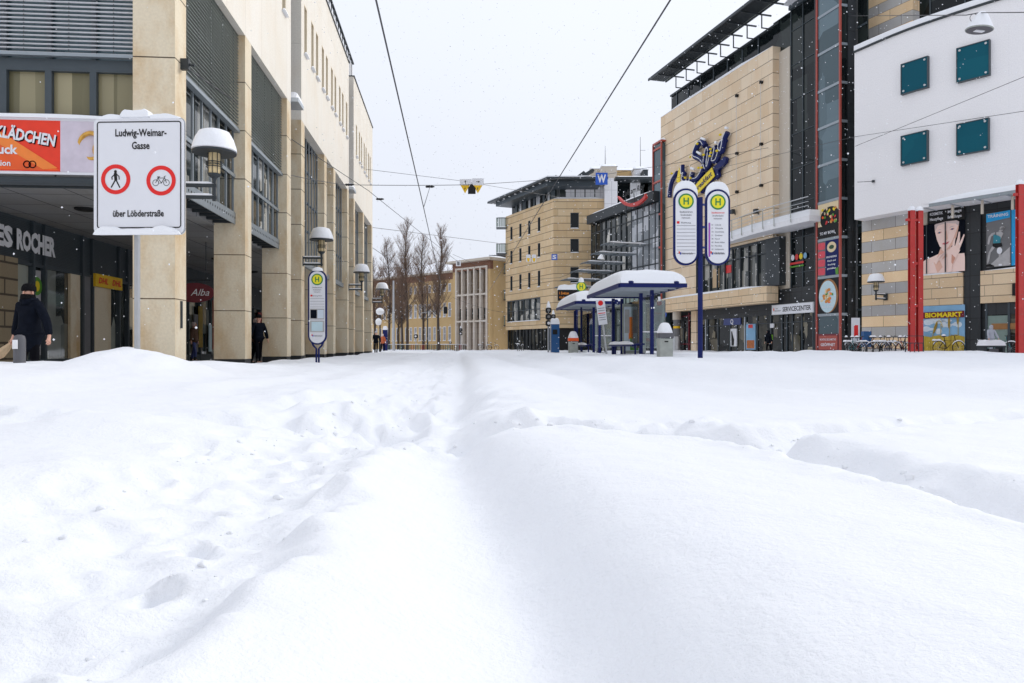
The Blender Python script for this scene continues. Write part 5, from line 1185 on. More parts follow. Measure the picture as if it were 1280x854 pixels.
for f_ in (.1, .5, .9): t.tube([(a[0]+(b[0]-a[0])*f_, -.1, a[1]+(b[1]-a[1])*f_), (a[0]+(b[0]-a[0])*f_, .1, -1.3)], .04, 5)
t.build('support', o)
# narrow blue glass tower between hall and sandstone gallery
TF = Fr(*(lambda a: (a.x, a.y))(P(826.5, 433, 64.6)), math.atan(.29))
o = thing('glass_stair_tower', 'narrow blue glass stair tower with red mullions at the far end of the gallery', 'tower', (TF.o[0], TF.o[1], 0), TF.phi)
yt = TF.ly(815.5); zt3 = TF.zp(820, 180)
t = MB('blue_glass'); t.box(.1, 3, .1, yt-.05, 0, zt3-.1); t.build('glazing', o)
for z in np.arange(3.6, zt3, 3.0): t = MB('red_steel'); t.box(0, .1, .1, yt-.1, z, z+.16); t.build('cross_bar', o)
for y in (0, yt-.1): t = MB('red_steel'); t.box(-.02, .1, y, y+.1, 0, zt3); t.build('mullion', o)
t = MB('red_steel'); t.box(0, 3, 0, yt, zt3, zt3+.15); t.build('top_rail', o); s = MB('snow'); snow_cap(s, 0, 3, 0, yt, zt3+.15, .3, 6, 4); s.build('snow_cap', o, True)

# ------------------------------------------------------------------ long ochre building closing the street
PH = math.atan(1.04)
BF = Fr(*(lambda a: (a.x, a.y))(P(566, 433, 100)), PH)
ob_ = thing('long_ochre_building', 'long ochre plaster building with paired white windows, behind the bare trees', 'building', (BF.o[0], BF.o[1], 0), PH)
Lb = 30; zE = zc(340, 100); 
lvl = [(zc(427, 100)+.1, zc(408, 100)), (zc(396, 100), zc(378, 100)), (zc(364, 100), zc(354, 100))]
pxs = [562, 555.5, 549, 543.5, 537.5, 531, 524.5, 519, 513.5, 503.5, 498, 492, 487, 481]; ys = [BF.ly(p) for p in pxs]; st = (ys[8]-ys[0])/8; ys = [ys[0]+st*i for i in range(int((Lb-ys[0]-1)/st))]
t = MB('ochre_plaster'); pz = 0; hw = st*.27
for a, b in lvl:
    t.box(0, .4, 0, Lb, pz, a); py = 0
    for y in ys: t.box(0, .4, py, y-hw, a, b); py = y+hw
    t.box(0, .4, py, Lb, a, b); pz = b
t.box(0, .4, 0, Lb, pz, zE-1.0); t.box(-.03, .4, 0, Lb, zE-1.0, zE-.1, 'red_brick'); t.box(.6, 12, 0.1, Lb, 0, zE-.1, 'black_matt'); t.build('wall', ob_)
for a, b in lvl:
    for y in ys: window(ob_, (0, y+hw, a), -PI/2, 2*hw, b-a, .12, 2, 2 if b-a > 1.5 else 1, 'lamp_white', 'dark_glass', True, .08)
t = MB('beige_render'); t.box(-.6, 12, -.2, Lb+.3, zE-.1, zE+.15); rf = t.build('roof', ob_)
s = MB('snow'); s.add([(-.6, -.2, zE+.152), (-.6, Lb+.3, zE+.152), (6, Lb+.3, zE+2.6), (6, -.2, zE+2.6), (12.6, -.2, zE+.152), (12.6, Lb+.3, zE+.152)], [(0, 1, 2, 3), (3, 2, 5, 4), (0, 3, 4), (1, 5, 2)], 'snow'); s.build('roof_snow', rf)
# entrance block
EF = Fr(*(lambda a: (a.x, a.y))(P(613, 433, 92)), PH); Le = EF.ly(566); zR = zc(322, 93.5)
eb = thing('entrance_block', 'taller ochre block with a pale stone grid of tall windows and brick frieze', 'building', (EF.o[0], EF.o[1], 0), PH)
ga, gb = EF.ly(609), EF.ly(571); zg0, zg1 = .2, EF.zp(590, 334)
t = MB('ochre_plaster'); t.box(0, .5, 0, ga, 0, zR-1.6); t.box(0, .5, gb, Le, 0, zR-1.6); t.box(0, .5, ga, gb, zg1, zR-1.6); t.box(-.05, .5, 0, Le, zR-1.6, zR-.5, 'red_brick'); t.box(.8, 12, 0, Le, 0, zR-.5, 'black_matt'); t.box(.5, 12, -.02, 0, 0, zR-.5, 'ochre_plaster'); t.box(.5, 12, Le, Le+.3, 0, zR-.5, 'ochre_plaster'); t.build('wall', eb)
t = MB('pink_light'); n = 5; hz = [zg0, zg0+(zg1-zg0)*.36, zg0+(zg1-zg0)*.68, zg1]
for i in range(n+1): y = ga+(gb-ga)*i/n; t.box(-.18, .3, y-.13, y+.13, zg0, zg1)
for z in hz[1:]: t.box(-.14, .25, ga, gb, z-.22, z)
go_ = t.build('stone_grid', eb); t = MB('pink_stone'); t.box(.4, .5, ga, gb, 0, zg1, 'pink_stone')
t.build('recessed_wall', eb)
for i in range(n):
    y = ga+(gb-ga)*(i+.5)/n
    for k, (a, b) in enumerate(((.3, .5), (hz[1]+.2, hz[1]+1.6), (hz[2]+.2, hz[3]-.5))):
        if k == 0: continue
        t = MB('dark_glass' if k == 1 else 'brown_stone'); t.box(.34, .39, y-.33, y+.33, a, b); t.build('tall_window', eb)
t = MB('beige_render'); t.box(-.9, 12, -.8, Le+.5, zR-.5, zR-.2); rf = t.build('roof', eb); s = MB('snow'); snow_cap(s, -.9, 12, -.8, Le+.5, zR-.2, .35, 20, 8); s.build('roof_snow', rf, True)
# brown recess with green balconies right of it
o = thing('brown_side_building', 'narrow brown building with green balconies between the entrance block and corner block', 'building', (0, 0, 0))
t = MB('ochre_plaster'); q0, q1 = P(611, 433, 93.6), P(622, 433, 93.6); t.box(q0.x, q1.x, 93.6, 97, 0, zc(322, 93.6)); t.build('plaster_wall', o)
t = MB('brown_stone'); q0, q1 = P(622, 433, 94.5), P(640, 433, 94.5); t.box(q0.x, q1.x, 94.5, 99, 0, zc(320, 94.5)); t.build('brown_wall', o)
s = MB('snow'); snow_cap(s, P(611, 433, 93.6).x, q1.x, 93.6, 99, zc(320, 94.5)+.02, .3, 10, 4); s.build('roof_snow', o, True)
for py in (343, 376, 408): q = P(622.5, py, 94.4); balcony(o, q, 0, 1.05, .7)
t = MB('sign_white'); q = P(622.5, 395.5, 94.2); t.box(q.x, q.x+.9, 94.1, 94.2, q.z, q.z+1.2); so_ = t.build('notice_board', o); t = MB('text_grey'); t.text('Praxis', (q.x+.45, 94.1, q.z+.75), (1, 0, 0), (0, 0, 1), .18, .01, w=.7); t.text('Zentrum', (q.x+.45, 94.1, q.z+.35), (1, 0, 0), (0, 0, 1), .14, .01, w=.7); t.build('lettering', so_)
# square behind the camera: the block whose ribbed front the left windows mirror
o = thing('opposite_building', 'tan ribbed department building across the square, seen only mirrored in the windows', 'building', (-6, -32, 0), 0)
t = MB('slab_stone'); t.box(-26, 24, -12, 0, 0, 17, 'slab_stone'); t.build('wall', o)
t = MB('slab_stone'); 
for k in range(34): x = -26+k*1.5; t.box(x, x+.35, .0, .6, 3.8, 16.5)
t.build('rib', o); t = MB('shop_glass'); t.box(-26, 24, .0, .3, .2, 3.4); t.build('shopfront', o)

# ------------------------------------------------------------------ bare street trees
def tree(px, z, hgt, seed, label, spread=1.0, r0=.20, lean=0):
    rr = random.Random(seed); b = P(px, 440, z); x0, y0 = b.x, b.y; zg = gz(x0, y0)-.3
    o = thing('bare_tree', label, 'tree', (x0, y0, 0), 0, 'bare poplar-like trees at the end of the street')
    tr = MB('bark'); pts = []; n = 9; cx_, cy_ = 0, 0; ph = rr.uniform(0, 6)
    for i in range(n+1): f_ = i/n; pts.append(Vector((lean*f_*hgt*.1+.16*math.sin(ph+f_*5)*f_*2, .15*math.cos(ph+f_*4)*f_, zg+(hgt-zg)*f_)))
    tr.tube(pts, [r0*(1-.93*(i/n)**.8)+.02 for i in range(n+1)], 8); tr.build('trunk', o, True, uv=False)
    cw = MB('twig')
    def along(f_): k = f_*n; i = min(n-1, int(k)); return pts[i].lerp(pts[i+1], k-i)
    def br(p, d, L, r, dep):
        q_ = [p]; dd = d.copy(); m = 4 if dep < 2 else 2
        for i in range(m): dd = (dd+Vector((rr.uniform(-.16, .16), rr.uniform(-.16, .16), .10))).normalized(); q_.append(q_[-1]+dd*L/m)
        cw.tube(q_, [r*(1-.8*i/m) for i in range(m+1)], 4 if dep < 2 else 3, 'bark' if dep == 0 else 'twig', caps=False)
        if dep >= 2: return
        for k in range(15 if dep == 0 else 7):
            f_ = rr.uniform(.12, 1) ; i = min(m-1, int(f_*m)); pp = q_[i].lerp(q_[i+1], f_*m-i)
            a = rr.uniform(0, 2*PI); side = Vector((math.cos(a), math.sin(a), rr.uniform(.1, .8))); nd = (dd*.75+side*.75).normalized()
            br(pp, nd, L*rr.uniform(.28, .5), r*.42, dep+1)
    nb = 84
    for i in range(nb):
        f_ = .26+.73*(i/nb); a = rr.uniform(0, 2*PI); el = rr.uniform(.9, 1.9)*(1.0 if f_ > .35 else .6)
        d = Vector((math.cos(a), math.sin(a), el)).normalized(); L = spread*hgt*.21*(1-f_)**.5*rr.uniform(.6, 1.15)+.4
        br(along(f_), d, L, .03*(1-f_)+.013, 0)
    cw.build('crown', o, uv=False); return o
TR = [(468, 92, 12.8, 1, 'leftmost bare tree, half hidden behind the corner of the arcade building'), (486, 88, 14.6, 2, 'second bare tree from the left, left of the tallest crown'),
      (509, 84, 16.6, 3, 'tallest bare tree, its tip highest against the sky'), (529, 88, 15.2, 4, 'bare tree with slanting trunk right of the tallest one'),
      (548.5, 80, 15.0, 5, 'rightmost bare tree, slim, nearest the pale stone grid'), (498, 108, 13.5, 6, 'bare tree standing farther back between the second and tallest trees'),
      (538, 112, 15.5, 7, 'bare tree farther back, seen between the two right-hand trees'), (476, 112, 14.0, 8, 'bare tree farther back beside the grey mast'),
      (518, 118, 15.5, 9, 'low bare crown behind the tallest tree, against the ochre roof'), (553, 120, 14, 10, 'faint bare tree behind the rightmost slim tree'), (503, 100, 14.5, 11, 'bare tree close behind the tallest one, slightly left of it')]
for px, z, h_, s_, lab in TR: tree(px, z, h_*.92, s_, lab, r0=.17)
# ------------------------------------------------------------------ stop signs
def hdisc(t, cx, cz, y, r):
    t.plate(ellp(cx, cz, r, r, 32), (0, y, 0), (1, 0, 0), (0, 0, 1), .006, 'h_green'); t.plate(ellp(cx, cz, r*.80, r*.80, 32), (0, y-.006, 0), (1, 0, 0), (0, 0, 1), .004, 'h_yellow')
    for dx in (-.27, .27): t.plate([(cx+(dx-.085)*r, cz-.45*r), (cx+(dx+.085)*r, cz-.45*r), (cx+(dx+.085)*r, cz+.45*r), (cx+(dx-.085)*r, cz+.45*r)], (0, y-.010, 0), (1, 0, 0), (0, 0, 1), .004, 'h_green')
    t.plate([(cx-.2*r, cz-.08*r), (cx+.2*r, cz-.08*r), (cx+.2*r, cz+.09*r), (cx-.2*r, cz+.09*r)], (0, y-.0095, 0), (1, 0, 0), (0, 0, 1), .003, 'h_green')
def stadium(x0, x1, z0, z1): return rrect(x0, x1, z0, z1, (x1-x0)/2*.98, 12)
def timetable(par, cx, z0, z1, w_, kind):
    t = MB('navy'); t.plate(stadium(cx-w_/2, cx+w_/2, z0, z1), (0, .03, 0), (1, 0, 0), (0, 0, 1), .06, 'navy'); po_ = t.build('sign_frame', par)
    t = MB('sign_white'); i = w_*.08; t.plate(stadium(cx-w_/2+i, cx+w_/2-i, z0+i, z1-i), (0, -.032, 0), (1, 0, 0), (0, 0, 1), .008, 'sign_white'); fo_ = t.build('sign_face', po_)
    t = MB('h_green'); hdisc(t, cx, z1-w_*.52, -.042, w_*.31); t.build('stop_symbol', po_)
    t = MB('text_grey'); Y = -.046; q = lambda s_, z, h, w=None, m='text_grey': t.text(s_, (cx, Y, z), (1, 0, 0), (0, 0, 1), h, .01, 'c', m=m, lift=.001, w=w)
    H_ = z1-z0; top = z1-w_*.98
    q('Stadtzentrum', top, .035, w_*.52, 'sign_red' if kind == 2 else 'text_grey'); q('Straßenbahn', top-.065, .032, w_*.44); q('Haltestelle' if kind else 'Richtung Nord', top-.125, .028, w_*.34); 
    if kind == 1:
        t.box(cx-w_*.37, cx-w_*.27, Y-.001, Y+.001, top-.235, top-.185, 'sign_red'); q('Richtung', top-.23, .03, w_*.38)
        for k in range(9): z = top-.28-k*.075; t.box(cx-w_*.38, cx+w_*.38, Y-.001, Y+.001, z, z+.006, 'text_grey')
    elif kind == 2:
        t.box(cx-w_*.38, cx-w_*.31, Y-.001, Y+.001, top-.93, top-.20, 'purple')
        for k, nm in enumerate(('Lobeda', 'Winzerla', 'Göschwitz', 'Zwätzen', 'Nord', 'Ernst-Abbe', 'Paradies', 'Holzmarkt', 'Stadtmitte')): z = top-.26-k*.075; t.text(nm, (cx-w_*.12, Y, z), (1, 0, 0), (0, 0, 1), .032, .005, 'l', m='text_grey', lift=.001); t.text(str(10+7*k), (cx-w_*.26, Y, z), (1, 0, 0), (0, 0, 1), .03, .005, 'l', m='text_grey', lift=.001)
    else:
        t.box(cx-w_*.36, cx-w_*.26, Y-.001, Y+.001, top-.24, top-.19, 'sign_red'); q('Richtung Nord', top-.235, .03, w_*.5)
        for k in range(5): z = top-.30-k*.08; t.box(cx-w_*.38, cx+w_*.38, Y-.001, Y+.001, z, z+.006, 'text_grey')
        t.box(cx-w_*.38, cx+w_*.38, Y-.003, Y, z0+.72, z0+1.02, 'print_mid'); t.box(cx-w_*.35, cx-w_*.02, Y-.006, Y-.003, z0+.75, z0+.99, 'coat_navy'); t.box(cx+.02*w_, cx+w_*.35, Y-.006, Y-.003, z0+.75, z0+.99, 'cloud_print')
        t.box(cx-w_*.38, cx+w_*.38, Y-.003, Y, z0+.36, z0+.68, 'print_mid'); t.box(cx-w_*.3, cx+w_*.3, Y-.006, Y-.003, z0+.39, z0+.65, 'plate_blue')
    t.box(cx-w_*.30, cx-w_*.25, Y-.001, Y+.001, z0+.25, z0+.30, 'orange'); t.box(cx-w_*.25, cx-w_*.20, Y-.001, Y+.001, z0+.23, z0+.28, 'blue_sign'); t.text('Nahverkehr', (cx+w_*.06, Y, z0+.235), (1, 0, 0), (0, 0, 1), .04, .01, m='text_grey', lift=.001, w=w_*.46)
    t.build('print', fo_)
    return po_
b = P(875.3, 451, 15.5); o = thing('double_stop_sign', 'tall navy pole carrying two white long-oval timetable signs with green and yellow discs', 'sign', (b.x, 15.5, 0))
sp = 15.5/F; X_ = lambda px: (px-875.3)*sp
t = MB('navy'); t.tube([(0, 0, -.1), (0, 0, zc(247, 15.5))], .055, 12); t.build('pole', o, True)
t = MB('navy_light')
for py in (256, 284, 309.5): z = zc(py, 15.5); t.obox((0, 0, z), (.12, 0, 0), (0, .02, 0), (0, 0, .022))
t.build('bracket', o)
for cx, k in ((X_(857), 1), (X_(896.7), 2)):
    w_ = 31*sp; z0, z1 = zc(332, 15.5), zc(236 if k == 1 else 237, 15.5); po_ = timetable(o, cx, z0, z1, w_, k)
    t = MB('snow'); v = [(cx+w_*.49*math.copysign(abs(math.cos(a))**.8, math.cos(a)), z1-w_*.30+(w_*.30+.17)*math.sin(a)**.9) for a in np.linspace(.12, PI-.12, 14)]
    t.plate(v+[(cx-w_*.46, z1-w_*.40), (cx, z1-w_*.02), (cx+w_*.46, z1-w_*.40)], (0, .05, 0), (1, 0, 0), (0, 0, 1), .065, 'snow'); t.build('snow_cap', po_)
b = P(397, 450, 20.5); o = thing('timetable_sign', 'narrow white long-oval timetable sign on a two-tube navy stand before the arcade pillars', 'sign', (b.x, 20.5, 0))
timetable(o, 0, zc(431, 20.5), zc(337.5, 20.5), .53, 0)
t = MB('navy')
for s_ in (-1, 1): t.tube([(s_*.22, 0, zc(422, 20.5)), (s_*.12, 0, zc(432, 20.5)), (s_*.035, 0, zc(436, 20.5)), (s_*.035, 0, -.1)], .028, 8)
t.build('stand', o, True); s = MB('snow'); s.lathe((0, 0, zc(338, 20.5)), [(.16, -.02), (.14, .05), (.05, .09)], 12, sy=.35); s.build('snow_cap', o, True)

# ------------------------------------------------------------------ tram shelters
def shelter(px, z, label, depth, width):
    x0 = P(775, 0, 21.3).x if px is None else P(px, 0, z).x; phi = .078
    o = thing('tram_shelter', label, 'shelter', (x0, z, 0), math.atan(phi), 'tram shelters on the platform')
    zr = 2.62
    t = MB('navy'); t.box(0, width, -.04, .04, zr-.12, zr); t.box(-.04, .04, .04, depth, zr-.12, zr); t.box(width-.06, width, .04, depth, zr-.10, zr); t.box(0.04, width-.06, depth-.06, depth, zr-.10, zr); t.build('roof_frame', o)
    t = MB('pale_steel'); 
    for k in range(1, 6): y = depth*k/6; t.box(.04, width-.06, y-.02, y+.02, zr-.10, zr-.03)
    t.box(.04, width-.06, .04, depth-.06, zr-.03, zr-.004, 'pale_glass'); ro_ = t.build('roof_panel', o)
    for a in (width*.16, width*.84): t = MB('navy'); t.lathe((a, -.0, zr), [(.09, 0), (.09, .05), (.05, .07)], 10); t.build('roof_clip', o)
    s = MB('snow'); snow_cap(s, -.03, width+.02, -.05, depth, zr+.003, .50, 26, 26, p=5, seed=int(z), rough=.05); s.build('snow_cap', o, True)
    g_ = gz(x0+1, z+1)-.15
    L = width*.55
    for a, b_ in ((L, .55), (L, 1.85), (L, depth-.7), (L-.32, depth-.7), (width-.12, depth-.7)):
        t = MB('navy'); t.box(a-.05, a+.05, b_-.05, b_+.05, g_, zr-.16); t.build('post', o)
    for x0_, x1_, y0_, y1_ in ((L-.008, L+.008, 1.9, depth-.75), (L-.27, L-.05, depth-.71, depth-.695), (L+.05, width-.17, depth-.71, depth-.695), (L+.06, width-.1, 1.84, 1.856), (width-.10, width-.085, 1.9, depth-.75)):
        t = MB('clear_glass'); t.box(x0_, x1_, y0_, y1_, g_+.35, 2.25); t.build('glass_panel', o)
    t = MB('alu'); t.box(L+.04, L+.18, 1.9, 2.02, g_+.2, 2.2, 'galv'); t.box(L+.04, L+.06, 1.92, depth-.75, 1.30, 1.34); t.box(L+.05, width-.12, 1.83, 1.87, 1.2, 1.24, 'lamp_white'); t.build('glass_rail', o)
    for k_, (m, n_) in enumerate((('print_orange', 'advert'), ('leaf_green', 'advert'))): pass
    t = MB('navy'); t.tube([(L-.5, .9, .78), (L-.5, depth-.9, .78)], .035, 8); t.tube([(L-.2, .9, .82), (L-.2, depth-.9, .82)], .035, 8)
    for y in (1.2, depth/2, depth-1.2): t.tube([(L-.5, y, .78), (L-.05, y, .82)], .03, 6); t.tube([(L-.35, y, .8), (L-.35, y, g_)], .03, 6)
    bo_ = t.build('bench', o, True); s = MB('snow'); snow_cap(s, L-.56, L-.44, .9, depth-.9, .81, .08, 3, 12, rough=.5); s.build('bench_snow', bo_, True)
    return o
shelter(775, 21.3, 'nearer and larger tram shelter with a thick snow roof, beside the lidded bin', 5.2, 2.02)
shelter(719.8, 29.7, 'farther tram shelter with snow roof, half hidden behind the nearer shelter', 5.6, 2.0)
b = P(797, 0, 23.5); o = thing('advert_case', 'tall flat advertising case with orange and green print inside the nearer shelter', 'sign', (P(789, 0, 24.6).x, 24.6, 0), .1)
t = MB('galv'); t.box(-.30, .30, -.03, .03, .5, 2.2); t.build('case', o); t = MB('print_mid'); t.box(-.26, .26, -.045, -.034, .6, 2.1, 'cloud_print'); t.box(-.10, .22, -.055, -.045, 1.0, 1.75, 'orange_pale'); t.box(-.05, .24, -.06, -.055, .62, 1.05, 'leaf_green'); t.box(-.24, -.08, -.06, -.045, 1.2, 2.0, 'print_mid'); t.build('print', o)
# snow-heaped bins
def bin_(px, z, sc_, label, hood, body):
    b = P(px, 0, z); g_ = gz(b.x, z)-.1; o = thing('litter_bin', label, 'bin', (b.x, z, g_), .05); o.scale = (sc_,)*3
    t = MB(body); t.plate(rrect(-.24, .24, -.2, .2, .06), (0, 0, 0), (1, 0, 0), (0, 1, 0), .72, body); t.build('body', o)
    t = MB(hood); t.plate(rrect(-.265, .265, -.22, .22, .06), (0, 0, .745), (1, 0, 0), (0, 1, 0), .16, hood); t.box(-.06, .06, -.225, -.20, .60, .64, 'black'); t.build('hood', o)
    s = MB('snow'); s.lathe((0, 0, .905), [(.27, 0), (.25, .09), (.18, .26), (.13, .33), (.05, .35)], 16, sy=.8); s.build('snow_cap', o, True)
bin_(831, 19.8, .82, 'grey steel litter bin with a cone of snow, between the shelter and the navy pole', 'bin_grey', 'galv')
bin_(716.5, 31.5, .85, 'small bin with an orange band and snow top, beside the farther shelter', 'orange', 'galv')
# ticket machine
b = P(693.5, 0, 36.5); g_ = gz(b.x, 36.5)-.1; o = thing('ticket_machine', 'slim blue ticket machine topped with snow, beside the tram signal', 'ticket machine', (b.x, 36.5, g_))
t = MB('blue_box'); t.box(-.22, .22, -.2, .2, 0, 1.62); t.build('cabinet', o); t = MB('alu'); t.box(-.235, -.20, -.215, -.2, .02, 1.6); t.box(-.12, .12, -.206, -.2, 1.1, 1.35, 'black'); t.build('front_trim', o)
s = MB('snow'); snow_cap(s, -.24, .24, -.22, .22, 1.62, .30, 8, 6); s.build('snow_cap', o, True)
# tram signals
def signal(px, z, zt, heads, label, sc_=1.0):
    b = P(px, 0, z); g_ = gz(b.x, z)-.1; o = thing('tram_signal', label, 'signal', (b.x, z, 0))
    t = MB('pole_grey'); t.tube([(0, 0, g_), (0, 0, zt)], .05, 8); t.build('pole', o, True)
    for k in range(heads):
        zz = zt-.05-k*.33*sc_; t = MB('black'); t.lathe((0, -.10, zz-.15*sc_), [(.09*sc_, 0), (.155*sc_, .06*sc_), (.155*sc_, .24*sc_), (.09*sc_, .30*sc_)], 14, 'black'); h_ = t.build('signal_head', o, True)
        t = MB('lamp_white' if k == heads-1 else 'print_grey'); t.plate(ellp(0, zz, .075*sc_, .075*sc_, 14), (0, -.262*sc_-.0, 0), (1, 0, 0), (0, 0, 1), .012, None); t.build('lens', h_)
    s = MB('snow'); s.lathe((0, -.08, zt+.08), [(.12, 0), (.09, .16), (.03, .34)], 10); s.build('snow_cap', o, True)
    return o
signal(685.5, 37, zc(387, 37), 3, 'tall tram signal with three round black heads beside the blue ticket machine')
signal(691.5, 52, zc(395, 52), 2, 'smaller tram signal just behind the blue ticket machine', 1.1)
signal(587-168-2+0 if False else 576, 85, zc(412, 85), 2, 'traffic signal standing before the pale stone grid', 1.3)
signal(563, 90, zc(428, 90), 1, 'low bollard-like signal left of the pale stone grid', 1.0)
signal(520, 84, zc(420, 84), 1, 'signal with blue plate among the tree trunks', 1.6)
# departure board behind the second shelter
b = P(709, 0, 38); o = thing('departure_board', 'black departure board with amber letters under a cap of snow, behind the farther shelter', 'sign', (b.x, 38, 0))
t = MB('black'); z0, z1 = zc(376, 38), zc(362.5, 38); t.box(-.5, .75, -.1, .1, z0, z1); t.build('cabinet', o)
t = MB('led_amber'); t.text('1 Zwätzen', (-.42, -.105, z1-.24), (1, 0, 0), (0, 0, 1), .13, .02, 'l', w=.5); t.text('4 Lobeda', (-.42, -.105, z1-.46), (1, 0, 0), (0, 0, 1), .13, .02, 'l', w=.45); t.build('lettering', o)
t = MB('navy'); t.box(.42, .56, -.07, .07, .1, z0); t.build('post', o); s = MB('snow'); snow_cap(s, -.54, .8, -.14, .14, z1, .28, 10, 4); s.build('snow_cap', o, True)
b = P(726.5, 0, 33); o = thing('round_stop_sign', 'round green and yellow stop disc with a tuft of snow above the farther shelter', 'sign', (b.x, 33, 0))
t = MB('h_green'); hdisc(t, 0, zc(358.5, 33), -.03, .235); t.build('disc', o); t = MB('navy'); t.tube([(0, .0, .1), (0, 0, zc(354, 33))], .04, 8); t.build('pole', o, True)
s = MB('snow'); s.lathe((0, 0, zc(353, 33)), [(.13, -.0), (.12, .12), (.05, .22)], 10, sy=.5); s.build('snow_cap', o, True)
# tilted no-stopping notice
b = P(760, 0, 28); o = thing('notice_sign', 'white notice plate with red marks on a leaning grey pole between the two shelters', 'sign', (b.x, 28, 0)); o.rotation_euler = (0, math.radians(-7), 0)
t = MB('pole_grey'); t.tube([(0, 0, .1), (0, 0, zc(375, 28))], .035, 8); t.build('pole', o, True)
zt_2 = zc(374, 28); t = MB('sign_white'); t.box(-.17, .17, -.06, -.035, zt_2-.98, zt_2); po_ = t.build('plate', o)
t = MB('sign_red'); t.plate(ellp(0, zt_2-.14, .10, .10, 18), (0, -.061, 0), (1, 0, 0), (0, 0, 1), .006, 'sign_red'); t.box(-.14, .14, -.066, -.061, zt_2-.55, zt_2-.52, 'sign_red')
for k in range(5): t.box(-.13, .13, -.066, -.061, zt_2-.35-(k+(k > 1))*.09, zt_2-.33-(k+(k > 1))*.09, 'text_grey')
t.build('print', po_)
# blue arrow sign with red-white marker
b = P(828, 0, 42); o = thing('arrow_sign', 'round blue sign with a white upward arrow and red-white marker, right of the near shelter', 'sign', (b.x, 42, 0))
zz = zc(393.5, 42); t = MB('blue_sign'); t.plate(ellp(0, zz, .235, .235, 26), (0, -.03, 0), (1, 0, 0), (0, 0, 1), .02, 'blue_sign'); so_ = t.build('disc', o)
t = MB('sign_white'); t.plate([(-.03, zz-.15), (.03, zz-.15), (.03, zz+.02), (.09, zz-.03), (.09, zz+.03), (0, zz+.14), (-.09, zz+.03), (-.09, zz-.03), (-.03, zz+.02)], (0, -.052, 0), (1, 0, 0), (0, 0, 1), .008, 'sign_white'); t.build('arrow', so_)
t = MB('red_paint'); z_a = zc(440, 42)
for k in range(7): t.box(-.26, -.12, -.02, .02, zz-.9+k*.28, zz-.9+(k+1)*.28-.004, 'sign_red' if k % 2 else 'sign_white')
t.build('marker_board', o); t = MB('pole_grey'); t.tube([(-.05, .03, z_a), (-.05, .03, zz+.9)], .03, 6); t.build('pole', o, True)

# ------------------------------------------------------------------ overhead line and hung signs
def cable(name, pts, r, label, cat='cable', sag=0, group='overhead wires'):
    pts = [Vector(p) for p in pts]; out = []
    for a, b in zip(pts[:-1], pts[1:]):
        for i in range(12): f_ = i/12; q = a.lerp(b, f_); q.z -= sag*4*f_*(1-f_); out.append(q)
    out.append(pts[-1]); t = MB('cable'); base = out[0]; t.tube([q-base for q in out], r, 6); ob = t.build(name, smooth=True); ob.location = base; tag(ob, label, cat, group); return ob
C1 = [P(470, 0, 9.9)+(P(470, 0, 9.9)-P(524.5, 240, 22))*.8, P(470, 0, 9.9), P(524, 235, 21.4), P(545.3, 330, 41.5), P(556, 375, 72)]
cable('contact_wire', C1, .014, 'left tram contact wire running down the street from the top of the photo')
C2 = [P(838, 0, 9.9)+(P(838, 0, 9.9)-P(700, 220, 20))*.8, P(838, 0, 9.9), P(700, 220, 20.1), P(610, 366, 63)]
cable('contact_wire', C2, .014, 'right tram contact wire running down towards the corner office block')
cable('span_wire', [P(228, 81, 16.1), P(344, 160, 26), P(460, 238, 38), P(572, 327, 62)], .015, 'black wire slanting from the first arcade pillar down to the entrance block', sag=.02)
cable('span_wire', [P(363, 219, 27.5), P(431, 231, 33), P(590, 231, 35), P(752, 219, 48), P(1000, 178, 51)], .014, 'cross wire carrying the black and orange turning signs over the street', sag=.03)
cable('span_wire', [P(456.5, 211.5, 50), P(575, 226, 55), P(700, 247, 68)], .014, 'thin upper wire from the arcade corner to the corner office block')
cable('span_wire', [P(466, 284.5, 54), P(622, 304, 90)], .02, 'thin faint wire across the sky below the tram signs')
cable('span_wire', [P(466, 310, 54), P(548, 366, 80)], .02, 'thin wire dropping from the arcade corner into the trees')
cable('span_wire', [P(830, 226, 62), P(1069, 171, 41.4), P(1290, 137.5, 30)], .012, 'thin wire across the sandstone gallery and the lower white wall')
cable('span_wire', [P(1069, 183, 41.3), P(1290, 92, 30)], .012, 'thin wire climbing to the right across the white curved wall')
cable('span_wire', [P(640, 352, 60), P(700, 347, 55), P(826, 300, 50)], .014, 'low wire before the corner office block, rising to the right')
cable('span_wire', [P(566, 372, 90), P(640, 392, 88), P(760, 385, 70)], .016, 'lowest sagging wire before the entrance block', sag=.3)
cable('span_wire', [P(600, 333, 75), P(566, 318, 80)], .016, 'short wire end by the entrance block roof')
cable('hanger_wire', [P(530, 258, 22.6), P(537.5, 233.5, 34.5)], .013, 'short bent hanger linking the left contact wire to the cross wire')
# insulators on the cross wire
for px, py, z, lab in ((437, 231, 33.5, 'dark insulator on the cross wire by the arcade building'), (537.5, 233.5, 34.6, 'dark insulator above the bent hanger wire'), (475, 249, 39, 'dark insulator on the slanting wire')):
    q = P(px, py, z); t = MB('black'); t.lathe((0, 0, 0), [(.02, -.22), (.06, -.16), (.045, -.1), (.06, -.04), (.045, .02), (.06, .08), (.045, .14), (.02, .22)], 8); ob = t.build('insulator', smooth=True); ob.location = q; ob.rotation_euler = (0, PI/2, 0); tag(ob, lab, 'insulator')
t = MB('dark_steel'); t.box(0, .18, -.05, .05, -.12, .12); t.tube([(.15, 0, .0), (.3, 0, -.02)], .03, 6); ob = t.build('wall_anchor'); ob.location = LF.W(.004, 16.0, zc(82, 16)); tag(ob, 'small dark wall anchor high on the first arcade pillar', 'anchor')
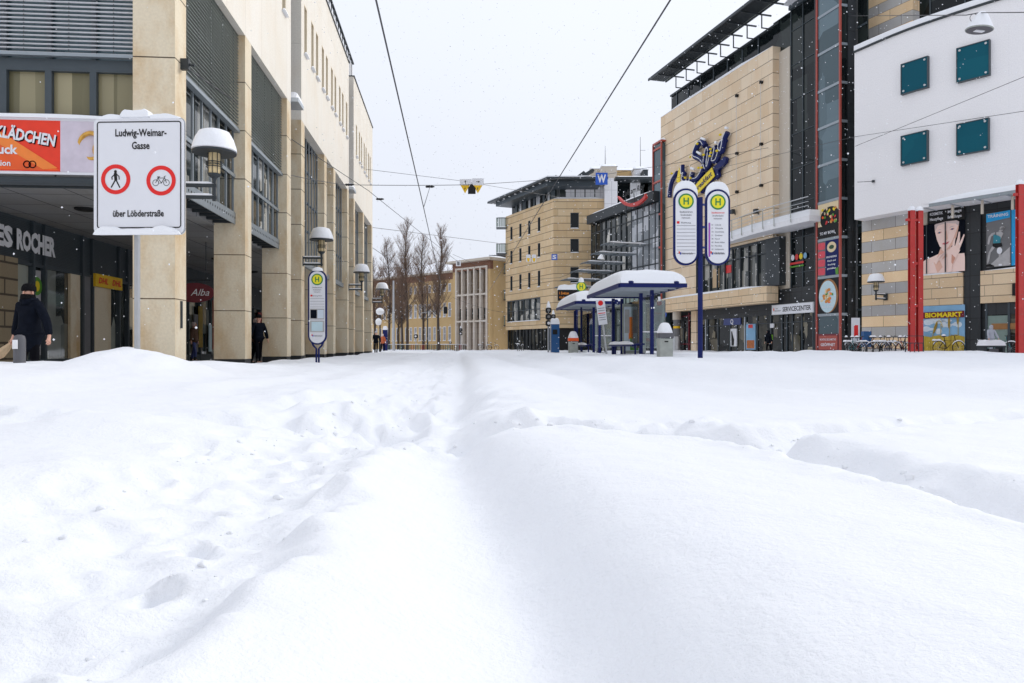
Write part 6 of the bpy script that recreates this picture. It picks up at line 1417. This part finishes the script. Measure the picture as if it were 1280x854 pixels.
# black-orange turning sign
q = P(590, 233, 35); o = thing('hanging_tram_sign', 'pair of white arrow plates with orange triangles round a black pentagon, on the cross wire', 'sign', q); k = 35/F
s2 = lambda x, y: ((x-860)/5.7*k, (188-y)/5.7*k)
t = MB('sign_white'); t.plate([s2(773, 182), s2(858, 182), s2(858, 137), s2(773, 137)], (0, 0, 0), (1, 0, 0), (0, 0, 1), .02, 'sign_white'); t.build('plate', o)
t = MB('sign_white'); t.plate([s2(860, 182), s2(944, 182), s2(944, 132), s2(860, 132)], (0, .0, 0), (1, 0, 0), (0, 0, 1), .02, 'sign_white'); t.build('plate', o)
for x in (811, 902): t = MB('yellow_sign'); t.plate([s2(x-32, 182), s2(x, 240), s2(x+32, 182)], (0, -.022, 0), (1, 0, 0), (0, 0, 1), .01, 'yellow_sign'); to = t.build('warning_triangle', o); t = MB('black'); a = s2(x, 214); t.text('F', (a[0], -.034, a[1]), (1, 0, 0), (0, 0, 1), .10, .03, m='black'); t.build('letter', to)
t = MB('black'); t.plate([s2(832, 244), s2(886, 244), s2(886, 200), s2(859, 170), s2(832, 200)], (0, -.026, 0), (1, 0, 0), (0, 0, 1), .03, 'black'); t.build('pentagon_plate', o)
t = MB('black'); a = s2(813, 160); t.plate([(a[0]-.012, a[1]-.09), (a[0]+.012, a[1]-.09), (a[0]+.012, a[1]+.03), (a[0]+.045, a[1]+.02), (a[0], a[1]+.10), (a[0]-.045, a[1]+.02), (a[0]-.012, a[1]+.03)], (0, -.022, 0), (1, 0, 0), (0, 0, 1), .006, 'black'); t.build('arrow', o)
t = MB('black'); a = s2(902, 156); t.plate([(a[0]-.09, a[1]-.012), (a[0]+.03, a[1]-.012), (a[0]+.02, a[1]-.045), (a[0]+.10, a[1]), (a[0]+.02, a[1]+.045), (a[0]+.03, a[1]+.012), (a[0]-.09, a[1]+.012)], (0, -.022, 0), (1, 0, 0), (0, 0, 1), .006, 'black'); t.build('arrow', o)
def hung(px, py, z, w_, h_, ch, m, label):
    q = P(px, py, z); o = thing('hung_sign', label, 'sign', q); t = MB(m); t.box(-w_/2, w_/2, -.02, .02, -h_/2, h_/2, m); t.build('plate', o)
    t = MB('sign_white' if m == 'blue_sign' else 'black'); t.text(ch, (0, -.024, -h_*.30), (1, 0, 0), (0, 0, 1), h_*.62, .04, w=w_*.72 if len(ch) < 2 else None); t.build('letter', o)
    t = MB('cable'); 
    for s_ in (-.3, .3): t.tube([(s_*w_, 0, h_/2), (s_*w_, 0, h_/2+.12)], .01, 4)
    t.build('clip', o); return o
hung(752, 223.5, 48, .80, .80, 'W', 'blue_sign', 'blue square sign with a white W hanging above the corner office block roof')
hung(693, 321.5, 62, .50, .50, 'S', 'blue_sign', 'small blue square sign with a white S before the corner office block')
hung(573, 329.5, 62, .42, .45, 'II', 'sign_white', 'small white square sign with two black bars by the entrance block roof')
for px, lab in ((660.5, 'left of the two small white-yellow signs before the office block wall'), (667.5, 'right of the two small white-yellow signs before the office block wall')):
    q = P(px, 323.5, 62); o = thing('hung_sign', lab, 'sign', q); t = MB('sign_white'); t.plate(rrect(-.19, .19, -.3, .36, .1), (0, 0, 0), (1, 0, 0), (0, 0, 1), .03, 'sign_white'); t.build('plate', o); t = MB('yellow_sign'); t.plate([(-.13, .05), (-.08, -.26), (.08, -.26), (.13, .05)], (0, -.032, 0), (1, 0, 0), (0, 0, 1), .01, 'yellow_sign'); t.build('yellow_patch', o)
cable('span_wire', [P(640, 322, 63), P(693, 317, 62.5), P(815, 306, 60)], .012, 'thin wire carrying the small S sign before the office block')
# hanging street lamps
def hanglamp(px, py, z, s_, label):
    q = P(px, py, z); o = thing('hanging_lamp', label, 'lamp', q); o.scale = (s_,)*3; o.rotation_euler = (.1, .12, 0)
    t = MB('galv'); t.lathe((0, 0, 0), [(.50, 0), (.51, .03), (.46, .10), (.2, .45), (.08, .5)], 24); t.build('lamp_hood', o, True)
    t = MB('bin_grey'); t.lathe((0, 0, -.025), [(.44, 0), (.47, .024)], 24); lo_ = t.build('reflector', o); t = MB('lamp_white'); t.box(-.18, .18, -.1, .1, -.05, -.026); t.build('bulb', lo_)
    t = MB('cable'); t.ring((-.3, 0, .45), .16, .012, (0, 1, 0), 16, 5); t.tube([(0, 0, .5), (0, 0, .72)], .03, 6); t.build('suspension', o)
    s = MB('snow'); s.lathe((0, 0, .05), [(.50, 0), (.40, .22), (.22, .55), (.12, .66), (.04, .68)], 20); s.build('snow_cap', o, True)
hanglamp(1224, 38, 21, .72, 'snow-capped cone lamp hanging from a wire over the white wall')
hanglamp(751, 324.5, 58, .58, 'small snow-capped cone lamp hanging before the glass hall')
cable('span_wire', [P(1060, 20, 44), P(1208, 19, 21.2), P(1224, 16, 21), P(1290, 15.5, 18)], .014, 'wire carrying the cone lamp at the upper right')
q = on_curve(1092)[0]; t = MB('cable'); zz = zc(227, q.y); t.tube([(0, 0, 0), (-1.3, -.9, -.25)], .018, 5); t.lathe((-.0, 0, -.06), [(.08, 0), (.08, .12)], 8, 'dark_steel'); ob = t.build('wall_anchor'); ob.location = (q.x-.05, q.y-.05, zz); tag(ob, 'dark anchor with a wire end on the lower left of the white wall', 'anchor')

# ------------------------------------------------------------------ street furniture in the distance
b = P(475, 0, 64); o = thing('street_lamp', 'black two-globe street lamp with snow caps beyond the arcade corner', 'lamp', (b.x, 64, 0))
t = MB('black'); t.tube([(0, 0, .1), (0, 0, zc(390, 64))], .06, 8); t.tube([(0, 0, 1.5), (0, 0, .1)], .10, 8); t.build('pole', o, True)
for dz, r_, nm in ((zc(390, 64), .36, 'u'), (zc(403, 64), .27, 'l')):
    t = MB('lamp_white'); t.lathe((-.1 if nm == 'l' else 0, -.15 if nm == 'l' else 0, dz), [(r_*.35, -.26), (r_*.75, -.2), (r_*.95, -.08), (r_, .03), (r_*.8, .16), (r_*.4, .24)], 14); lo_ = t.build('globe', o, True); s = MB('snow'); s.lathe((-.1 if nm == 'l' else 0, -.15 if nm == 'l' else 0, dz+.06), [(r_*1.05, 0), (r_*.95, .12), (r_*.6, .24), (.05, .30)], 14); s.build('snow_cap', lo_, True)
b = P(492, 0, 76); t = MB('pole_grey'); t.tube([(0, 0, .1), (0, 0, zc(351, 76))], [.16, .09], 10); ob = t.build('mast', smooth=True); ob.location = (b.x, 76, 0); tag(ob, 'tall light grey mast with snow on top in front of the bare trees', 'mast')
b = P(534.5, 0, 86); t = MB('pole_grey'); t.tube([(0, 0, .1), (0, 0, zc(366, 86))], [.10, .05], 8, 'dark_steel'); t.tube([(0, 0, zc(390, 86)), (2.6, 0, zc(387, 86))], .05, 6, 'pole_grey'); t.tube([(0, 0, zc(390, 86)), (-.8, 0, zc(391.5, 86))], .05, 6, 'pole_grey'); ob = t.build('signal_mast', smooth=True); ob.location = (b.x, 86, 0)
tag(ob, 'thin dark mast with a long side arm carrying signals over the road', 'mast')
for px, lab in ((547, 'left black signal box on the long side arm before the trees'), (557, 'right black signal box on the long side arm before the trees')):
    q = P(px, 388, 85.8); t = MB('black'); t.plate(rrect(-.22, .22, -.42, .42, .1), (0, 0, 0), (1, 0, 0), (0, 0, 1), .25, 'black'); ob = t.build('signal_box'); ob.location = q; tag(ob, lab, 'signal')
b = P(481.5, 0, 68); o = thing('dark_cabinet', 'dark blue slim column topped with snow beyond the arcade corner', 'cabinet', (b.x, 68, .1)); t = MB('navy'); t.box(-.2, .2, -.2, .2, 0, 2.2); t.build('body', o); s = MB('snow'); snow_cap(s, -.22, .22, -.22, .22, 2.2, .35, 5, 4); s.build('snow_cap', o, True)
o = thing('bicycle_rack', 'long low bicycle rack row with snow in front of the ochre building', 'rack', (P(486, 0, 82).x, 82, .2)); 
t = MB('dark_steel'); rr = random.Random(4)
for k in range(34): x = k*.26; t.tube([(x, 0, 0), (x, 0, .75), (x+.16, 0, .75), (x+.16, 0, 0)], .03, 4, rr.choice(('dark_steel', 'bike_teal', 'black', 'dark_steel', 'bike_red')))
t.build('hoop', o); s = MB('snow'); 
snow_cap(s, -.1, 9, -.04, .04, .75, .04, 60, 2, rough=.9); s.build('snow_cap', o, True)

# ------------------------------------------------------------------ bicycles
def bicycle(label, loc, rz, fm='black', group='snowed-in bicycles at the striped stone wall', tilt=0):
    o = thing('bicycle', label, 'bicycle', loc, rz, group); o.rotation_euler = (tilt, 0, rz)
    for x in (-.52, .52):
        t = MB('tyre'); t.ring((x, 0, .34), .33, .022, (0, 1, 0), 22, 5, 'tyre'); wo_ = t.build('wheel', o, True)
        t = MB('alu'); 
        for k in range(10): a = PI*k/5; t.tube([(x, 0, .34), (x+.31*math.cos(a), 0, .34+.31*math.sin(a))], .004, 3, 'alu')
        t.build('spokes', wo_)
        s = MB('snow'); v = [(x+.36*math.cos(a), 0, .34+.36*math.sin(a)) for a in np.linspace(.5, PI-.5, 9)]; s.tube(v, [.012, .02, .028, .035, .035, .03, .03, .02, .012], 6, 'snow'); s.build('snow_cap', wo_, True)
    t = MB(fm); 
    for p in ([(-.52, 0, .34), (-.12, 0, .30), (.30, 0, .72), (-.22, 0, .70), (-.12, 0, .30)], [(-.52, 0, .34), (-.22, 0, .72)], [(.52, 0, .34), (.34, 0, .75), (.31, 0, .92)], [(-.12, 0, .3), (-.26, 0, .88)]): t.tube(p, .018, 6, fm)
    t.build('frame', o, True); t = MB('leather'); t.lathe((-.27, 0, .88), [(.10, 0), (.12, .04), (.06, .06)], 10, sy=.6); so_ = t.build('saddle', o, True); s = MB('snow'); s.lathe((-.27, 0, .93), [(.12, 0), (.10, .05), (.04, .09)], 10, sy=.6); s.build('snow_cap', so_, True)
    t = MB('dark_steel'); t.tube([(.31, -.26, .98), (.36, -.1, .95), (.31, 0, .93), (.36, .1, .95), (.31, .26, .98)], .015, 5); t.build('handlebar', o, True)
    t = MB('alu'); t.box(-.85, -.45, -.07, .07, .66, .69, 'dark_steel'); bo_ = t.build('carrier', o); s = MB('snow'); snow_cap(s, -.86, -.44, -.1, .1, .69, .08, 6, 4, rough=.3); s.build('snow_cap', bo_, True)
    return o
rr = random.Random(12); d0, d1 = P(1060, 0, 37.6), P(1132, 0, 36.6)
ords = ['first', 'second', 'third', 'fourth', 'fifth', 'sixth', 'seventh', 'eighth', 'ninth']
for i in range(9):
    f_ = i/8; q = d0.lerp(d1, f_); q = Vector((q.x, q.y+rr.uniform(-.2, .3), .30)); rz = rr.choice((.15, -.2, .5, 2.9, -.6, 1.0))+rr.uniform(-.2, .2)
    bicycle(f'{ords[i]} snow-covered bicycle from the glass tower along the striped stone wall', q, rz, ['black', 'bike_teal', 'black', 'bike_red', 'dark_steel', 'black', 'navy', 'black', 'bike_red'][i], tilt=rr.uniform(-.12, .12))
bicycle('lone dark bicycle half buried in snow before the wheat field poster', (P(1186, 0, 36).x, 36, .34), .1, 'black', None)
bicycle('dark bicycle half hidden behind the snow-laden bench near the right red post', (P(1248, 0, 34.8).x, 34.8, .30), -.4, 'bike_teal', None)
b = P(1064, 0, 38.2); o = thing('blue_parking_column', 'small blue box on the wall foot beside the first bicycles', 'box', (b.x+.9, 38.4, .2)); t = MB('blue_box'); t.box(-.2, .2, -.15, .15, .5, 1.35); t.build('body', o); t = MB('dark_steel'); t.box(-.05, .05, -.05, .05, 0, .5); t.build('foot', o)
o = thing('poster_stand', 'small white poster with red print behind the bicycles beside the glass tower', 'sign', (P(1069.5, 0, 39.2).x, 39.2, .2)); t = MB('sign_white'); t.box(-.22, .22, -.03, .03, .7, 2.1); po_ = t.build('panel', o); t = MB('sign_red'); t.box(-.10, .12, -.04, -.03, 1.1, 1.7, 'sign_red'); t.build('print', po_); t = MB('dark_steel'); t.box(-.03, .03, .03, .06, 0, 2.0); t.build('leg', o)
# snow-laden bench / table on the right
b = P(1239, 0, 33); o = thing('snowy_table', 'dark low table under a thick pad of snow near the right red post', 'table', (b.x, 33, .28))
t = MB('dark_steel'); t.box(-.5, .5, -.28, .28, .42, .50); t.build('table_top', o)
for x in (-.42, .42):
    t = MB('dark_steel'); t.box(x-.06, x+.06, -.25, .25, 0, .42); t.build('leg', o)
t = MB('bin_grey'); t.box(-.22, .22, -.18, .18, .0, .36); t.build('crate_box', o)
s = MB('snow'); snow_cap(s, -.53, .53, -.3, .3, .5, .26, 12, 6); s.build('snow_cap', o, True)
for px, z, lab in ((1143, 33.2, 'low steel rail with bars at the foot of the double red post'), (1271, 31.8, 'low steel rail with bars at the foot of the right red post')):
    b = P(px, 0, z); o = thing('low_rail', lab, 'rail', (b.x, z, .28)); t = MB('red_steel')
    for k in range(5): t.tube([(-.4+k*.2, 0, 0), (-.4+k*.2, 0, .62)], .018, 5, 'dark_steel')
    t.build('bars', o); t = MB('dark_steel'); t.tube([(-.42, 0, .62), (.42, 0, .62)], .02, 5); t.tube([(-.42, 0, .95), (.42, 0, .95)], .015, 5); t.tube([(-.42, 0, 0), (-.42, 0, .95)], .02, 5); t.tube([(.42, 0, 0), (.42, 0, .95)], .02, 5); t.build('top_rail', o)
# snow heap in front of the posters
# bollard with label before the person
b = P(24.5, 0, 11.2); o = thing('bollard', 'grey bollard with a small white label directly beside the person in black', 'bollard', (b.x, 11.2, .05)); t = MB('bin_grey'); t.lathe((0, 0, 0), [(.085, 0), (.085, .80), (.07, .86), (.03, .88)], 16); t.build('post', o, True); t = MB('lamp_white'); t.box(-.045, .03, -.10, -.086, .66, .80); t.build('label_plate', o)
# ------------------------------------------------------------------ people
def skin_mesh(V, E, R, name, m, parent, root=0, sub=2, R2=None):
    me = bpy.data.meshes.new(name); me.from_pydata([tuple(v) for v in V], E, []); ob = bpy.data.objects.new(name, me); COL.objects.link(ob)
    md = ob.modifiers.new('s', 'SKIN'); sv = me.skin_vertices[0].data
    for i, r in enumerate(R): sv[i].radius = (r, r) if not isinstance(r, tuple) else r; sv[i].use_root = (i == root)
    md.use_smooth_shade = True; ss = ob.modifiers.new('u', 'SUBSURF'); ss.levels = sub; ss.render_levels = sub
    dg = bpy.context.evaluated_depsgraph_get(); dg.update(); out = bpy.data.meshes.new_from_object(ob.evaluated_get(dg))
    bpy.data.objects.remove(ob); bpy.data.meshes.remove(me)
    out.name = name; out.materials.clear(); out.materials.append(MATS[m]); out.polygons.foreach_set('use_smooth', [True]*len(out.polygons))
    o = bpy.data.objects.new(name, out); COL.objects.link(o); o.parent = parent; return o
def person(loc, rz, h, label, coat='coat_navy', trs='trousers_black', hat=None, hair='hair_pale', stride=.12, arms=((.16, .02, .0), (.16, .02, .0)), lean=0, hem=.78, mask=None, hood=False, fingers=False, group=None):
    """faces local -y; arms: (outward, forward at elbow, forward at hand)"""
    o = thing('person', label, 'person', loc, rz, group); k = h/1.75; o.scale = (k, k, k)
    J = {'pel': (0, 0, .96), 'wai': (0, -lean*.2, 1.10), 'che': (0, -lean*.6, 1.32), 'nek': (0, -lean-.0, 1.48), 'hb': (0, -lean-.015, 1.555), 'hm': (0, -lean-.025, 1.63), 'ht': (0, -lean-.015, 1.70)}
    V = []; R = []; E = []; ix = {}
    def a(n, p, r, to=None):
        ix[n] = len(V); V.append(p); R.append(r)
        if to: E.append((ix[to], ix[n]))
    a('pel', J['pel'], (.15, .11)); a('wai', J['wai'], (.13, .10), 'pel'); a('che', J['che'], (.16, .11), 'wai'); a('nek', J['nek'], .052, 'che'); a('hb', J['hb'], (.062, .075), 'nek'); a('hm', J['hm'], (.078, .095), 'hb'); a('ht', J['ht'], (.060, .072), 'hm')
    hands = []
    for s_, st in ((-1, stride), (1, -stride)):
        n = 'LR'[s_ > 0]
        a('hip'+n, (s_*.09, 0, .90), .085, 'pel'); a('kne'+n, (s_*.10, -st*.6-.02, .50), .058, 'hip'+n); a('ank'+n, (s_*.10, -st+.03, .10), .040, 'kne'+n); a('toe'+n, (s_*.115, -st-.12, .04), .035, 'ank'+n)
        o_, e, hf = arms[0 if s_ < 0 else 1]
        sh = (s_*.19, J['che'][1], 1.41); el = (s_*(.19+o_*.6), sh[1]-e, 1.14); wr = (s_*(.19+o_), sh[1]-e-hf, .90)
        a('sho'+n, sh, .058, 'che'); a('elb'+n, el, .042, 'sho'+n); a('wri'+n, wr, .028, 'elb'+n)
        hd = Vector(wr)+Vector((s_*.01, -.02, -.07)); a('pal'+n, tuple(hd), (.034, .018), 'wri'+n); hands.append(hd)
        if fingers:
            for q in range(4): tip = hd+Vector((s_*.004, -.045+q*.024, -.075-(.012 if q in (1, 2) else 0))); a(f'f{q}{n}a', tuple(hd+Vector((s_*.004, -.036+q*.022, -.035))), .009, 'pal'+n); a(f'f{q}{n}b', tuple(tip-Vector((s_*.012, 0, 0))), .007, f'f{q}{n}a')
            a('th'+n, tuple(hd+Vector((-s_*.02, -.045, -.02))), .010, 'pal'+n)
        else: a('fin'+n, tuple(hd+Vector((0, -.01, -.07))), .018, 'pal'+n)
    skin_mesh(V, E, R, 'body', 'skin', o)
    # face details
    t = MB('skin'); hy = -lean-.118
    t.lathe((0, hy+.005, 1.605), [(.006, -.02), (.016, -.005), (.008, .035)], 6, 'skin'); 
    for x in (-.032, .032): t.lathe((x, hy+.018, 1.638), [(.004, -.008), (.011, 0), (.004, .008)], 6, 'black')
    t.box(-.022, .022, hy+.008, hy+.02, 1.572, 1.579, 'lips')
    for x in (-.086, .086): t.lathe((x, -lean-.02, 1.615), [(.006, -.025), (.016, 0), (.008, .03)], 6, 'skin')
    t.build('face', o, True)
    g = lambda n: V[ix[n]]
    # trousers
    TV = [g('pel')]; TR = [(.135, .10)]; TE = []
    for n in 'LR':
        b = len(TV); TV += [g('hip'+n), g('kne'+n), g('ank'+n)]; TR += [.088, .070, .052]; TE += [(0, b), (b, b+1), (b+1, b+2)]
    skin_mesh(TV, TE, TR, 'trousers', trs, o)
    for n in 'LR': t = MB('boot'); p = g('toe'+n); q = g('ank'+n); t.tube([(q[0], q[1]+.05, .05), (p[0], p[1], .045)], [.055, .042], 8, 'boot'); t.tube([(q[0], q[1], .02), (q[0], q[1]-.005, .22)], .056, 8, 'boot'); t.build('boot', o, True)
    # coat
    CV = [g('wai'), g('che'), (0, J['nek'][1]+.005, 1.47)]; CR = [(.18, .15), (.20, .15), (.09, .09)]; CE = [(0, 1), (1, 2)]
    CV.append((0, .0, .95)); CR.append((.195, .155)); CE.append((0, 3)); CV.append((0, 0, hem)); CR.append((.20, .16)); CE.append((3, 4))
    for n in 'LR':
        b = len(CV); CV += [g('sho'+n), g('elb'+n), g('wri'+n)]; CR += [.085, .070, .055]; CE += [(1, b), (b, b+1), (b+1, b+2)]
    skin_mesh(CV, CE, CR, 'coat', coat, o)
    if mask: t = MB(mask); t.lathe((0, -lean-.03, 1.50), [(.085, -.03), (.112, .02), (.10, .09)], 14, sy=1.05); t.build('scarf', o, True)
    if hood: t = MB(coat); t.lathe((0, -lean+.01, 1.50), [(.09, -.03), (.12, .06), (.125, .14), (.08, .24)], 14); t.build('hood', o, True)
    if hat: t = MB(hat); t.lathe((0, -lean-.012, 1.655), [(.100, -.01), (.104, .02), (.100, .06), (.075, .105), (.02, .125)], 16, sy=1.1); t.build('hat', o, True)
    else: t = MB(hair); t.lathe((0, -lean+.008, 1.60), [(.085, -.04), (.098, .04), (.09, .10), (.05, .135)], 14); t.build('hair', o, True)
    return o, hands
# near person at the left edge
b = P(37, 0, 12.1)
p_, hd = person((b.x, 12.1, .02), -.25, 1.76, 'person in a long black coat, knit hat and face covering at the left edge', 'coat_navy', 'trousers_black', 'knit_black', stride=.05, arms=((.14, -.02, .02), (.24, -.02, .04)), hem=.60, mask='knit_black', fingers=True)
t = MB('coat_navy'); t.lathe((0, .0, 1.46), [(.13, -.04), (.145, .03), (.12, .075)], 14, 'coat_navy', sy=1.0); t.build('collar', p_, True)
# paper bag in the right hand: a thing of its own
kk = 1.76/1.75; M_ = Matrix.Rotation(-.25, 4, 'Z'); hw_ = Vector((b.x, 12.1, .02))+(M_ @ (hd[0]*kk))
o = thing('paper_bag', 'crumpled brown paper bag held by the person in black at the left edge', 'bag', hw_+Vector((-.02, -.0, -.05)), .3)
t = MB('paper_bag'); rr = random.Random(3); vs = []; n = 8
for z, r_ in ((0.02, .03), (-.05, .07), (-.14, .10), (-.24, .115), (-.27, .09)):
    for q in range(n): a_ = 2*PI*q/n; vs.append((r_*math.cos(a_)*rr.uniform(.85, 1.15)+z*.9, r_*.6*math.sin(a_)*rr.uniform(.8, 1.2), z))
fs = [(i*n+q, i*n+(q+1) % n, (i+1)*n+(q+1) % n, (i+1)*n+q) for i in range(4) for q in range(n)]+[tuple(range(4*n, 5*n))]
t.add(vs, fs, 'paper_bag'); t.build('bag_body', o)
t = MB('paper_bag'); t.ring((0, 0, .02), .035, .006, (0, 1, 0), 12, 4, 'paper_bag'); t.build('bag_handle', o)
def pp(px, z, h, label, zg=.25, **kw):
    b = P(px, 0, z); return person((b.x, z, zg), kw.pop('rz', 0), h, label, **kw)
pp(323, 25.5, 1.76, 'dark-clothed person standing in the arcade between the second and third pillars', .10, hat='knit_black', rz=.9)
pp(320.0, 26.8, 1.70, 'second dark figure close behind in the arcade shade', .10, hair='hair_pale', rz=2.2, coat='coat_brown')
pp(242.5, 30, 1.68, 'person in a brown coat looking into the arcade shop window', .10, coat='coat_brown', trs='navy_light', rz=1.6)
pp(470, 57, 1.78, 'person in black with a pale cap at the far corner of the arcade building', .15, hat='coat_grey', rz=.4)
pp(478.5, 66, 1.70, 'person in an orange jacket beside the two-globe street lamp', .2, coat='coat_orange', rz=2.6)
pp(593.5, 98, 1.75, 'person in a bright blue jacket and red hat walking before the stone grid', .25, coat='coat_blue', hat='hat_red', rz=1.3, stride=.22)
q, _ = pp(961, 49.2, 1.66, 'person in dark clothes with a green backpack before the service counter windows', .20, coat='coat_navy', hood=True, rz=-1.2, lean=.05)
t = MB('pack_green'); t.plate(rrect(-.13, .13, 1.05, 1.42, .05), (0, .26, 0), (1, 0, 0), (0, 0, 1), .12, 'pack_green'); t.build('backpack', q)
pp(1239, 34.4, 1.30, 'small figure in a pale grey hooded jacket behind the snow-laden table', .45, coat='coat_grey', hat='coat_grey', hood=True, trs='coat_grey', arms=((.12, .1, .15), (.12, .1, .15)))
pp(766-12, 41, 1.7, 'person in a white jacket seen through the gap between the shelters', .25, coat='lamp_white', rz=1.8)
# dark lumps in front of the corner block: parked scooters/bikes under snow
for i, (px, z) in enumerate(((650.5, 66), (606, 88), (616, 88))):
    b = P(px, 0, z); bicycle(['dark snowed-in bicycle before the corner office block', 'left snowed-in bicycle at the brown side building', 'right snowed-in bicycle at the brown side building'][i], (b.x, z, .25), [1.2, .2, .5][i], 'black', None)

# ------------------------------------------------------------------ falling snow
rng = np.random.RandomState(5); n = 9500
C = np.stack([rng.uniform(-26, 26, n), rng.uniform(2.6, 52, n), rng.uniform(.35, 19, n)], 1); r = rng.uniform(.005, .015, n)*(.65+C[:, 1]/26)
r = np.minimum(r, .026)
near = C[:, 1] < 5; r[near] *= .55
base = np.array([(1, 0, 0), (-1, 0, 0), (0, 1, 0), (0, -1, 0), (0, 0, 1), (0, 0, -1)], float)
fc = np.array([(0, 2, 4), (2, 1, 4), (1, 3, 4), (3, 0, 4), (2, 0, 5), (1, 2, 5), (3, 1, 5), (0, 3, 5)])
vv = (C[:, None, :]+base[None]*r[:, None, None]*rng.uniform(.7, 1.3, (n, 6, 1))).reshape(-1, 3)
ff = (fc[None]+(np.arange(n)*6)[:, None, None]).reshape(-1, 3)
me = bpy.data.meshes.new('falling_snow'); me.from_pydata(vv.tolist(), [], ff.tolist()); me.materials.append(MATS['snow'])
ob = bpy.data.objects.new('falling_snow', me); COL.objects.link(ob); tag(ob, 'white snowflakes drifting through the air all over the street', 'snowfall', kind='stuff')
